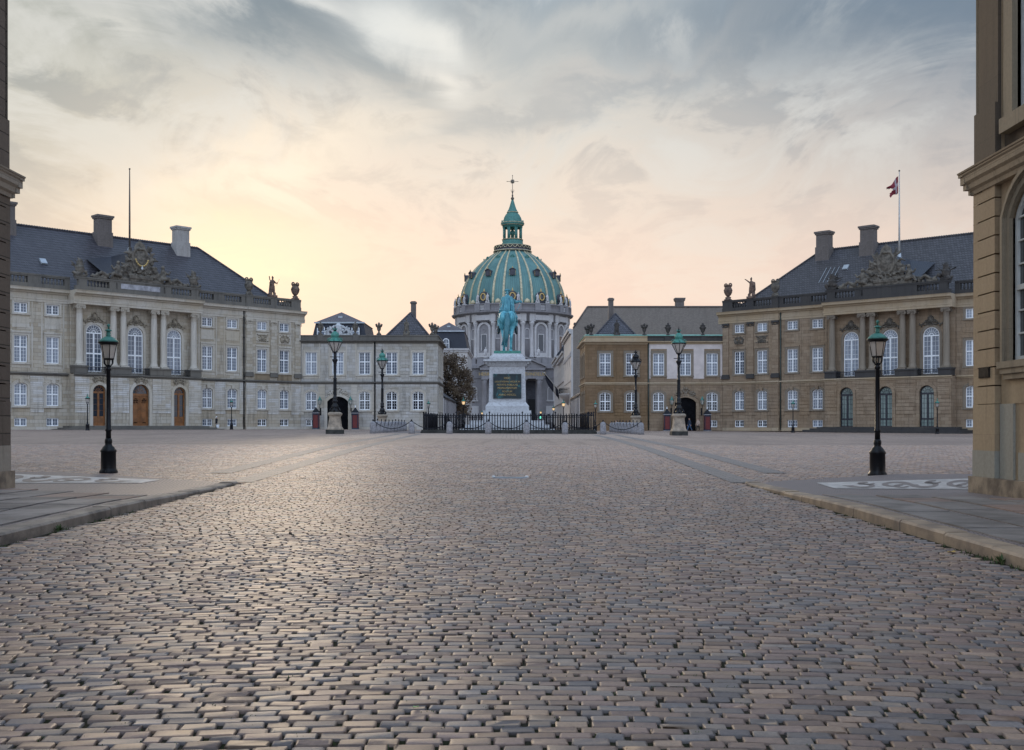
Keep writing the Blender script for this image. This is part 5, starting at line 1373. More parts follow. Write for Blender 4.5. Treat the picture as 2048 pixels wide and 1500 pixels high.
sc(h); link('horse', fuse(h, 'horse', MT['bronze'], .04, 2), st)
t = MB()
for k, (dx, dy, ph) in enumerate(((0,0,0),(-.05,.01,1),(.05,.01,2),(-.02,-.05,3),(.03,-.04,4),(-.08,.0,5),(.07,.02,6))):
    pts = []; rad = []
    for i in range(11):
        f = i/10; pts.append((dx*(.4+f*.9)-.11*f*f+.025*math.sin(5*f+ph), -.82-.13*math.sin(min(1,f*2.2)*math.pi*.5)+dy+.14*f*f-.03*math.sin(6*f+ph), 1.44-1.22*f+.05*math.sin(f*3)-(.0 if k % 2 else .06)*f)); rad.append(.026+.03*math.sin(math.pi*min(1,f*.9+.1)))
    t.tube(pts, rad, 7)
sc(t); link('tail', fuse(t, 'tail', MT['bronze_tail'], .03, 0), st)
r_ = MB()
r_.chain([(0,-.08,1.56,.2),(0,-.08,1.75,.17),(0,-.05,1.95,.2),(0,-.04,2.06,.15)], 12); r_.cap((0,-.03,2.1),.06,(0,-.0,2.22),.055)
r_.ball((-.01,.02,2.33),(.085,.1,.115),12,9); r_.cap((-.01,.12,2.31),.02,(-.01,.135,2.29),.02)
for k in range(11):
    a = k*.57; r_.cap((-.01+.095*math.cos(a),.01+.105*math.sin(a),2.37),.028,(-.01+.1*math.cos(a+.3),.01+.11*math.sin(a+.3),2.4),.02)
r_.chain([(-.01,-.08,2.28,.06),(-.01,-.1,2.18,.035),(-.02,-.11,2.08,.045)], 8)
for sx in (-1,1):
    r_.chain([(sx*.12,-.02,1.52,.15),(sx*.3,.18,1.33,.115),(sx*.335,.16,1.2,.1),(sx*.35,.02,.92,.06),(sx*.355,-.02,.8,.055),(sx*.375,.1,.76,.045),(sx*.39,.17,.75,.03)], 10)
r_.chain([(.19,-.04,2.02,.085),(.33,.06,1.93,.065),(.46,.16,1.96,.05),(.55,.22,1.985,.045)], 10)
for k in range(4): r_.cap((.56,.23-.02*k,1.995-.018*k),.016,(.61,.24-.02*k,1.985-.018*k),.013)
r_.tube([(.58,.23,2.01),(.5,.15,1.8),(.38,.05,1.6)], .018, 6)
r_.chain([(-.2,-.04,2.0,.085),(-.27,.08,1.8,.065),(-.12,.3,1.72,.05)], 10)
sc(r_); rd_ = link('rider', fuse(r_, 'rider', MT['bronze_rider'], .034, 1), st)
c = MB()
for k in range(15):
    a = (k-7)/7; x0 = .19*a; fold = .02*math.cos(k*2.4)
    c.chain([(x0,-.14+.06*a*a+fold,2.08-.03*abs(a),.055),(.235*a+.01,-.26+.1*a*a+fold*2,1.8,.05),(.28*a-.02,-.36+.12*a*a+fold*2.5,1.6-.02*(k%3),.052),(.31*a-.02+.03*(a>.6),-.36+.2*a*a+fold*2.5,1.5-.1*abs(a)-.03*(k%2),.045)], 8)
for k in range(6): c.chain([(-.2,-.2,1.62-.03*k,.045),(0,-.36,1.56-.012*k,.05),(.15,-.3,1.55-.01*k,.04)], 8)
for k in range(5): c.chain([(.26,-.1,1.55,.06),(.34+.012*k,-.02-.05*k,1.38-.015*k,.05),(.4-.01*k,.02-.06*k,1.2+.02*k,.035)], 8)
c.chain([(-.16,-.1,2.08,.06),(0,-.17,2.0,.05),(.16,-.1,2.08,.06)], 8)
sc(c); link('cloak', fuse(c, 'cloak', MT['bronze_rider'], .03, 1), rd_)

bt = MB()
for sx in (-1,1): bt.chain([(sx*.356,.0,.97,.068),(sx*.36,-.02,.8,.06),(sx*.38,.1,.755,.05),(sx*.395,.18,.745,.034)], 10)
sc(bt); link('boots', fuse(bt, 'boots', MT['bronze_dark'], .03, 1), rd_)
# railings round the monument
fx0, fx1 = at(847, 105)[0], at(1187.5, 105)[0]; fy0, fy1 = 105.0, 124.5
fz = g(0, 105); fe = empty('iron_fence', ((fx0+fx1)/2, fy0, fz), 0, 'dark iron spear fence on a low stone kerb around the marble pedestal', 'fence')
hw = (fx1-fx0)/2; Ly = fy1-fy0
m = MB()
for a in ((-hw-.28,hw+.28,-.3,.3),(-hw-.28,hw+.28,Ly-.3,Ly+.3),(-hw-.28,-hw+.3,.3,Ly-.3),(hw-.3,hw+.28,.3,Ly-.3)): m.box(*a, -.2, .2); m.box(a[0]+.08,a[1]-.08,a[2]+.08,a[3]-.08,.2,.36)
m.build('kerb', MT['lamp_stone_dark'], fe)
def railing(p, q):
    m = MB(); p = Vector(p); q = Vector(q); L = (q-p).length; n = int(L/.262); d = (q-p)/n
    for z in (.52, 1.72): m.tube([p+Vector((0,0,z)), q+Vector((0,0,z))], .038, 5)
    for k in range(n+1):
        b = p + d*k; m.tube([b+Vector((0,0,.34)), b+Vector((0,0,1.72)), b+Vector((0,0,1.8)), b+Vector((0,0,1.96))], [.05,.05,.06,.008], 6)
        if k % 12 == 0: m.tube([b+Vector((0,0,.34)), b+Vector((0,0,1.95))], .055, 6); m.ball(tuple(b+Vector((0,0,2.02))), .09, 7, 5)
    m.build('railing', MT['iron'], fe)
railing((-hw,0,0),(hw,0,0)); railing((-hw,Ly,0),(hw,Ly,0)); railing((-hw,0,0),(-hw,Ly,0)); railing((hw,0,0),(hw,Ly,0))
for sx, nm in ((-1,'l'),(1,'r')):
    m = MB(); m.box(sx*hw-.05-(.0 if sx > 0 else -.0), sx*hw+.05, .15, 5.2, .36, 1.75); 
    m.build('merged_bars', MT['iron'], fe)  # solid plate standing for the side bars that merge at a grazing angle

# granite bollards and chains
bm_ = MB(); bm_.lathe([(.30,-.1),(.285,.35),(.275,.8),(.255,.95),(.2,1.06),(.11,1.125),(.03,1.14)], n=18); bme = bm_.mesh('bollard', MT['granite'])
pn = MB(); pn.lathe([(.05,1.1),(.045,1.22),(.07,1.25),(.05,1.31),(.01,1.34)], n=8); pnm = pn.mesh('pin', MT['iron'])
bp = []
for k, x in enumerate((746,823,899,976.5,1053,1130,1206,1282)): X_, Y_ = at(x, 100); bp.append((X_, Y_, f'grey granite bollard in the front chain row, {ORD[k]} from the left'))
bx0, bx1 = bp[0][0], bp[7][0]; NB = 9
for sx, X_, w in ((-1, bx0, 'left'), (1, bx1, 'right')):
    for k in range(NB): bp.append((X_+sx*-.0, 103.25+3.25*k, f'grey granite bollard in the {w} side chain row, {ORD[k]} behind the corner'))
for X_, Y_, lab in bp:
    o = link('bollard', bme, None, (X_, Y_, g(X_, Y_)), rnd.uniform(0, 6)); o.scale = (1, 1, rnd.uniform(.97, 1.03)); tag(o, lab, 'bollard', 'granite bollards around the monument')
    link('pin', pnm, o)
def chain(a, b, lab, sag=.74):
    a = Vector((a[0], a[1], g(a[0], a[1])+1.2)); b = Vector((b[0], b[1], g(b[0], b[1])+1.2)); m = MB(); n = 54; pts = []; rad = []
    for i in range(n+1):
        t = i/n; p = a.lerp(b, t)-a; p.z -= sag*4*t*(1-t); pts.append(p); rad.append(.042 if i % 2 else .026)
    m.tube(pts, rad, 5); o = m.build('chain', MT['iron'], None, a); tag(o, lab, 'chain', 'iron chains hanging between the bollards')
for k in range(7): chain(bp[k], bp[k+1], f'iron chain between the {ORD[k]} and {ORD[k+1]} front bollards from the left')
for o_, c_, w in ((8, 0, 'left'), (8+NB, 7, 'right')):
    seq = [bp[c_]] + bp[o_:o_+NB]
    for k in range(NB): chain(seq[k], seq[k+1], f'iron chain in the {w} side bollard row, {ORD[k]} span behind the corner', .7)

# ---------------------------------------------------------------- lamps
def post_lamp(glass='lampglass'):
    r = empty('street_lamp')
    m = MB(); m.lathe([(.235,-.05),(.235,.05),(.2,.1),(.195,.14),(.19,.55),(.205,.56),(.205,.6),(.16,.65),(.15,.68),(.1,.73),(.085,.77),(.095,.8),(.095,.88),(.07,.92)], n=8 if False else 18)
    m.lathe([(.24,-.05),(.24,.045),(.205,.09)], n=8, smooth=False); m.build('base', MT['black'], r)
    m = MB(); m.lathe([(.07,.9),(.066,1.1),(.085,1.12),(.085,1.15),(.066,1.17),(.05,2.7),(.075,2.72),(.075,2.76),(.05,2.79),(.05,2.86)], n=14)
    for k in range(6):
        a = k*math.pi/3; m.tube([(.04*math.cos(a),.04*math.sin(a),2.8),(.12*math.cos(a),.12*math.sin(a),2.9),(.125*math.cos(a),.125*math.sin(a),3.02)], .014, 5)
    m.build('pole', MT['black'], r)
    l = MB(); l.lathe([(.135,3.02),(.208,3.4)], n=6, smooth=False, caps=False); gl = l.build('lantern', MT[glass], r)
    f = MB(); f.lathe([(.12,2.985),(.15,3.0),(.15,3.03),(.13,3.035)], n=6, smooth=False)
    for k in range(6):
        a = k*math.pi/3; f.tube([(.138*math.cos(a),.138*math.sin(a),3.02),(.212*math.cos(a),.212*math.sin(a),3.4)], .011, 5)
    f.lathe([(.2,3.385),(.245,3.42),(.272,3.45),(.265,3.462)], n=18); f.lathe([(.02,3.03),(.02,3.2)], n=6); f.build('frame', MT['black'], gl)
    c = MB(); c.lathe([(.262,3.463),(.23,3.5),(.17,3.56),(.10,3.6),(.07,3.61)], n=18); c.lathe([(.055,3.6),(.062,3.65),(.05,3.66),(.06,3.7),(.05,3.71),(.05,3.76)], n=12, ) ; c.lathe([(.09,3.755),(.085,3.775),(.04,3.8),(.022,3.81)], n=12); c.lathe([(.018,3.8),(.018,3.86),(.04,3.88),(.045,3.905),(.03,3.93),(.008,3.945)], n=10)
    c.build('copper_cap', MT['copper'], gl); return r
pl = post_lamp()
def place_lamp(o, x, d, lab, s=1.0, group='black lamp posts with green copper caps', z=0.0):
    X_, Y_ = at(x, d); o.location = (X_, Y_, g(X_, Y_)+z); o.scale = (s,)*3; tag(o, lab, 'street lamp', group)
place_lamp(pl, 217, 29.1, 'tall black lamp post with green copper cap beside the white mosaic, left of the street')
place_lamp(copy_tree(pl), 1755, 27.9, 'tall black lamp post with green copper cap beside the white mosaic, right of the street')
for x, d, lab in ((175,118,'small distant lamp post before the left oak door of the pale palace'),(463,138,'small distant lamp post before the pale palace near the walking man'),
                  (1586,131,'small distant lamp post before the tan palace, nearer the gate wing'),(1874.5,122,'small distant lamp post before the right black door of the tan palace'),
                  (857,142,'small distant lamp post before the grey corner pavilion'),(1191,141,'small distant lamp post at the corner of the brown pavilion')):
    o = copy_tree(pl); place_lamp(o, x, d, lab); o.rotation_euler.z = x
ll = post_lamp('lit')
for k, (x, d, s, lab) in enumerate(((927,172,1.28,'lit street lamp on the left of the street below the bushy tree'),(1127,178,1.25,'lit street lamp on the right of the street near the balcony'),
                         (1107,226,1.25,'lit street lamp far along the right of the street, second from the balcony'),(1081.5,285,1.25,'farthest lit street lamp, above the green traffic light'),(964,296,1.2,'far lit street lamp left of the church portico'))):
    o = ll if k == 0 else copy_tree(ll); place_lamp(o, x, d, lab, s, 'lit street lamps along the far street')
X_, Y_ = at(1081, 262); tl = empty('traffic_light', (X_, Y_, 1.1), 0, 'small traffic light showing green in front of the church', 'traffic light')
m = MB(); m.tube([(0,0,0),(0,0,3.4)], .06, 6); m.box(-.16,.16,-.1,.12,2.3,3.4); m.build('signal_head', MT['black'], tl); m = MB(); m.ball((0,-.12,2.55),(.26,.08,.26),8,6); m.build('green_light', MT['lit_green'], tl)

def grand_lamp(cap='copper'):
    r = empty('grand_lamp')
    m = MB(); m.box(-.7,.7,-.7,.7,-.15,.36); m.build('footing', MT['lamp_stone_dark'], r)
    m = MB(); m.lathe([(.92,.36),(.9,.45),(.76,.6),(.7,.9),(.63,1.3),(.62,1.5)], n=4, a0=math.pi/4, smooth=False)
    m.box(-.46,.46,-.46,.46,1.5,1.56); m.lathe([(.66,1.56),(.78,1.68),(.78,1.8),(.6,1.9)], n=4, a0=math.pi/4, smooth=False); m.build('pedestal', MT['lamp_stone'], r)
    c = MB(); c.lathe([(.40,1.88),(.40,1.95),(.3,2.05),(.24,2.2),(.3,2.32),(.3,2.45),(.2,2.6),(.17,2.75),(.24,2.82),(.24,2.9),(.17,2.95),(.22,3.1),(.2,3.2),(.13,3.3),(.15,3.38),(.13,3.42),(.13,4.75),(.16,4.8),(.16,4.86),(.115,4.9),(.11,5.9),(.13,5.94),(.13,6.0),(.12,6.03),(.14,6.2),(.25,6.42),(.25,6.5),(.13,6.56),(.11,6.75),(.13,7.1)], n=16)
    for k in range(4):
        a = k*math.pi/2; c.tube([(.36*math.cos(a),.36*math.sin(a),1.95),(.42*math.cos(a),.42*math.sin(a),2.1),(.3*math.cos(a),.3*math.sin(a),2.3)], [.1,.09,.05], 6)
    for k in range(8):
        a = k*math.pi/4; c.tube([(.13*math.cos(a),.13*math.sin(a),3.4),(.12*math.cos(a),.12*math.sin(a),4.74)], .022, 4)
    c.tube([(-.44,0,6.72),(.44,0,6.72)], .035, 6); c.tube([(0,-.44,6.72),(0,.44,6.72)], .035, 6)
    c.build('column', MT['black'], r)
    l = MB(); l.lathe([(.18,7.15),(.62,8.0)], n=8, smooth=False, caps=False); gl = l.build('lantern', MT['lampglass'], r)
    f = MB(); f.lathe([(.12,7.08),(.22,7.1),(.22,7.18),(.19,7.2)], n=8)
    for k in range(8):
        a = k*math.pi/4; f.tube([(.185*math.cos(a),.185*math.sin(a),7.15),(.63*math.cos(a),.63*math.sin(a),8.0)], .03, 5)
    f.lathe([(.62,7.97),(.66,7.98),(.66,8.06),(.62,8.07)], n=8); f.lathe([(.05,7.2),(.05,7.6),(.09,7.65)], n=6); f.build('frame', MT['black'], gl)
    t = MB(); t.lathe([(.65,8.06),(.62,8.1),(.46,8.24),(.36,8.34),(.29,8.38),(.29,8.44),(.36,8.5),(.37,8.62),(.31,8.78),(.18,8.9),(.1,8.96)], n=16)
    for k in range(8):
        a = k*math.pi/4; t.tube([(.62*math.cos(a),.62*math.sin(a),8.1),(.66*math.cos(a),.66*math.sin(a),8.28),(.42*math.cos(a),.42*math.sin(a),8.40)], .03, 5)
        t.tube([(.1*math.cos(a),.1*math.sin(a),9.05),(.2*math.cos(a),.2*math.sin(a),9.22)], [.04,.02], 5)
    t.build('crown', MT[cap], gl); t = MB(); t.lathe([(.08,8.94),(.12,9.06),(.05,9.16),(.09,9.26),(.03,9.34),(.01,9.5)], n=8); t.build('finial', MT['iron'], gl)
    return r
gl1 = grand_lamp(); gl2 = grand_lamp('black')
for o, x, d, lab in ((gl1,670,96,'ornate candelabra lamp with green crown on stone pedestal, nearer left of the monument'),(copy_tree(gl1),764.5,125.5,'ornate candelabra lamp with green crown behind the left bollard row'),
                     (copy_tree(gl1),1357.5,96,'ornate candelabra lamp with green crown on stone pedestal, nearer right of the monument'),(gl2,1271.5,125.5,'ornate candelabra lamp with black crown behind the right bollard row')):
    place_lamp(o, x, d, lab, 1.0, 'ornate candelabra lamps at the corners of the monument')

# ---------------------------------------------------------------- flagpoles and flags
def flagpole(root, x, y, z0, zt, mt, lab):
    p = wpos(root, x, y, z0); r = empty('flagpole', p, 0, lab, 'flagpole', 'tall flagpoles on the palace roofs'); H = zt-z0
    m = MB(); m.lathe([(.13,1.0),(.11,H*.5),(.06,H-.15),(.06,H-.1)], n=10); m.build('pole', MT[mt], r)
    m = MB(); m.lathe([(.3,-.6),(.3,.2),(.24,1.0),(.14,1.2)], n=10); m.build('socket', MT['zinc'], r)
    m = MB(); m.ball((0,0,H-.05),.12,8,6); m.build('finial', MT['pole_dark'], r); return p, H
flagpole(PL, 22.3, -4.6, 21.6, 32.6, 'pole_dark', 'bare flagpole behind the gold chained coat of arms of the pale palace')
p, H = flagpole(PR, -22.6, -4.6, 21.4, 32.8, 'pole', 'flagpole flying a red flag behind the coat of arms of the tan palace')
fl = MB(); nx, nz = 12, 10; vs = []; fs = []; mk = []
rzz = 0
for i in range(nx+1):
    for j in range(nz+1):
        u, v = i/nx, j/nz
        if True:
            X_ = -1.5*u*(1-.35*v)*(.55+.45*u) - .05; Z_ = -.5 - 2.1*v*(1-.45*u) - 1.5*u**1.2 + .12*math.sin(7*u+3*v); Y_ = .28*math.sin(6*u+4*v)*u
        vs.append((X_, Y_, Z_))
for i in range(nx):
    for j in range(nz):
        u, v = (i+.5)/nx, (j+.5)/nz
        if u > .6 and abs(v-.5) < (u-.6)*.9: continue            # swallow tail
        a = i*(nz+1)+j; fs.append((a, a+nz+1, a+nz+2, a+1)); mk.append(1 if (abs(v-.5) < .06 or abs(u-.33) < .05) else 0)
fl.add(vs, fs, True)
fr = fl.mesh('flag', MT['flag_red'], False); fr.materials.append(MT['flag_pale'])
for pg, q in zip(fr.polygons, mk): pg.material_index = q
fo = link('flag', fr, None, (p[0]-.1, p[1], p[2]+H-.25)); md = fo.modifiers.new('s', 'SOLIDIFY'); md.thickness = .02
tag(fo, 'small red swallow tailed flag with white cross blowing left from its pole', 'flag')
x0, y0 = 11.0, 214.0
r = empty('wall_flagpole', (x0, y0, 0), 0, 'slanting pole reaching over the street from the brick warehouse front', 'flagpole')
bz = zat(805, y0); tx, ty = at(1088.5, 205); tz = zat(745, 205)
m = MB(); m.tube([(0,0,bz),(tx-x0,ty-y0,tz)], [.09,.05], 6); m.build('pole', MT['pole'], r)
m = MB(); m.ball((tx-x0,ty-y0,tz),.12,6,5); m.build('finial', MT['pole'], r)
fl = MB(); vs = []; fs = []; mk = []
for i in range(9):
    for j in range(7):
        u, v = i/8, j/6; b = Vector((x0,y0,bz)).lerp(Vector((tx,ty,tz)), .96-.52*u)
        vs.append((b.x-.25*math.sin(5*u)*v, b.y+.5*math.sin(4*v+3*u), b.z-2.0*v*(.45+.55*u)+.0))
for i in range(8):
    for j in range(6): a = i*7+j; fs.append((a,a+7,a+8,a+1)); mk.append(1 if i in (5,) else 0)
fl.add(vs, fs, True); me = fl.mesh('flag', MT['flag_dark'], False); me.materials.append(MT['pole'])
for pg, q in zip(me.polygons, mk): pg.material_index = q
fo = link('flag', me); md = fo.modifiers.new('s', 'SOLIDIFY'); md.thickness = .02; tag(fo, 'dark blue flag with a pale stripe hanging from the slanting wall pole', 'flag')

# ---------------------------------------------------------------- tree in front of the tall mansard house
def tree(x, y, zb, label, H_=13.0, R_=3.4, n=5200, seed=2):
    r = empty('bushy_tree', (x, y, zb), 0, label, 'tree'); q = random.Random(seed)
    t = MB(); t.tube([(0,0,-.2),(.1,0,1.5),(.0,.1,4),(-.2,.1,8)], [.38,.3,.24,.1], 9); tips = []
    for k in range(46):
        z = q.uniform(2.0, 9.5); a = q.uniform(0, 6.28); L = q.uniform(1.6, 3.4)*(1 if z < 7 else .8); pts = [(0,0,z)]
        for i in range(1, 5):
            f = i/4; pts.append((L*f*math.cos(a+.3*f), L*f*math.sin(a+.3*f), z+L*f*q.uniform(.5,.95)))
        t.tube(pts, [.09,.07,.05,.03,.012], 5); tips.append(pts)
        for j in range(3):
            b = pts[q.randint(2,4)]; aa = a+q.uniform(-1.2,1.2); l = q.uniform(.7,1.6)
            t.tube([b,(b[0]+l*.5*math.cos(aa),b[1]+l*.5*math.sin(aa),b[2]+l*.5),(b[0]+l*math.cos(aa),b[1]+l*math.sin(aa),b[2]+l)], [.025,.018,.008], 4)
    t.build('trunk', MT['bark'], r)
    c = MB()
    cl = [(q.uniform(-1,1), q.uniform(-1,1), q.uniform(0,1)) for _ in range(110)]
    for k in range(n):
        cx, cy, cz = cl[q.randrange(len(cl))]
        w = R_*(.55+.45*math.sin(math.pi*min(1,.12+cz*.8)))
        px_, py_, pz_ = cx*w+q.gauss(0,.42), cy*w+q.gauss(0,.42), 2.2+cz*(H_-3)+q.gauss(0,.45)
        s = q.uniform(.12,.27); u = Vector((q.gauss(0,1),q.gauss(0,1),q.gauss(0,1))).normalized(); v = u.orthogonal().normalized()*s*.6; u = u*s
        p_ = Vector((px_,py_,pz_)); c.add([p_-u, p_+v, p_+u, p_-v], [(0,1,2,3)])
    c.build('crown', MT['leaf_dark'], r, recalc=False); return r
tree(-11.6, 200, .9, 'dark bushy autumn tree rising over the garden building left of the street', 14.2, 4.2, 13000)

# ---------------------------------------------------------------- people
def person(x, d, lab, face, jacket, legs, hair, step=.22, arm=.2, hat=None, skirt=False, sit=False, hgt=1.74):
    X_, Y_ = at(x, d); s = hgt/1.8
    r = empty('person', (X_, Y_, g(X_, Y_)), face, lab, 'person'); r.scale = (s,)*3
    hz = -.42 if sit else 0
    b = MB()
    b.chain([(0,0,.98+hz,.135),(0,.0,1.2+hz,.125),(0,.0,1.4+hz,.14),(0,-.01,1.48+hz,.08)]); b.cap((0,-.01,1.5+hz),.055,(0,.01,1.6+hz),.05)
    b.ball((0,.02,1.69+hz),(.075,.095,.115),12,9); b.cap((0,.11,1.68+hz),.016,(0,.125,1.66+hz),.014)
    for sx in (-1,1):
        b.ball((sx*.03,.095,1.71+hz),.014,6,4); b.ball((sx*.078,.01,1.69+hz),(.014,.025,.035),6,5)
        a = arm*sx; hand = (sx*.27,.28*a/max(.01,abs(arm))*abs(arm)*2.2+.06,.80+hz)
        if sit: hand = (sx*.14,.38,.72+hz+.1)
        b.chain([(sx*.18,-.01,1.42+hz,.055),(sx*.24,.0+a*.35,1.12+hz,.045),(hand[0]-sx*.01,hand[1],hand[2]+.08,.032),(*hand,.03)])
        for f in range(4): b.chain([(hand[0]+.0,hand[1]-.03+.02*f,hand[2]-.01,.012),(hand[0]-sx*.005,hand[1]-.03+.02*f+.01,hand[2]-.075+abs(f-1.5)*.01,.010),(hand[0]-sx*.02,hand[1]-.025+.02*f+.015,hand[2]-.105+abs(f-1.5)*.012,.009)], 6)
        b.chain([(hand[0]-sx*.01,hand[1]+.035,hand[2]+.03,.012),(hand[0]-sx*.025,hand[1]+.055,hand[2]-.03,.010)], 6)
        if sit: b.chain([(sx*.1,0,.95+hz,.09),(sx*.12,.42,.5,.065),(sx*.12,.44,.1,.04),(sx*.12,.56,.04,.035)])
        else: b.chain([(sx*.09,0,.95,.09),(sx*.095,step*sx*.6+.03,.52,.062),(sx*.095,step*sx*1.3-.04,.1,.038),(sx*.1,step*sx*1.3+.1,.04,.035)])
    link('body', fuse(b, 'body', MT['skin'], .0125, 1), r)
    j = MB(); j.chain([(0,0,.9+hz,.165),(0,0,1.2+hz,.16),(0,0,1.4+hz,.17),(0,-.01,1.48+hz,.1)])
    for sx in (-1,1):
        a = arm*sx; hand = (sx*.14,.38,.82+hz) if sit else (sx*.27,.28*a*2.2+.06,.86+hz)
        j.chain([(sx*.17,-.01,1.42+hz,.075),(sx*.24,a*.35,1.12+hz,.062),(hand[0]-sx*.01,hand[1],hand[2]+.06,.046)])
    if skirt: j.cap((0,0,.9),.17,(0,.0,.62),.2)
    link('jacket', fuse(j, 'jacket', MT[jacket], .02, 2), r)
    t = MB(); t.cap((-.06,0,.95+hz),.125,(.06,0,.95+hz),.125)
    for sx in (-1,1):
        if sit: t.chain([(sx*.1,0,.95+hz,.11),(sx*.12,.42,.5,.085),(sx*.12,.44,.14,.06)])
        else: t.chain([(sx*.09,0,.95,.11),(sx*.095,step*sx*.6+.03,.52,.08),(sx*.095,step*sx*1.3-.04,.14,.058)])
    link('trousers', fuse(t, 'trousers', MT[legs], .02, 2), r)
    k = MB()
    for sx in (-1,1):
        y0 = .44 if sit else step*sx*1.3-.04; k.chain([(sx*.1,y0-.03,.05,.05),(sx*.1,y0+.16,.04,.042)])
    link('shoes', fuse(k, 'shoes', MT['cloth_black'], .015, 1), r)
    h = MB(); h.ball((0,-.005,1.72+hz),(.088,.1,.105),12,8); h.ball((0,-.06,1.66+hz),(.075,.06,.1),10,7)
    if hat: h.ball((0,.0,1.78+hz),(.1,.11,.07),12,6)
    link('hat' if hat else 'hair', fuse(h, 'hair', MT[hat or hair], .014, 1), r)
    return r
person(433, 139, 'man in black with a white cap walking past the pale palace', -math.pi/2, 'cloth_black', 'cloth_black', 'hair_dark', .1, .1, hat='cloth_white', hgt=1.62)
X_, Y_ = at(435.5, 138.7); m = MB(); m.frustum((-.14,.14,-.06,.06,.22),(-.18,.18,-.07,.07,.62)); m.tube([(-.1,0,.62),(-.06,0,.82),(.06,0,.82),(.1,0,.62)], .012, 5)
o = m.build('carrier_bag', MT['cloth_white'], None, (X_, Y_, g(X_, Y_))); tag(o, 'white carrier bag in the hand of the man in black', 'bag')
person(1379, 146, 'person in dark jacket and blue jeans walking before the tan wing gateway', math.pi/2+.4, 'cloth_navy', 'denim', 'hair_dark', .24, .2, hgt=1.72)
person(1396, 146, 'person in beige top and black trousers beside the right sentry box, tan wing', math.pi*.8, 'cloth_beige', 'cloth_black', 'hair_dark', .2, .15, skirt=False, hgt=1.66)
person(1232, 133, 'dark haired person sitting behind the right bollard row', math.pi, 'cloth_black', 'cloth_black', 'hair_dark', sit=True, hgt=1.75)
person(1186.8, 128, 'person in black beside the right end of the iron fence', math.pi/2, 'cloth_black', 'cloth_blue', 'hair_dark', .05, .1, hgt=1.72)
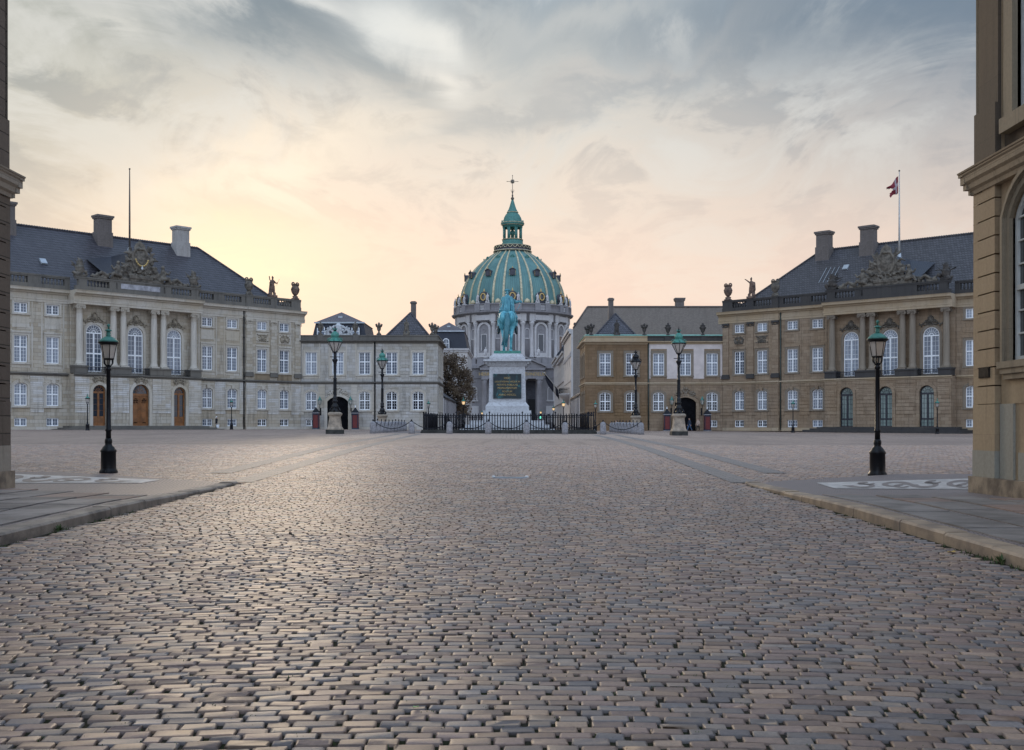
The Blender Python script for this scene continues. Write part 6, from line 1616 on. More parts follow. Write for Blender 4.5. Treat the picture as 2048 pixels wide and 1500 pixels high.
# ---------------------------------------------------------------- near corner palaces on both sides of the street
def near_palace(s, X0, Y0, zb, rz, key, label):
    upm = 'near_upper' if key == 'R' else 'nearL_wall'
    wallm, trimm, sur = ('nearR_wall','nearR_trim','nearR_sur') if key == 'R' else ('nearL_wall','nearL_trim','nearL_trim')
    r = empty('corner_palace', (X0, Y0, zb), rz, label, 'palace')
    q = lambda x: s*x
    Lq = 22.0
    wins = [2.45 + 4.3*k for k in range(5)]
    GW = win_meshes('ng'+key, 2.0, 3.15, .6, (3,3), 1.3, frame=.08, mull=.10, munt=.03, sur=None, pmat='pane_near', fmat='nearwhite')
    UW = win_meshes('nu'+key, 1.9, 4.2, 0, (4,4), 2.0, frame=.1, mull=.12, munt=.035, sur=None, pmat='pane_near', fmat='nearwhite')
    W = MB()
    wallsheet(W, .98, Lq, .3, 5.75, -.10, [(w,2.0,2.42,3.15,.6) for w in wins], .34)
    mirror(W, s).build('wall', MT[wallm], r); W = MB()
    wallsheet(W, .98, Lq, 6.0, 16, -.16, [(w,1.9,6.85,4.2,0) for w in wins], .42)
    mirror(W, s).build('upper_wall', MT[upm], r); W = MB()
    W.quad((.98,-.10,.3),(.98,-.4,.3),(.98,-.4,16),(.98,-.10,16))
    W.quad((0,-.05,.3),(0,-22,.3),(0,-22,16),(0,-.05,16)); W.quad((0,-22,.3),(Lq,-22,.3),(Lq,-22,16),(0,-22,16)); W.quad((Lq,0,.3),(Lq,-22,.3),(Lq,-22,16),(Lq,0,16)); W.quad((0,-.05,16),(Lq,-.05,16),(Lq,-22,16),(0,-22,16))
    mirror(W, s).build('wall', MT[wallm], r)
    P = MB(); rr = random.Random(5)
    P.box(0,.95,-.5,.012,.3,.80); P.box(0,.95,-.5,.01,.80,1.66)
    for k in range(12):
        z = 1.66+k*.345; P.box(.0,.93,-.5,.0,z+.012,z+.333); P.box(.0,.20,-.5,.003,z-.013,z+.011)
    P.box(.0,1.35,-.5,.0,5.80-.0,6.05-.25+.0)
    mirror(P, s).build('pilaster', MT[wallm], r); P = MB(); P.box(.03,.95,-.5,.0,6.1,7.2); P.box(.09,.93,-.5,-.06,7.2,15.9)
    for w in wins[:-1]:
        P.box(w+1.55,w+2.75,-.3,-.02,6.15,15.9)
    pb = mirror(P, s).build('upper_pilaster', MT[upm], r)
    for bx in [(-.008,.958,-.5,.016,.302,.80),(1.02,1.55,-.4,-.055,.302,1.66)]+[(w-.75,w+.75,-.4,-.075,.302,.79) for w in wins]:
        Gb = MB(); Gb.box(*bx); mirror(Gb, s).build('grey_band', MT['nearR_band' if key == 'R' else 'nearL_trim'], r)
    for w in wins: pan = MB(); pan.box(w-1.0,w+1.45,-.4,-.085,1.66,2.0); mirror(pan, s).build('stone_band', MT[wallm], r)
    B = MB(); B.box(-.06,Lq,-.6,.075,-.35,.30); mirror(B, s).build('plinth', MT['plinth_stone'], r)
    if s: 
        B = MB(); B.box(-.06,0,-22,-.6,-.35,.30); mirror(B, s).build('plinth', MT['plinth_stone'], r)
    C = MB(); pr = [(-.4,5.66),(.03,5.68),(.05,5.75),(.10,5.79),(.12,5.88),(.17,5.93),(.18,6.04),(.21,6.07),(.21,6.12),(-.4,6.16)]
    C.prism(pr, 'yz', -.05, Lq)
    C.prism([(-y+.0, z) for y, z in pr], 'xz', -20, -.0)
    C.prism([(.02,6.12),(.23,6.105),(.24,6.135),(.02,6.19)], 'yz', -.2, Lq)
    for z0, z1, e in ((5.69,5.79,.07),(5.79,5.9,.14),(5.9,6.05,.18),(6.05,6.12,.21)): C.box(-e, 0, -.0, e, z0, z1-.001)
    mirror(C, s).build('cornice', MT[trimm], r)
    for w in wins:
        Sd = MB(); o = outline(2.0,3.15,.6); a = outline(2.0,3.15,.6,.12); b = outline(2.0,3.15,.6,.24)
        Sd.strip([(w+x,2.42+z) for x,z in o],[(w+x,2.42+z) for x,z in a], -.3, -.03)
        Sd.strip([(w+x,2.42+z) for x,z in a],[(w+x,2.42+z) for x,z in b], -.3, -.01)
        Sd.strip([(w+x,2.42+z) for x,z in outline(2.0,3.15,.6,.14)],[(w+x,2.42+z) for x,z in outline(2.0,3.15,.6,.22)], -.3, .04)
        Sd.box(w-1.36,w+1.36,-.3,.04,2.30,2.42); Sd.box(w-1.3,w+1.3,-.3,.01,2.20,2.30); Sd.box(w-1.25,w+1.25,-.3,-.03,2.10,2.20)
        Sd.box(w-1.30,w-.95,-.3,-.06,6.829,11.04); Sd.box(w+.95,w+1.30,-.3,-.06,6.829,11.04); Sd.box(w-1.30,w+1.30,-.3,.02,6.55,6.82); Sd.box(w-1.30,w+1.30,-.3,.0,11.05,11.4)
        mirror(Sd, s).build('window_surround', MT[sur], r)
    for w in wins: put_window(r, GW, q(w), -.19, 2.42); put_window(r, UW, q(w), -.27, 6.85)
    if key == 'R':
        m = MB(); m.box(.28,.74,-.01,.022,2.16,2.36); m.box(.30,.72,.022,.028,2.18,2.34); sg = mirror(m, s).build('name_plate', MT['sign_bronze'], r)
    T = MB(); T.box(-.5,Lq,-22.3,.5,16.0,16.6); T.box(-.3,Lq,-22.1,.2,16.6,17.6); mirror(T, s).build('parapet', MT[wallm], r)
    return r
MT['nearR_wall'] = stone('smooth ochre sandstone', (.40,.30,.19), (.345,.255,.165), (.27,.2,.125), 1.9, 1.1, .004, (.17,.12,.075), .45, patch=(.33,.205,.095), bump=.35)
MT['near_upper'] = stone('sooty upper sandstone', (.115,.088,.064), (.098,.077,.058), (.05,.04,.03), 1.9, 1.1, .004, (.07,.055,.042), .55, patch=(.2,.125,.06), bump=.35)
MT['nearR_trim'] = stone('weathered cornice sandstone', (.33,.26,.18), (.30,.24,.17), (.2,.16,.11), 1.7, 3.0, .006, (.08,.065,.05), .6)
MT['nearR_sur'] = stone('grey sandstone window surround', (.29,.235,.165), (.26,.215,.155), (.2,.16,.11), 1.7, 3.0, .006, (.1,.08,.06), .6)
MT['nearR_band'] = stone('smooth grey stone', (.33,.315,.265), (.32,.30,.255), (.25,.24,.2), 3, 3, .003, (.22,.2,.16), .3)
MT['nearL_wall'] = stone('sooty rusticated sandstone', (.16,.125,.095), (.13,.10,.08), (.03,.025,.02), 1.6, .345, .012, (.06,.05,.04), .6, bump=.9)
MT['nearL_trim'] = stone('pale weathered cornice', (.36,.31,.25), (.33,.285,.23), (.2,.17,.14), 1.7, 3.0, .006, (.1,.085,.07), .5)
MT['nearwhite'] = plain('weathered white window paint', (.62,.62,.58), .5, var=.12, bump=.05)
MT['pane_near'] = pane_mat('old wavy glass', (.015,.018,.022), (.07,.07,.066), .2, .8, .02, 1.0)
NR = near_palace(-1, 8.85, 21.1, .34, math.pi/2, 'R', 'ochre stone corner palace with tall arched window and bronze name plate, right of the street')
NL = near_palace(1, -10.4, 22.8, .36, -math.pi/2, 'L', 'dark sooty stone corner palace cut off by the left picture edge')

NL.scale = (1, 1, 1.05)
# ---------------------------------------------------------------- ground sheets
def sheet(name, xs, ys, dz, mat, zf=None):
    xs = np.asarray(xs, float); ys = np.asarray(ys, float)
    XX, YY = np.meshgrid(xs, ys); ZZ = G(XX, YY) + dz
    v = np.stack([XX.ravel(), YY.ravel(), ZZ.ravel()], 1); nx, ny = len(xs), len(ys)
    i = (np.arange(ny-1)[:,None]*nx + np.arange(nx-1)[None]).ravel()
    f = np.stack([i, i+1, i+1+nx, i+nx], 1)
    me = bpy.data.meshes.new(name); me.from_pydata(v.tolist(), [], f.tolist()); me.materials.append(mat); me.update()
    me.polygons.foreach_set('use_smooth', [True]*len(me.polygons))
    return link(name, me)
YC = 56.0
tag(sheet('ground', [-900,-300,-100,-60,-40,-20,-10,0,10,20,40,60,100,300,900], list(range(-60, 460, 4))+[900,2500], -.019, MT['soil']), kind='structure')
tag(sheet('square', [-120,-80,-60,-40,-30,-20,-13,-6,0,6,13,20,30,40,60,80,120], [YC-.12]+list(np.arange(YC+1, 152, 2)), 0, MT['square']), kind='structure')
tag(sheet('street_paving', np.linspace(-9.9, 10.1, 8), np.arange(151, 330, 3), .004, MT['square']), kind='structure')
tag(sheet('lengthwise_paving', np.linspace(-12.9, 12.2, 9), np.arange(74, 104.4, 2), .004, MT['square_rows']), kind='structure')
tag(sheet('monument_paving', np.linspace(bx0+.5, bx1-.5, 9), np.arange(104.4, 131, 2), .008, MT['small_setts']), kind='structure')
BANDS = [((-6.25,25.2),(-7.5,71),(-8.2,98)),((-7.7,29),(-8.9,60),(-10,98)),((5.3,25),(6.9,78),(7.3,98)),((6.95,29),(8.4,73),(9.2,98))]
def band_x(b, y): return np.interp(y, [p[1] for p in b], [p[0] for p in b])
BWID = .30
for b in BANDS:
    ys = np.arange(b[0][1], 98, 1.0); m = MB(); v = []
    for y in ys:
        x = float(band_x(b, y))
        for dx in (-BWID, BWID): v.append((x+dx, y, g(x+dx, y)+.007))
    m.add(v, [(2*i, 2*i+1, 2*i+3, 2*i+2) for i in range(len(ys)-1)]); tag(m.build('paving_band', MT['slab_band'], recalc=False), kind='structure')

# kerbs, pavements
KL, KR, YE = -6.2, 5.27, 25.0
def kerb_h(y): return .135*min(1.0, max(.28, (24.9-y)/7.0))
def kerb(x, sgn, mat):
    m = MB(); y = 2.0; q = random.Random(int(x*10))
    while y < 24.7:
        L = q.uniform(1.1, 2.1); y1 = min(y+L, 24.9); a = x; b = x+sgn*.30; dz = q.uniform(-.008,.008); e = q.uniform(-.012,.012)
        z00, z01 = g(x,y)+kerb_h(y)+dz, g(x,y1-.02)+kerb_h(y1)+dz
        pr = []
        for (yy, zz) in ((y+.008, z00),(y1-.008, z01)):
            pr += [(a+e, yy, g(x,yy)-.12),(a+e, yy, zz-.03),(a+e+sgn*.028, yy, zz),(b, yy, zz+.004),(b, yy, g(x,yy)-.12)]
        m.add(pr, [(0,1,2,3,4),(9,8,7,6,5)]+[(i,(i+1)%5,(i+1)%5+5,i+5) for i in range(5)]); y = y1+.012
    tag(m.build('kerb', mat), kind='structure')
kerb(KL, -1, MT['granite_kerb']); kerb(KR, 1, MT['granite_tan'])
def pavement(x0, sgn, rows, yend, seed):
    q = random.Random(seed); ms = {0: MB(), 1: MB()}; x = x0
    und = MB()
    for (w, yE) in rows:
        y = 1.5+q.uniform(0,.8)
        while y < yE-.1:
            L = q.uniform(.9,1.7); y1 = min(y+L, yE); a, b = x, x+sgn*w; dz = q.uniform(-.006,.006)
            v = []
            for (xx, yy) in ((a+sgn*.006,y+.006),(b-sgn*.006,y+.006),(b-sgn*.006,y1-.006),(a+sgn*.006,y1-.006)): v.append((xx,yy,g(xx,yy)+kerb_h(yy)+.012+dz))
            v2 = [(p[0],p[1],p[2]-.07) for p in v]
            ms[1 if q.random() < .22 else 0].add(v+v2, [(0,1,2,3),(4,7,6,5),(0,4,5,1),(1,5,6,2),(2,6,7,3),(3,7,4,0)]); y = y1
        x += sgn*(w+.10)
    o = []
    for k, mt in ((0,'slab'),(1,'slab_pink')): tag(ms[k].build('pavement', MT[mt]), kind='structure')
pavement(KL-.42, -1, [(.85,20.0),(.85,20.7),(.85,21.4),(.75,22.0)], 21, 3)
pavement(KR+.42, 1, [(.75,20.2),(.75,19.8),(.75,19.4),(.6,19.0)], 20, 4)
def sett_area(name, xs, ys, dz, mat):
    XX = list(xs); o = sheet(name, XX, ys, 0, mat); me = o.data
    for v in me.vertices: v.co.z = g(v.co.x, v.co.y) + kerb_h(v.co.y) + dz
    return tag(o, kind='structure')
def corner_edge(side, y): return (KL-.29-max(0, y-24.7)*1.25) if side < 0 else (KR+.29+max(0, y-24.7)*1.3)
def sett_corner(side, y1, xo):
    m = MB(); ys = list(np.arange(1, y1, .5)); n = 8
    vs = []
    for y in ys:
        xe = corner_edge(side, y)
        for i in range(n+1): x = xe+(xo-xe)*i/n; vs.append((x, y, g(x, y)+kerb_h(y)-.004))
    m.add(vs, [(j*(n+1)+i, j*(n+1)+i+1, (j+1)*(n+1)+i+1, (j+1)*(n+1)+i) for j in range(len(ys)-1) for i in range(n)], True)
    tag(m.build('pavement_setts', MT['small_setts'], recalc=False), kind='structure')
sett_corner(-1, 29.4, -13.6); sett_corner(1, 28.2, 12.2)
# white and grey mosaic panels set in the pavement corners
def mosaic(pts, seed, label):
    """quad corner points A,B,C,D (A-B near side)"""
    A, B, C, D = [Vector((*p, 0)) for p in pts]
    P = lambda u, v: (A.lerp(B, u)).lerp(D.lerp(C, u), v)
    def z(p, dz): return (p.x, p.y, g(p.x, p.y)+kerb_h(p.y)+dz)
    m = MB(); n = 16
    vs = [z(P(i/n, j/4), .004) for j in range(5) for i in range(n+1)]
    m.add(vs, [(j*(n+1)+i, j*(n+1)+i+1, (j+1)*(n+1)+i+1, (j+1)*(n+1)+i) for j in range(4) for i in range(n)])
    o = m.build('mosaic_paving', MT['mosaic_white'], recalc=False); tag(o, kind='structure')
    k = MB()
    def blob(cu, cv, ru, rv, ph, w):
        pts = [(cu+(ru)*math.cos(t), cv+(rv)*math.sin(t)) for t in [ph+i*.42 for i in range(13)]]
        vs = []
        for i, (u, v) in enumerate(pts):
            f = 1-.55*i/12; uu = cu+(u-cu)*f; vv = cv+(v-cv)*f; ww = w*(1-.5*i/12)
            d = Vector((u-cu, v-cv)).normalized()
            for sg in (-1, 1): vs.append(z(P(min(.98,max(.02,uu+d.x*ww*.35*sg)), min(.93,max(.07,vv+d.y*ww*sg))), .008))
        k.add(vs, [(2*i,2*i+1,2*i+3,2*i+2) for i in range(12)])
    N = 4
    for i in range(N):
        cu = .12+.8*(i+.5)/N
        blob(cu, .5, .085, .34, 0 if i % 2 else math.pi, .11); blob(cu+.05, .32 if i % 2 else .7, .05, .18, 1.5, .09)
    vs = [z(P(u, v), .006) for u, v in ((.02,.07),(.98,.07),(.98,.10),(.02,.10))]; k.add(vs, [(0,1,2,3)])
    o = k.build('mosaic_pattern', MT['mosaic_grey'], recalc=False); tag(o, kind='structure')
mosaic([(-8.2,24.3),(-12.4,24.3),(-13.2,28.2),(-8.15,25.5)], 1, '')
mosaic([(6.6,22.4),(9.4,22.0),(11.4,26.2),(6.75,24.4)], 2, '')

# drain bar across the street
X0, X1, Yd = -.45, .36, 26.8
m = MB(); m.box(X0, X1, Yd-.05, Yd+.05, -.02, .02); o = m.build('drain_bar', MT['zinc'], None, (0, 0, g(0, Yd)+.012))
for xx in (X0, X1): q = MB(); q.lathe([(.05,0),(.045,.035),(.02,.05)], (xx, Yd, 0), 8); q.build('end_cap', MT['white'], o)
tag(o, 'thin pale metal drain bar lying across the cobbles in mid street', 'drain')

# ---------------------------------------------------------------- cobblestones
def cobbles():
    r = np.random.default_rng(11)
    near, far = [], []
    y0 = 3.4; row = 0
    PALT = np.array([(.258,.208,.182),(.230,.212,.205),(.195,.20,.215),(.30,.24,.198),(.265,.215,.20),(.165,.165,.178),(.33,.268,.218),(.235,.195,.185),(.25,.24,.232),(.22,.178,.16)])
    while y0 < YC+1.9:
        p = .107*(1+r.normal(0,.06)); hw = (.49*y0+1.6) if y0 >= 22 else 6.4
        ph = row*.9; P0 = .186; n_ = int(2*hw/P0)+2; so_ = .5*(row % 2)*P0+r.normal(0,.02)
        edges = -hw + so_ + np.arange(n_+1)*P0 + r.normal(0,.02,n_+1)+.03*np.sin(np.arange(n_+1)*.37+row)
        for ia in range(n_):
            x = edges[ia]; L = edges[ia+1]-x-r.choice([.005,.008,.013,.026])
            xc = x+L/2
            xe = min(abs(xc), 5.6); cf = .030*min(1.0, max(0.0, (27-y0)/9.0)); yc = y0-cf*xe*xe+.03*math.sin(xc*.9+ph*.15)
            if yc < 3.3 or yc > YC+.05: continue
            if yc < YE+.3 and (xc-L/2 < KL+.02 or xc+L/2 > KR-.02):
                if yc < YE-.1: continue
                if xc < corner_edge(-1, yc)+.02 or xc > corner_edge(1, yc)-.02: continue
            elif (yc < 29.0 and xc < corner_edge(-1, yc)+.02) or (yc < 27.8 and xc > corner_edge(1, yc)-.02): continue
            if any(b[0][1]-.1 < yc and abs(xc-np.interp(yc,[q[1] for q in b],[q[0] for q in b])) < BWID-.05 for b in BANDS): continue
            if abs(yc-Yd) < .07 and X0-.05 < xc < X1+.05: continue
            sl = -2*cf*xc if abs(xc) < 5.6 else 0
            fa = 1.0 if yc < 9 else max(.3, 9/yc)
            (near if yc < 14.5 else far).append((xc, yc, L/2, p/2-.002-abs(r.normal(0,.002)), math.atan(sl)*1.0+r.normal(0,.025), r.normal(0,.0022)*fa, r.normal(0,.012)*fa, r.normal(0,.016)*fa, r.integers(0,10), r.normal(1,.15)))
        y0 += p; row += 1
    def make(arr, gx, gy, prof, name):
        a = np.array(arr, float); n = len(a); u, v = np.meshgrid(gx, gy); gx, gy = len(gx), len(gy); u = u.ravel(); v = v.ravel(); k = len(u)
        e = np.maximum(np.abs(u), np.abs(v))
        U = u[None].repeat(n,0); V = v[None].repeat(n,0)
        # rounded rectangle plan and domed top
        rr = (np.abs(u)**9+np.abs(v)**7)**.125; sq = np.where(rr > 1, 1/np.maximum(rr,1e-6), 1)
        U = U*sq; V = V*sq
        jit = r.normal(0,.055,(n,k,2))*(e[None,:,None] > .5)
        X = (U+jit[:,:,0]*.6)*a[:,2:3]; Yl = (V+jit[:,:,1])*a[:,3:4]
        h = prof(u, v)[None]+a[:,5:6]+a[:,6:7]*X+a[:,7:8]*Yl + r.normal(0,.0010 if gx == 8 else .0003,(n,k))
        c, s = np.cos(a[:,4:5]), np.sin(a[:,4:5])
        PX = a[:,0:1]+X*c-Yl*s; PY = a[:,1:2]+X*s+Yl*c; PZ = G(PX, PY)+h
        co = np.stack([PX,PY,PZ],2).reshape(-1,3)
        q = (np.arange(gy-1)[:,None]*gx+np.arange(gx-1)[None]).ravel(); fq = np.stack([q,q+1,q+1+gx,q+gx],1)
        f = (fq[None]+(np.arange(n)*k)[:,None,None]).reshape(-1,4)
        me = bpy.data.meshes.new(name); me.vertices.add(len(co)); me.vertices.foreach_set('co', co.ravel().astype(np.float32))
        me.loops.add(f.size); me.loops.foreach_set('vertex_index', f.ravel().astype(np.int32))
        me.polygons.add(len(f)); me.polygons.foreach_set('loop_start', np.arange(0,f.size,4,dtype=np.int32)); me.polygons.foreach_set('loop_total', np.full(len(f),4,dtype=np.int32))
        me.polygons.foreach_set('use_smooth', np.full(len(f), gx == 8))
        cl = me.color_attributes.new('Col','FLOAT_COLOR','POINT')
        base = PALT[a[:,8].astype(int)]*np.clip(a[:,9:10],.6,1.35)
        colr = np.concatenate([np.clip(base*np.where(a[:,1:2] < 12, .60+.035*np.minimum(a[:,1:2],12), np.minimum(1.45, 1.02+(a[:,1:2]-12)*.016)),.02,.7),np.ones((n,1))],1).repeat(k,0)  # darker near, lighter with distance: foreground shade and far sheen in the colour
        dirt = np.where(e > .99, .10, np.where(e > .94, .7, 1.0))
        colr[:,:3] *= np.tile(dirt, n)[:,None]
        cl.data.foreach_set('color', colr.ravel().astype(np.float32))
        me.materials.append(MT['cobble']); me.update(calc_edges=True); me.validate()
        return tag(link(name, me), kind='structure')
    def pn(u, v): 
        e = np.maximum(np.abs(u), np.abs(v)); return np.where(e > .99, -.05, np.where(e > .94, -.0032, np.where(e > .8, -.0005, 0))) - .0010*(u**4)
    un = None
    g7 = np.array([-1,-.955,-.87,-.78,.78,.87,.955,1]); g4 = np.array([-1,-.93,.93,1])
    make(near, g7, g7, pn, 'street_cobbles')
    make(far, g4, g4, lambda u, v: np.where(np.maximum(np.abs(u),np.abs(v)) > .96, -.05, 0.0), 'square_cobbles')
    print('cobbles', len(near), len(far))
cobbles()

# grass tufts at the kerb foot and moss in the joints
def grass():
    m = MB(); q = random.Random(4)
    spots = [(KR-.10, 12.0, 45, .05),(KR-.10, 12.6, 40, .05),(KR-.08, 13.3, 25, .04),(KR-.06, 11.6, 30, .09),(KR-.1,15.6,30,.05),(KR-.1,17.0,25,.04),(KR-.08,19.5,18,.03),(KR-.08,22,18,.03),
             (KL+.10, 16.3, 60, .05),(KL+.12, 17.2, 60, .05),(KL+.08, 14.9, 40, .07),(KL+.1,18.3,35,.04),(KL+.1,20.2,25,.03),(KL+.1,13.6,25,.04)]
    for (x, y, n, h) in spots:
        for k in range(n):
            px_, py_ = x+q.gauss(0,.05), y+q.gauss(0,.28); z = g(px_, py_)-.02; a = q.uniform(0, 6.28); L = h*q.uniform(.3,1.0); w = .007
            dx, dy = math.cos(a), math.sin(a); b = L*q.uniform(.2,.8)
            m.add([(px_-dy*w,py_+dx*w,z),(px_+dy*w,py_-dx*w,z),(px_+dx*b*.5+dy*w*.7,py_+dy*b*.5-dx*w*.7,z+L*.7),(px_+dx*b,py_+dy*b,z+L)], [(0,1,2,3)])
    for k in range(900):                                         # small tufts in joints
        y = q.uniform(3.6, 12); x = q.uniform(-.46*y, .46*y)
        if not KL+.2 < x < KR-.2: continue
        for j in range(5):
            px_, py_ = x+q.gauss(0,.012), y+q.gauss(0,.006); z = g(px_, py_)-.04; a = q.uniform(0,6.28); L = q.uniform(.02,.045)
            m.add([(px_-.003,py_,z),(px_+.003,py_,z),(px_+.012*math.cos(a)+.002,py_+.012*math.sin(a),z+L),(px_+.012*math.cos(a)-.002,py_+.012*math.sin(a),z+L)], [(0,1,2,3)])
    tag(m.build('grass', MT['grass'], recalc=False), 'sparse grass tufts along the kerbs and in the cobble joints', 'grass', kind='stuff')
grass()
def weed(x, y, lab):
    m = MB(); q = random.Random(8)
    for k in range(26):
        a = q.uniform(0,6.28); L = q.uniform(.03,.12); b = q.uniform(.03,.12); w = q.uniform(.010,.018); t = Vector((b*math.cos(a), b*math.sin(a), L)); s_ = Vector((-math.sin(a), math.cos(a), 0))*w
        m.add([(0,0,0), tuple(t*.6+s_), tuple(t), tuple(t*.6-s_)], [(0,1,2,3)])
    o = m.build('weed', MT['grass'], None, (x, y, g(x, y)-.02), recalc=False); tag(o, lab, 'plant', 'weeds growing at the kerb foot')
weed(KR-.03, 11.75, 'leafy green weed at the foot of the tan right kerb'); weed(KL+.06, 14.9, 'leafy green weed at the foot of the left kerb')
MT['leaf_yellow'] = plain('yellow fallen leaf', (.55,.36,.10), .7, var=.3, bump=0); MT['leaf_brown'] = plain('brown fallen leaf', (.32,.13,.06), .7, var=.3, bump=0); MT['leaf_green'] = plain('pale green scrap', (.45,.62,.25), .7, var=.2, bump=0)
def leaf(x, y, mt, s, lab):
    m = MB(); vs = [(0,-1.2,.1),(.5,-.6,0),(.75,0,.25),(.4,.7,.1),(0,1.2,.35),(-.45,.6,.2),(-.7,0,.35),(-.5,-.6,.1),(0,0,.05)]
    m.add([(a*s, b*s, c*s) for a, b, c in vs], [(i, (i+1) % 8, 8) for i in range(8)]); m.v += [(a, b, c-.002) for a, b, c in m.v]; n = 9; m.f += [tuple(i+n for i in f[::-1]) for f in m.f]; m.s += m.s
    tag(m.build('fallen_leaf', MT[mt], None, (x, y, g(x, y)+.006), x*7), lab, 'leaf', 'fallen leaves and scraps on the cobbles')
leaf(KR-.25, 12.55, 'leaf_yellow', .055, 'yellow fallen leaf beside the right kerb'); leaf(-.52, 5.95, 'leaf_green', .022, 'pale green scrap between the foreground cobbles'); leaf(-.30, 4.95, 'leaf_brown', .026, 'brown fallen leaf on the foreground cobbles')

# ---------------------------------------------------------------- sky, sun, camera
SUN_AZ, SUN_EL = R(-14.0), R(9.0)
def sky():
    w = bpy.data.worlds.new('World'); SC.world = w; w.use_nodes = True
    nt = NT(w.node_tree); nt.n.clear(); out = nt.node('ShaderNodeOutputWorld')
    d = nt.node('ShaderNodeTexCoord').outputs['Generated']
    sp = nt.node('ShaderNodeSeparateXYZ'); nt.l.new(d, sp.inputs[0]); x, y, z = sp.outputs
    az = nt.math('ARCTAN2', x, y); el = nt.math('ARCSINE', z)
    zz = nt.math('ADD', nt.math('MAXIMUM', z, 0.0), .12)
    cv = nt.node('ShaderNodeCombineXYZ'); nt.put(cv.inputs[0], nt.math('DIVIDE', x, zz)); nt.put(cv.inputs[1], nt.math('DIVIDE', y, zz))
    mp = nt.node('ShaderNodeMapping'); nt.l.new(cv.outputs[0], mp.inputs[0]); mp.inputs['Rotation'].default_value = (0,0,R(28)); mp.inputs['Scale'].default_value = (1.0,.55,1)
    n1 = nt.noise(mp.outputs[0], .9, 9, .56, .7); n2 = nt.noise(mp.outputs[0], 2.6, 10, .62, 1.0)
    wob = nt.math('MULTIPLY', nt.math('SUBTRACT', n1, .5), .13)
    wob2 = nt.math('MULTIPLY', nt.math('SUBTRACT', n2, .5), .13)
    n3 = nt.noise(mp.outputs[0], 5.5, 9, .6, .6); azw = nt.math('ADD', nt.math('ADD', az, wob), nt.math('MULTIPLY', nt.math('SUBTRACT', n3, .5), .16)); elw = nt.math('ADD', nt.math('ADD', el, nt.math('MULTIPLY', wob, .5)), wob2)
    azh = nt.math('MULTIPLY_ADD', nt.math('SUBTRACT', azw, az), .45, az); elh = nt.math('MULTIPLY_ADD', nt.math('SUBTRACT', elw, el), .45, el)
    def P(px, py): a = math.atan((px-CX)/F); return a, math.atan((YH-py)/F*math.cos(a))
    def gauss(px, py, sx, sy, warp=True, rot=0.0):
        a0, e0 = P(px, py); A = az if warp is False else (azw if warp is True else azh); E = el if warp is False else (elw if warp is True else elh)
        da = nt.math('SUBTRACT', A, a0); de = nt.math('SUBTRACT', E, e0)
        if rot:
            c, s = math.cos(rot), math.sin(rot)
            da, de = nt.math('ADD', nt.math('MULTIPLY', da, c), nt.math('MULTIPLY', de, s)), nt.math('SUBTRACT', nt.math('MULTIPLY', de, c), nt.math('MULTIPLY', da, s))
        q = nt.math('ADD', nt.math('POWER', nt.math('ABSOLUTE', nt.math('DIVIDE', da, sx/F)), 2.0), nt.math('POWER', nt.math('ABSOLUTE', nt.math('DIVIDE', de, sy/F)), 2.0))
        return nt.math('EXPONENT', nt.math('MULTIPLY', q, -1.0))
    e = lambda py: P(CX, py)[1]/1.6
    en = nt.math('DIVIDE', elw, 1.6, clamp=True)
    base = nt.ramp(en, [(0.0,(.90,.63,.54)),(e(640),(.92,.70,.59)),(e(520),(.90,.725,.61)),(e(380),(.82,.715,.62)),(e(240),(.70,.665,.61)),(e(120),(.51,.535,.535)),(e(0),(.36,.42,.465)),(.42,(.48,.64,.88)),(1.0,(.72,.98,1.42))])
    # cooler and darker towards the right, greyer on the far left
    rt = nt.smooth(az, R(2), R(28)); hi = nt.smooth(el, R(2), R(20))
    base = nt.mix(nt.math('MULTIPLY', rt, nt.math('MULTIPLY_ADD', hi, .62, .32)), base, nt.ramp(en, [(0.0,(.74,.55,.49)),(e(520),(.66,.55,.50)),(e(300),(.37,.38,.41)),(e(60),(.12,.18,.265)),(.45,(.46,.62,.86)),(1.0,(.72,.98,1.42))]))
    lf = nt.smooth(az, R(-10), R(-26)); base = nt.mix(nt.math('MULTIPLY', lf, nt.math('MULTIPLY_ADD', hi, .5, .25)), base, (.38,.40,.355))
    # dark and bright cloud masses
    col = base
    def add(col, f, c, k): return nt.mix(nt.math('MULTIPLY', f, k, clamp=True), col, c)
    up = nt.smooth(el, R(5), R(17))
    mixn = nt.math('MULTIPLY_ADD', n3, .4, nt.math('MULTIPLY', n2, .6))
    # long soft streaks everywhere, stronger higher up
    dk = nt.math('MULTIPLY', nt.smooth(mixn, .51, .42), nt.math('MULTIPLY_ADD', up, .27, .07))
    col = nt.mix(dk, col, nt.mix(up, nt.mix(.5, col, (.42,.40,.42)), (.165,.225,.29)))
    lt = nt.math('MULTIPLY', nt.smooth(nt.math('MULTIPLY_ADD', n1, .55, nt.math('MULTIPLY', n2, .45)), .50, .59), nt.math('MULTIPLY_ADD', up, .40, .2))
    col = nt.mix(lt, col, nt.mix(up, (.95,.82,.70), (.74,.74,.71)))
    col = add(col, gauss(560, 30, 190, 55), (.155,.225,.285), .8)
    col = add(col, gauss(690, 60, 90, 50), (.155,.22,.28), .8)
    col = add(col, gauss(1620, 40, 430, 75), (.15,.21,.28), .55)
    col = add(col, gauss(760, 140, 150, 26, 2, R(-24)), (.22,.28,.325), .85)
    col = add(col, gauss(1080, 200, 230, 24, rot=R(14)), (.38,.41,.43), .7)
    col = add(col, gauss(1330, 130, 260, 28, rot=R(18)), (.34,.375,.41), .6)
    col = add(col, gauss(775, 55, 105, 58, 2, R(-30)), (.80,.82,.80), .85)
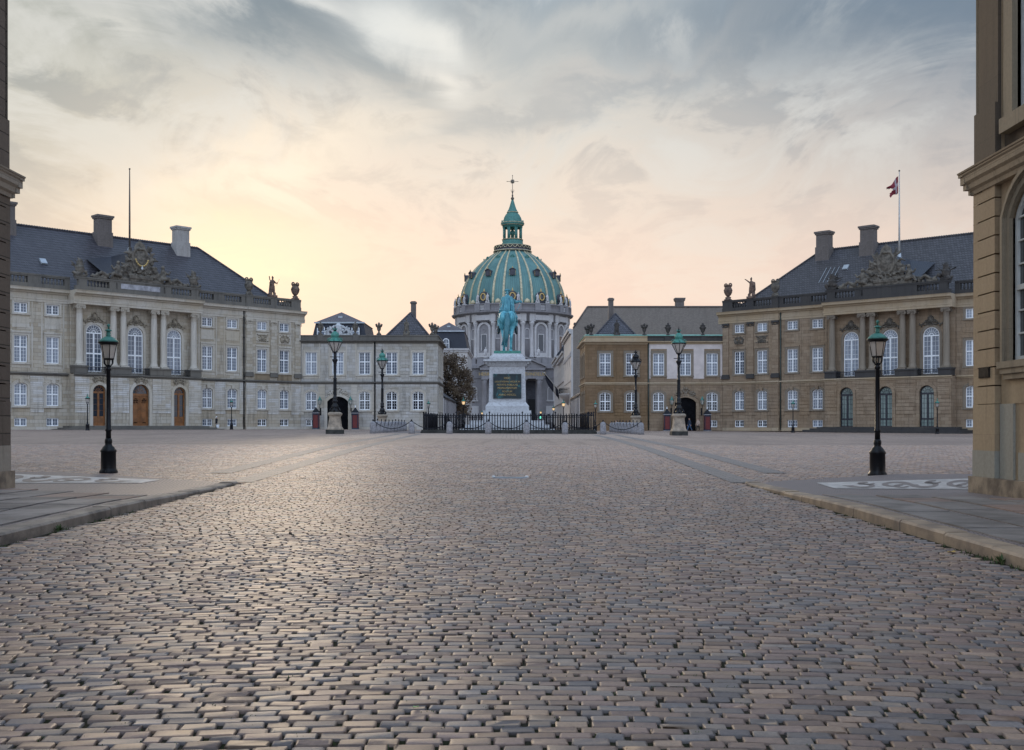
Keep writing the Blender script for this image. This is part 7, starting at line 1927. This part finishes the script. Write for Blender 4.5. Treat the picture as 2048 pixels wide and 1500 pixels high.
    col = add(col, gauss(640, 8, 90, 16, 2, R(-15)), (.70,.72,.71), .85)
    col = add(col, gauss(850, 100, 70, 30, 2, R(-30)), (.82,.82,.78), .85)
    col = add(col, gauss(865, 175, 66, 22, 2, R(-28)), (.82,.80,.75), .85)
    col = add(col, gauss(1150, 40, 200, 30, rot=R(10)), (.53,.55,.55), .7)
    col = add(col, gauss(1180, 165, 160, 22, rot=R(16)), (.62,.60,.57), .6)
    col = add(col, gauss(560, 330, 230, 70, rot=R(18)), (.98,.86,.70), .6)
    col = add(col, gauss(160, 110, 130, 26, rot=R(-28)), (.56,.57,.53), .6)
    col = add(col, gauss(255, 25, 40, 16, rot=R(-25)), (.62,.63,.60), .7)
    # glow of the hidden sun
    col = nt.mix(nt.math('MULTIPLY', gauss(480, 505, 210, 95, False), .7, clamp=True), col, (1.04,.81,.575))
    col = nt.mix(nt.math('MULTIPLY', gauss(470, 520, 110, 50, True), .8, clamp=True), col, (1.10,.90,.62))
    # open sky behind the viewer, brighter and bluer
    bk = nt.smooth(y, .25, -.45); col = nt.mix(nt.math('MULTIPLY', bk, .92), col, nt.ramp(nt.math('DIVIDE', el, 1.6, clamp=True), [(0.0,(.98,1.12,1.34)),(.3,(1.08,1.32,1.72)),(1.0,(.72,.98,1.42))]))
    ns = nt.node('ShaderNodeTexSky', sky_type='NISHITA'); ns.sun_disc = False; ns.sun_elevation = SUN_EL; ns.sun_rotation = SUN_AZ; ns.air_density = 1.2; ns.dust_density = 2.0
    b1 = nt.node('ShaderNodeBackground'); nt.l.new(ns.outputs[0], b1.inputs[0]); b1.inputs[1].default_value = .05
    b2 = nt.node('ShaderNodeBackground'); nt.l.new(col, b2.inputs[0]); b2.inputs[1].default_value = 1.0
    mx = nt.node('ShaderNodeMixShader'); mx.inputs[0].default_value = .93; nt.l.new(b1.outputs[0], mx.inputs[1]); nt.l.new(b2.outputs[0], mx.inputs[2]); nt.l.new(mx.outputs[0], out.inputs[0])
sky()
sl = bpy.data.lights.new('sun', 'SUN'); sl.energy = .9; sl.angle = R(12); sl.color = (1.0,.80,.58)
so = bpy.data.objects.new('sun', sl); COL.objects.link(so)
sd = Vector((math.sin(SUN_AZ)*math.cos(SUN_EL), math.cos(SUN_AZ)*math.cos(SUN_EL), math.sin(SUN_EL)))
so.rotation_euler = sd.to_track_quat('Z', 'Y').to_euler()
cam = bpy.data.cameras.new('camera'); co = bpy.data.objects.new('camera', cam); COL.objects.link(co)
co.location = (0, 0, CH); co.rotation_euler = (math.pi/2, 0, 0)
cam.sensor_width = 36; cam.lens = F/2048*36; cam.shift_y = (YH-750)/2048; cam.clip_start = .1; cam.clip_end = 5000
SC.camera = co
SC.render.engine = 'CYCLES'; SC.cycles.use_denoising = True; SC.cycles.max_bounces = 5; SC.cycles.transparent_max_bounces = 8
SC.view_settings.view_transform = 'Standard'; SC.view_settings.look = 'None'; SC.view_settings.exposure = .12; SC.view_settings.gamma = 1
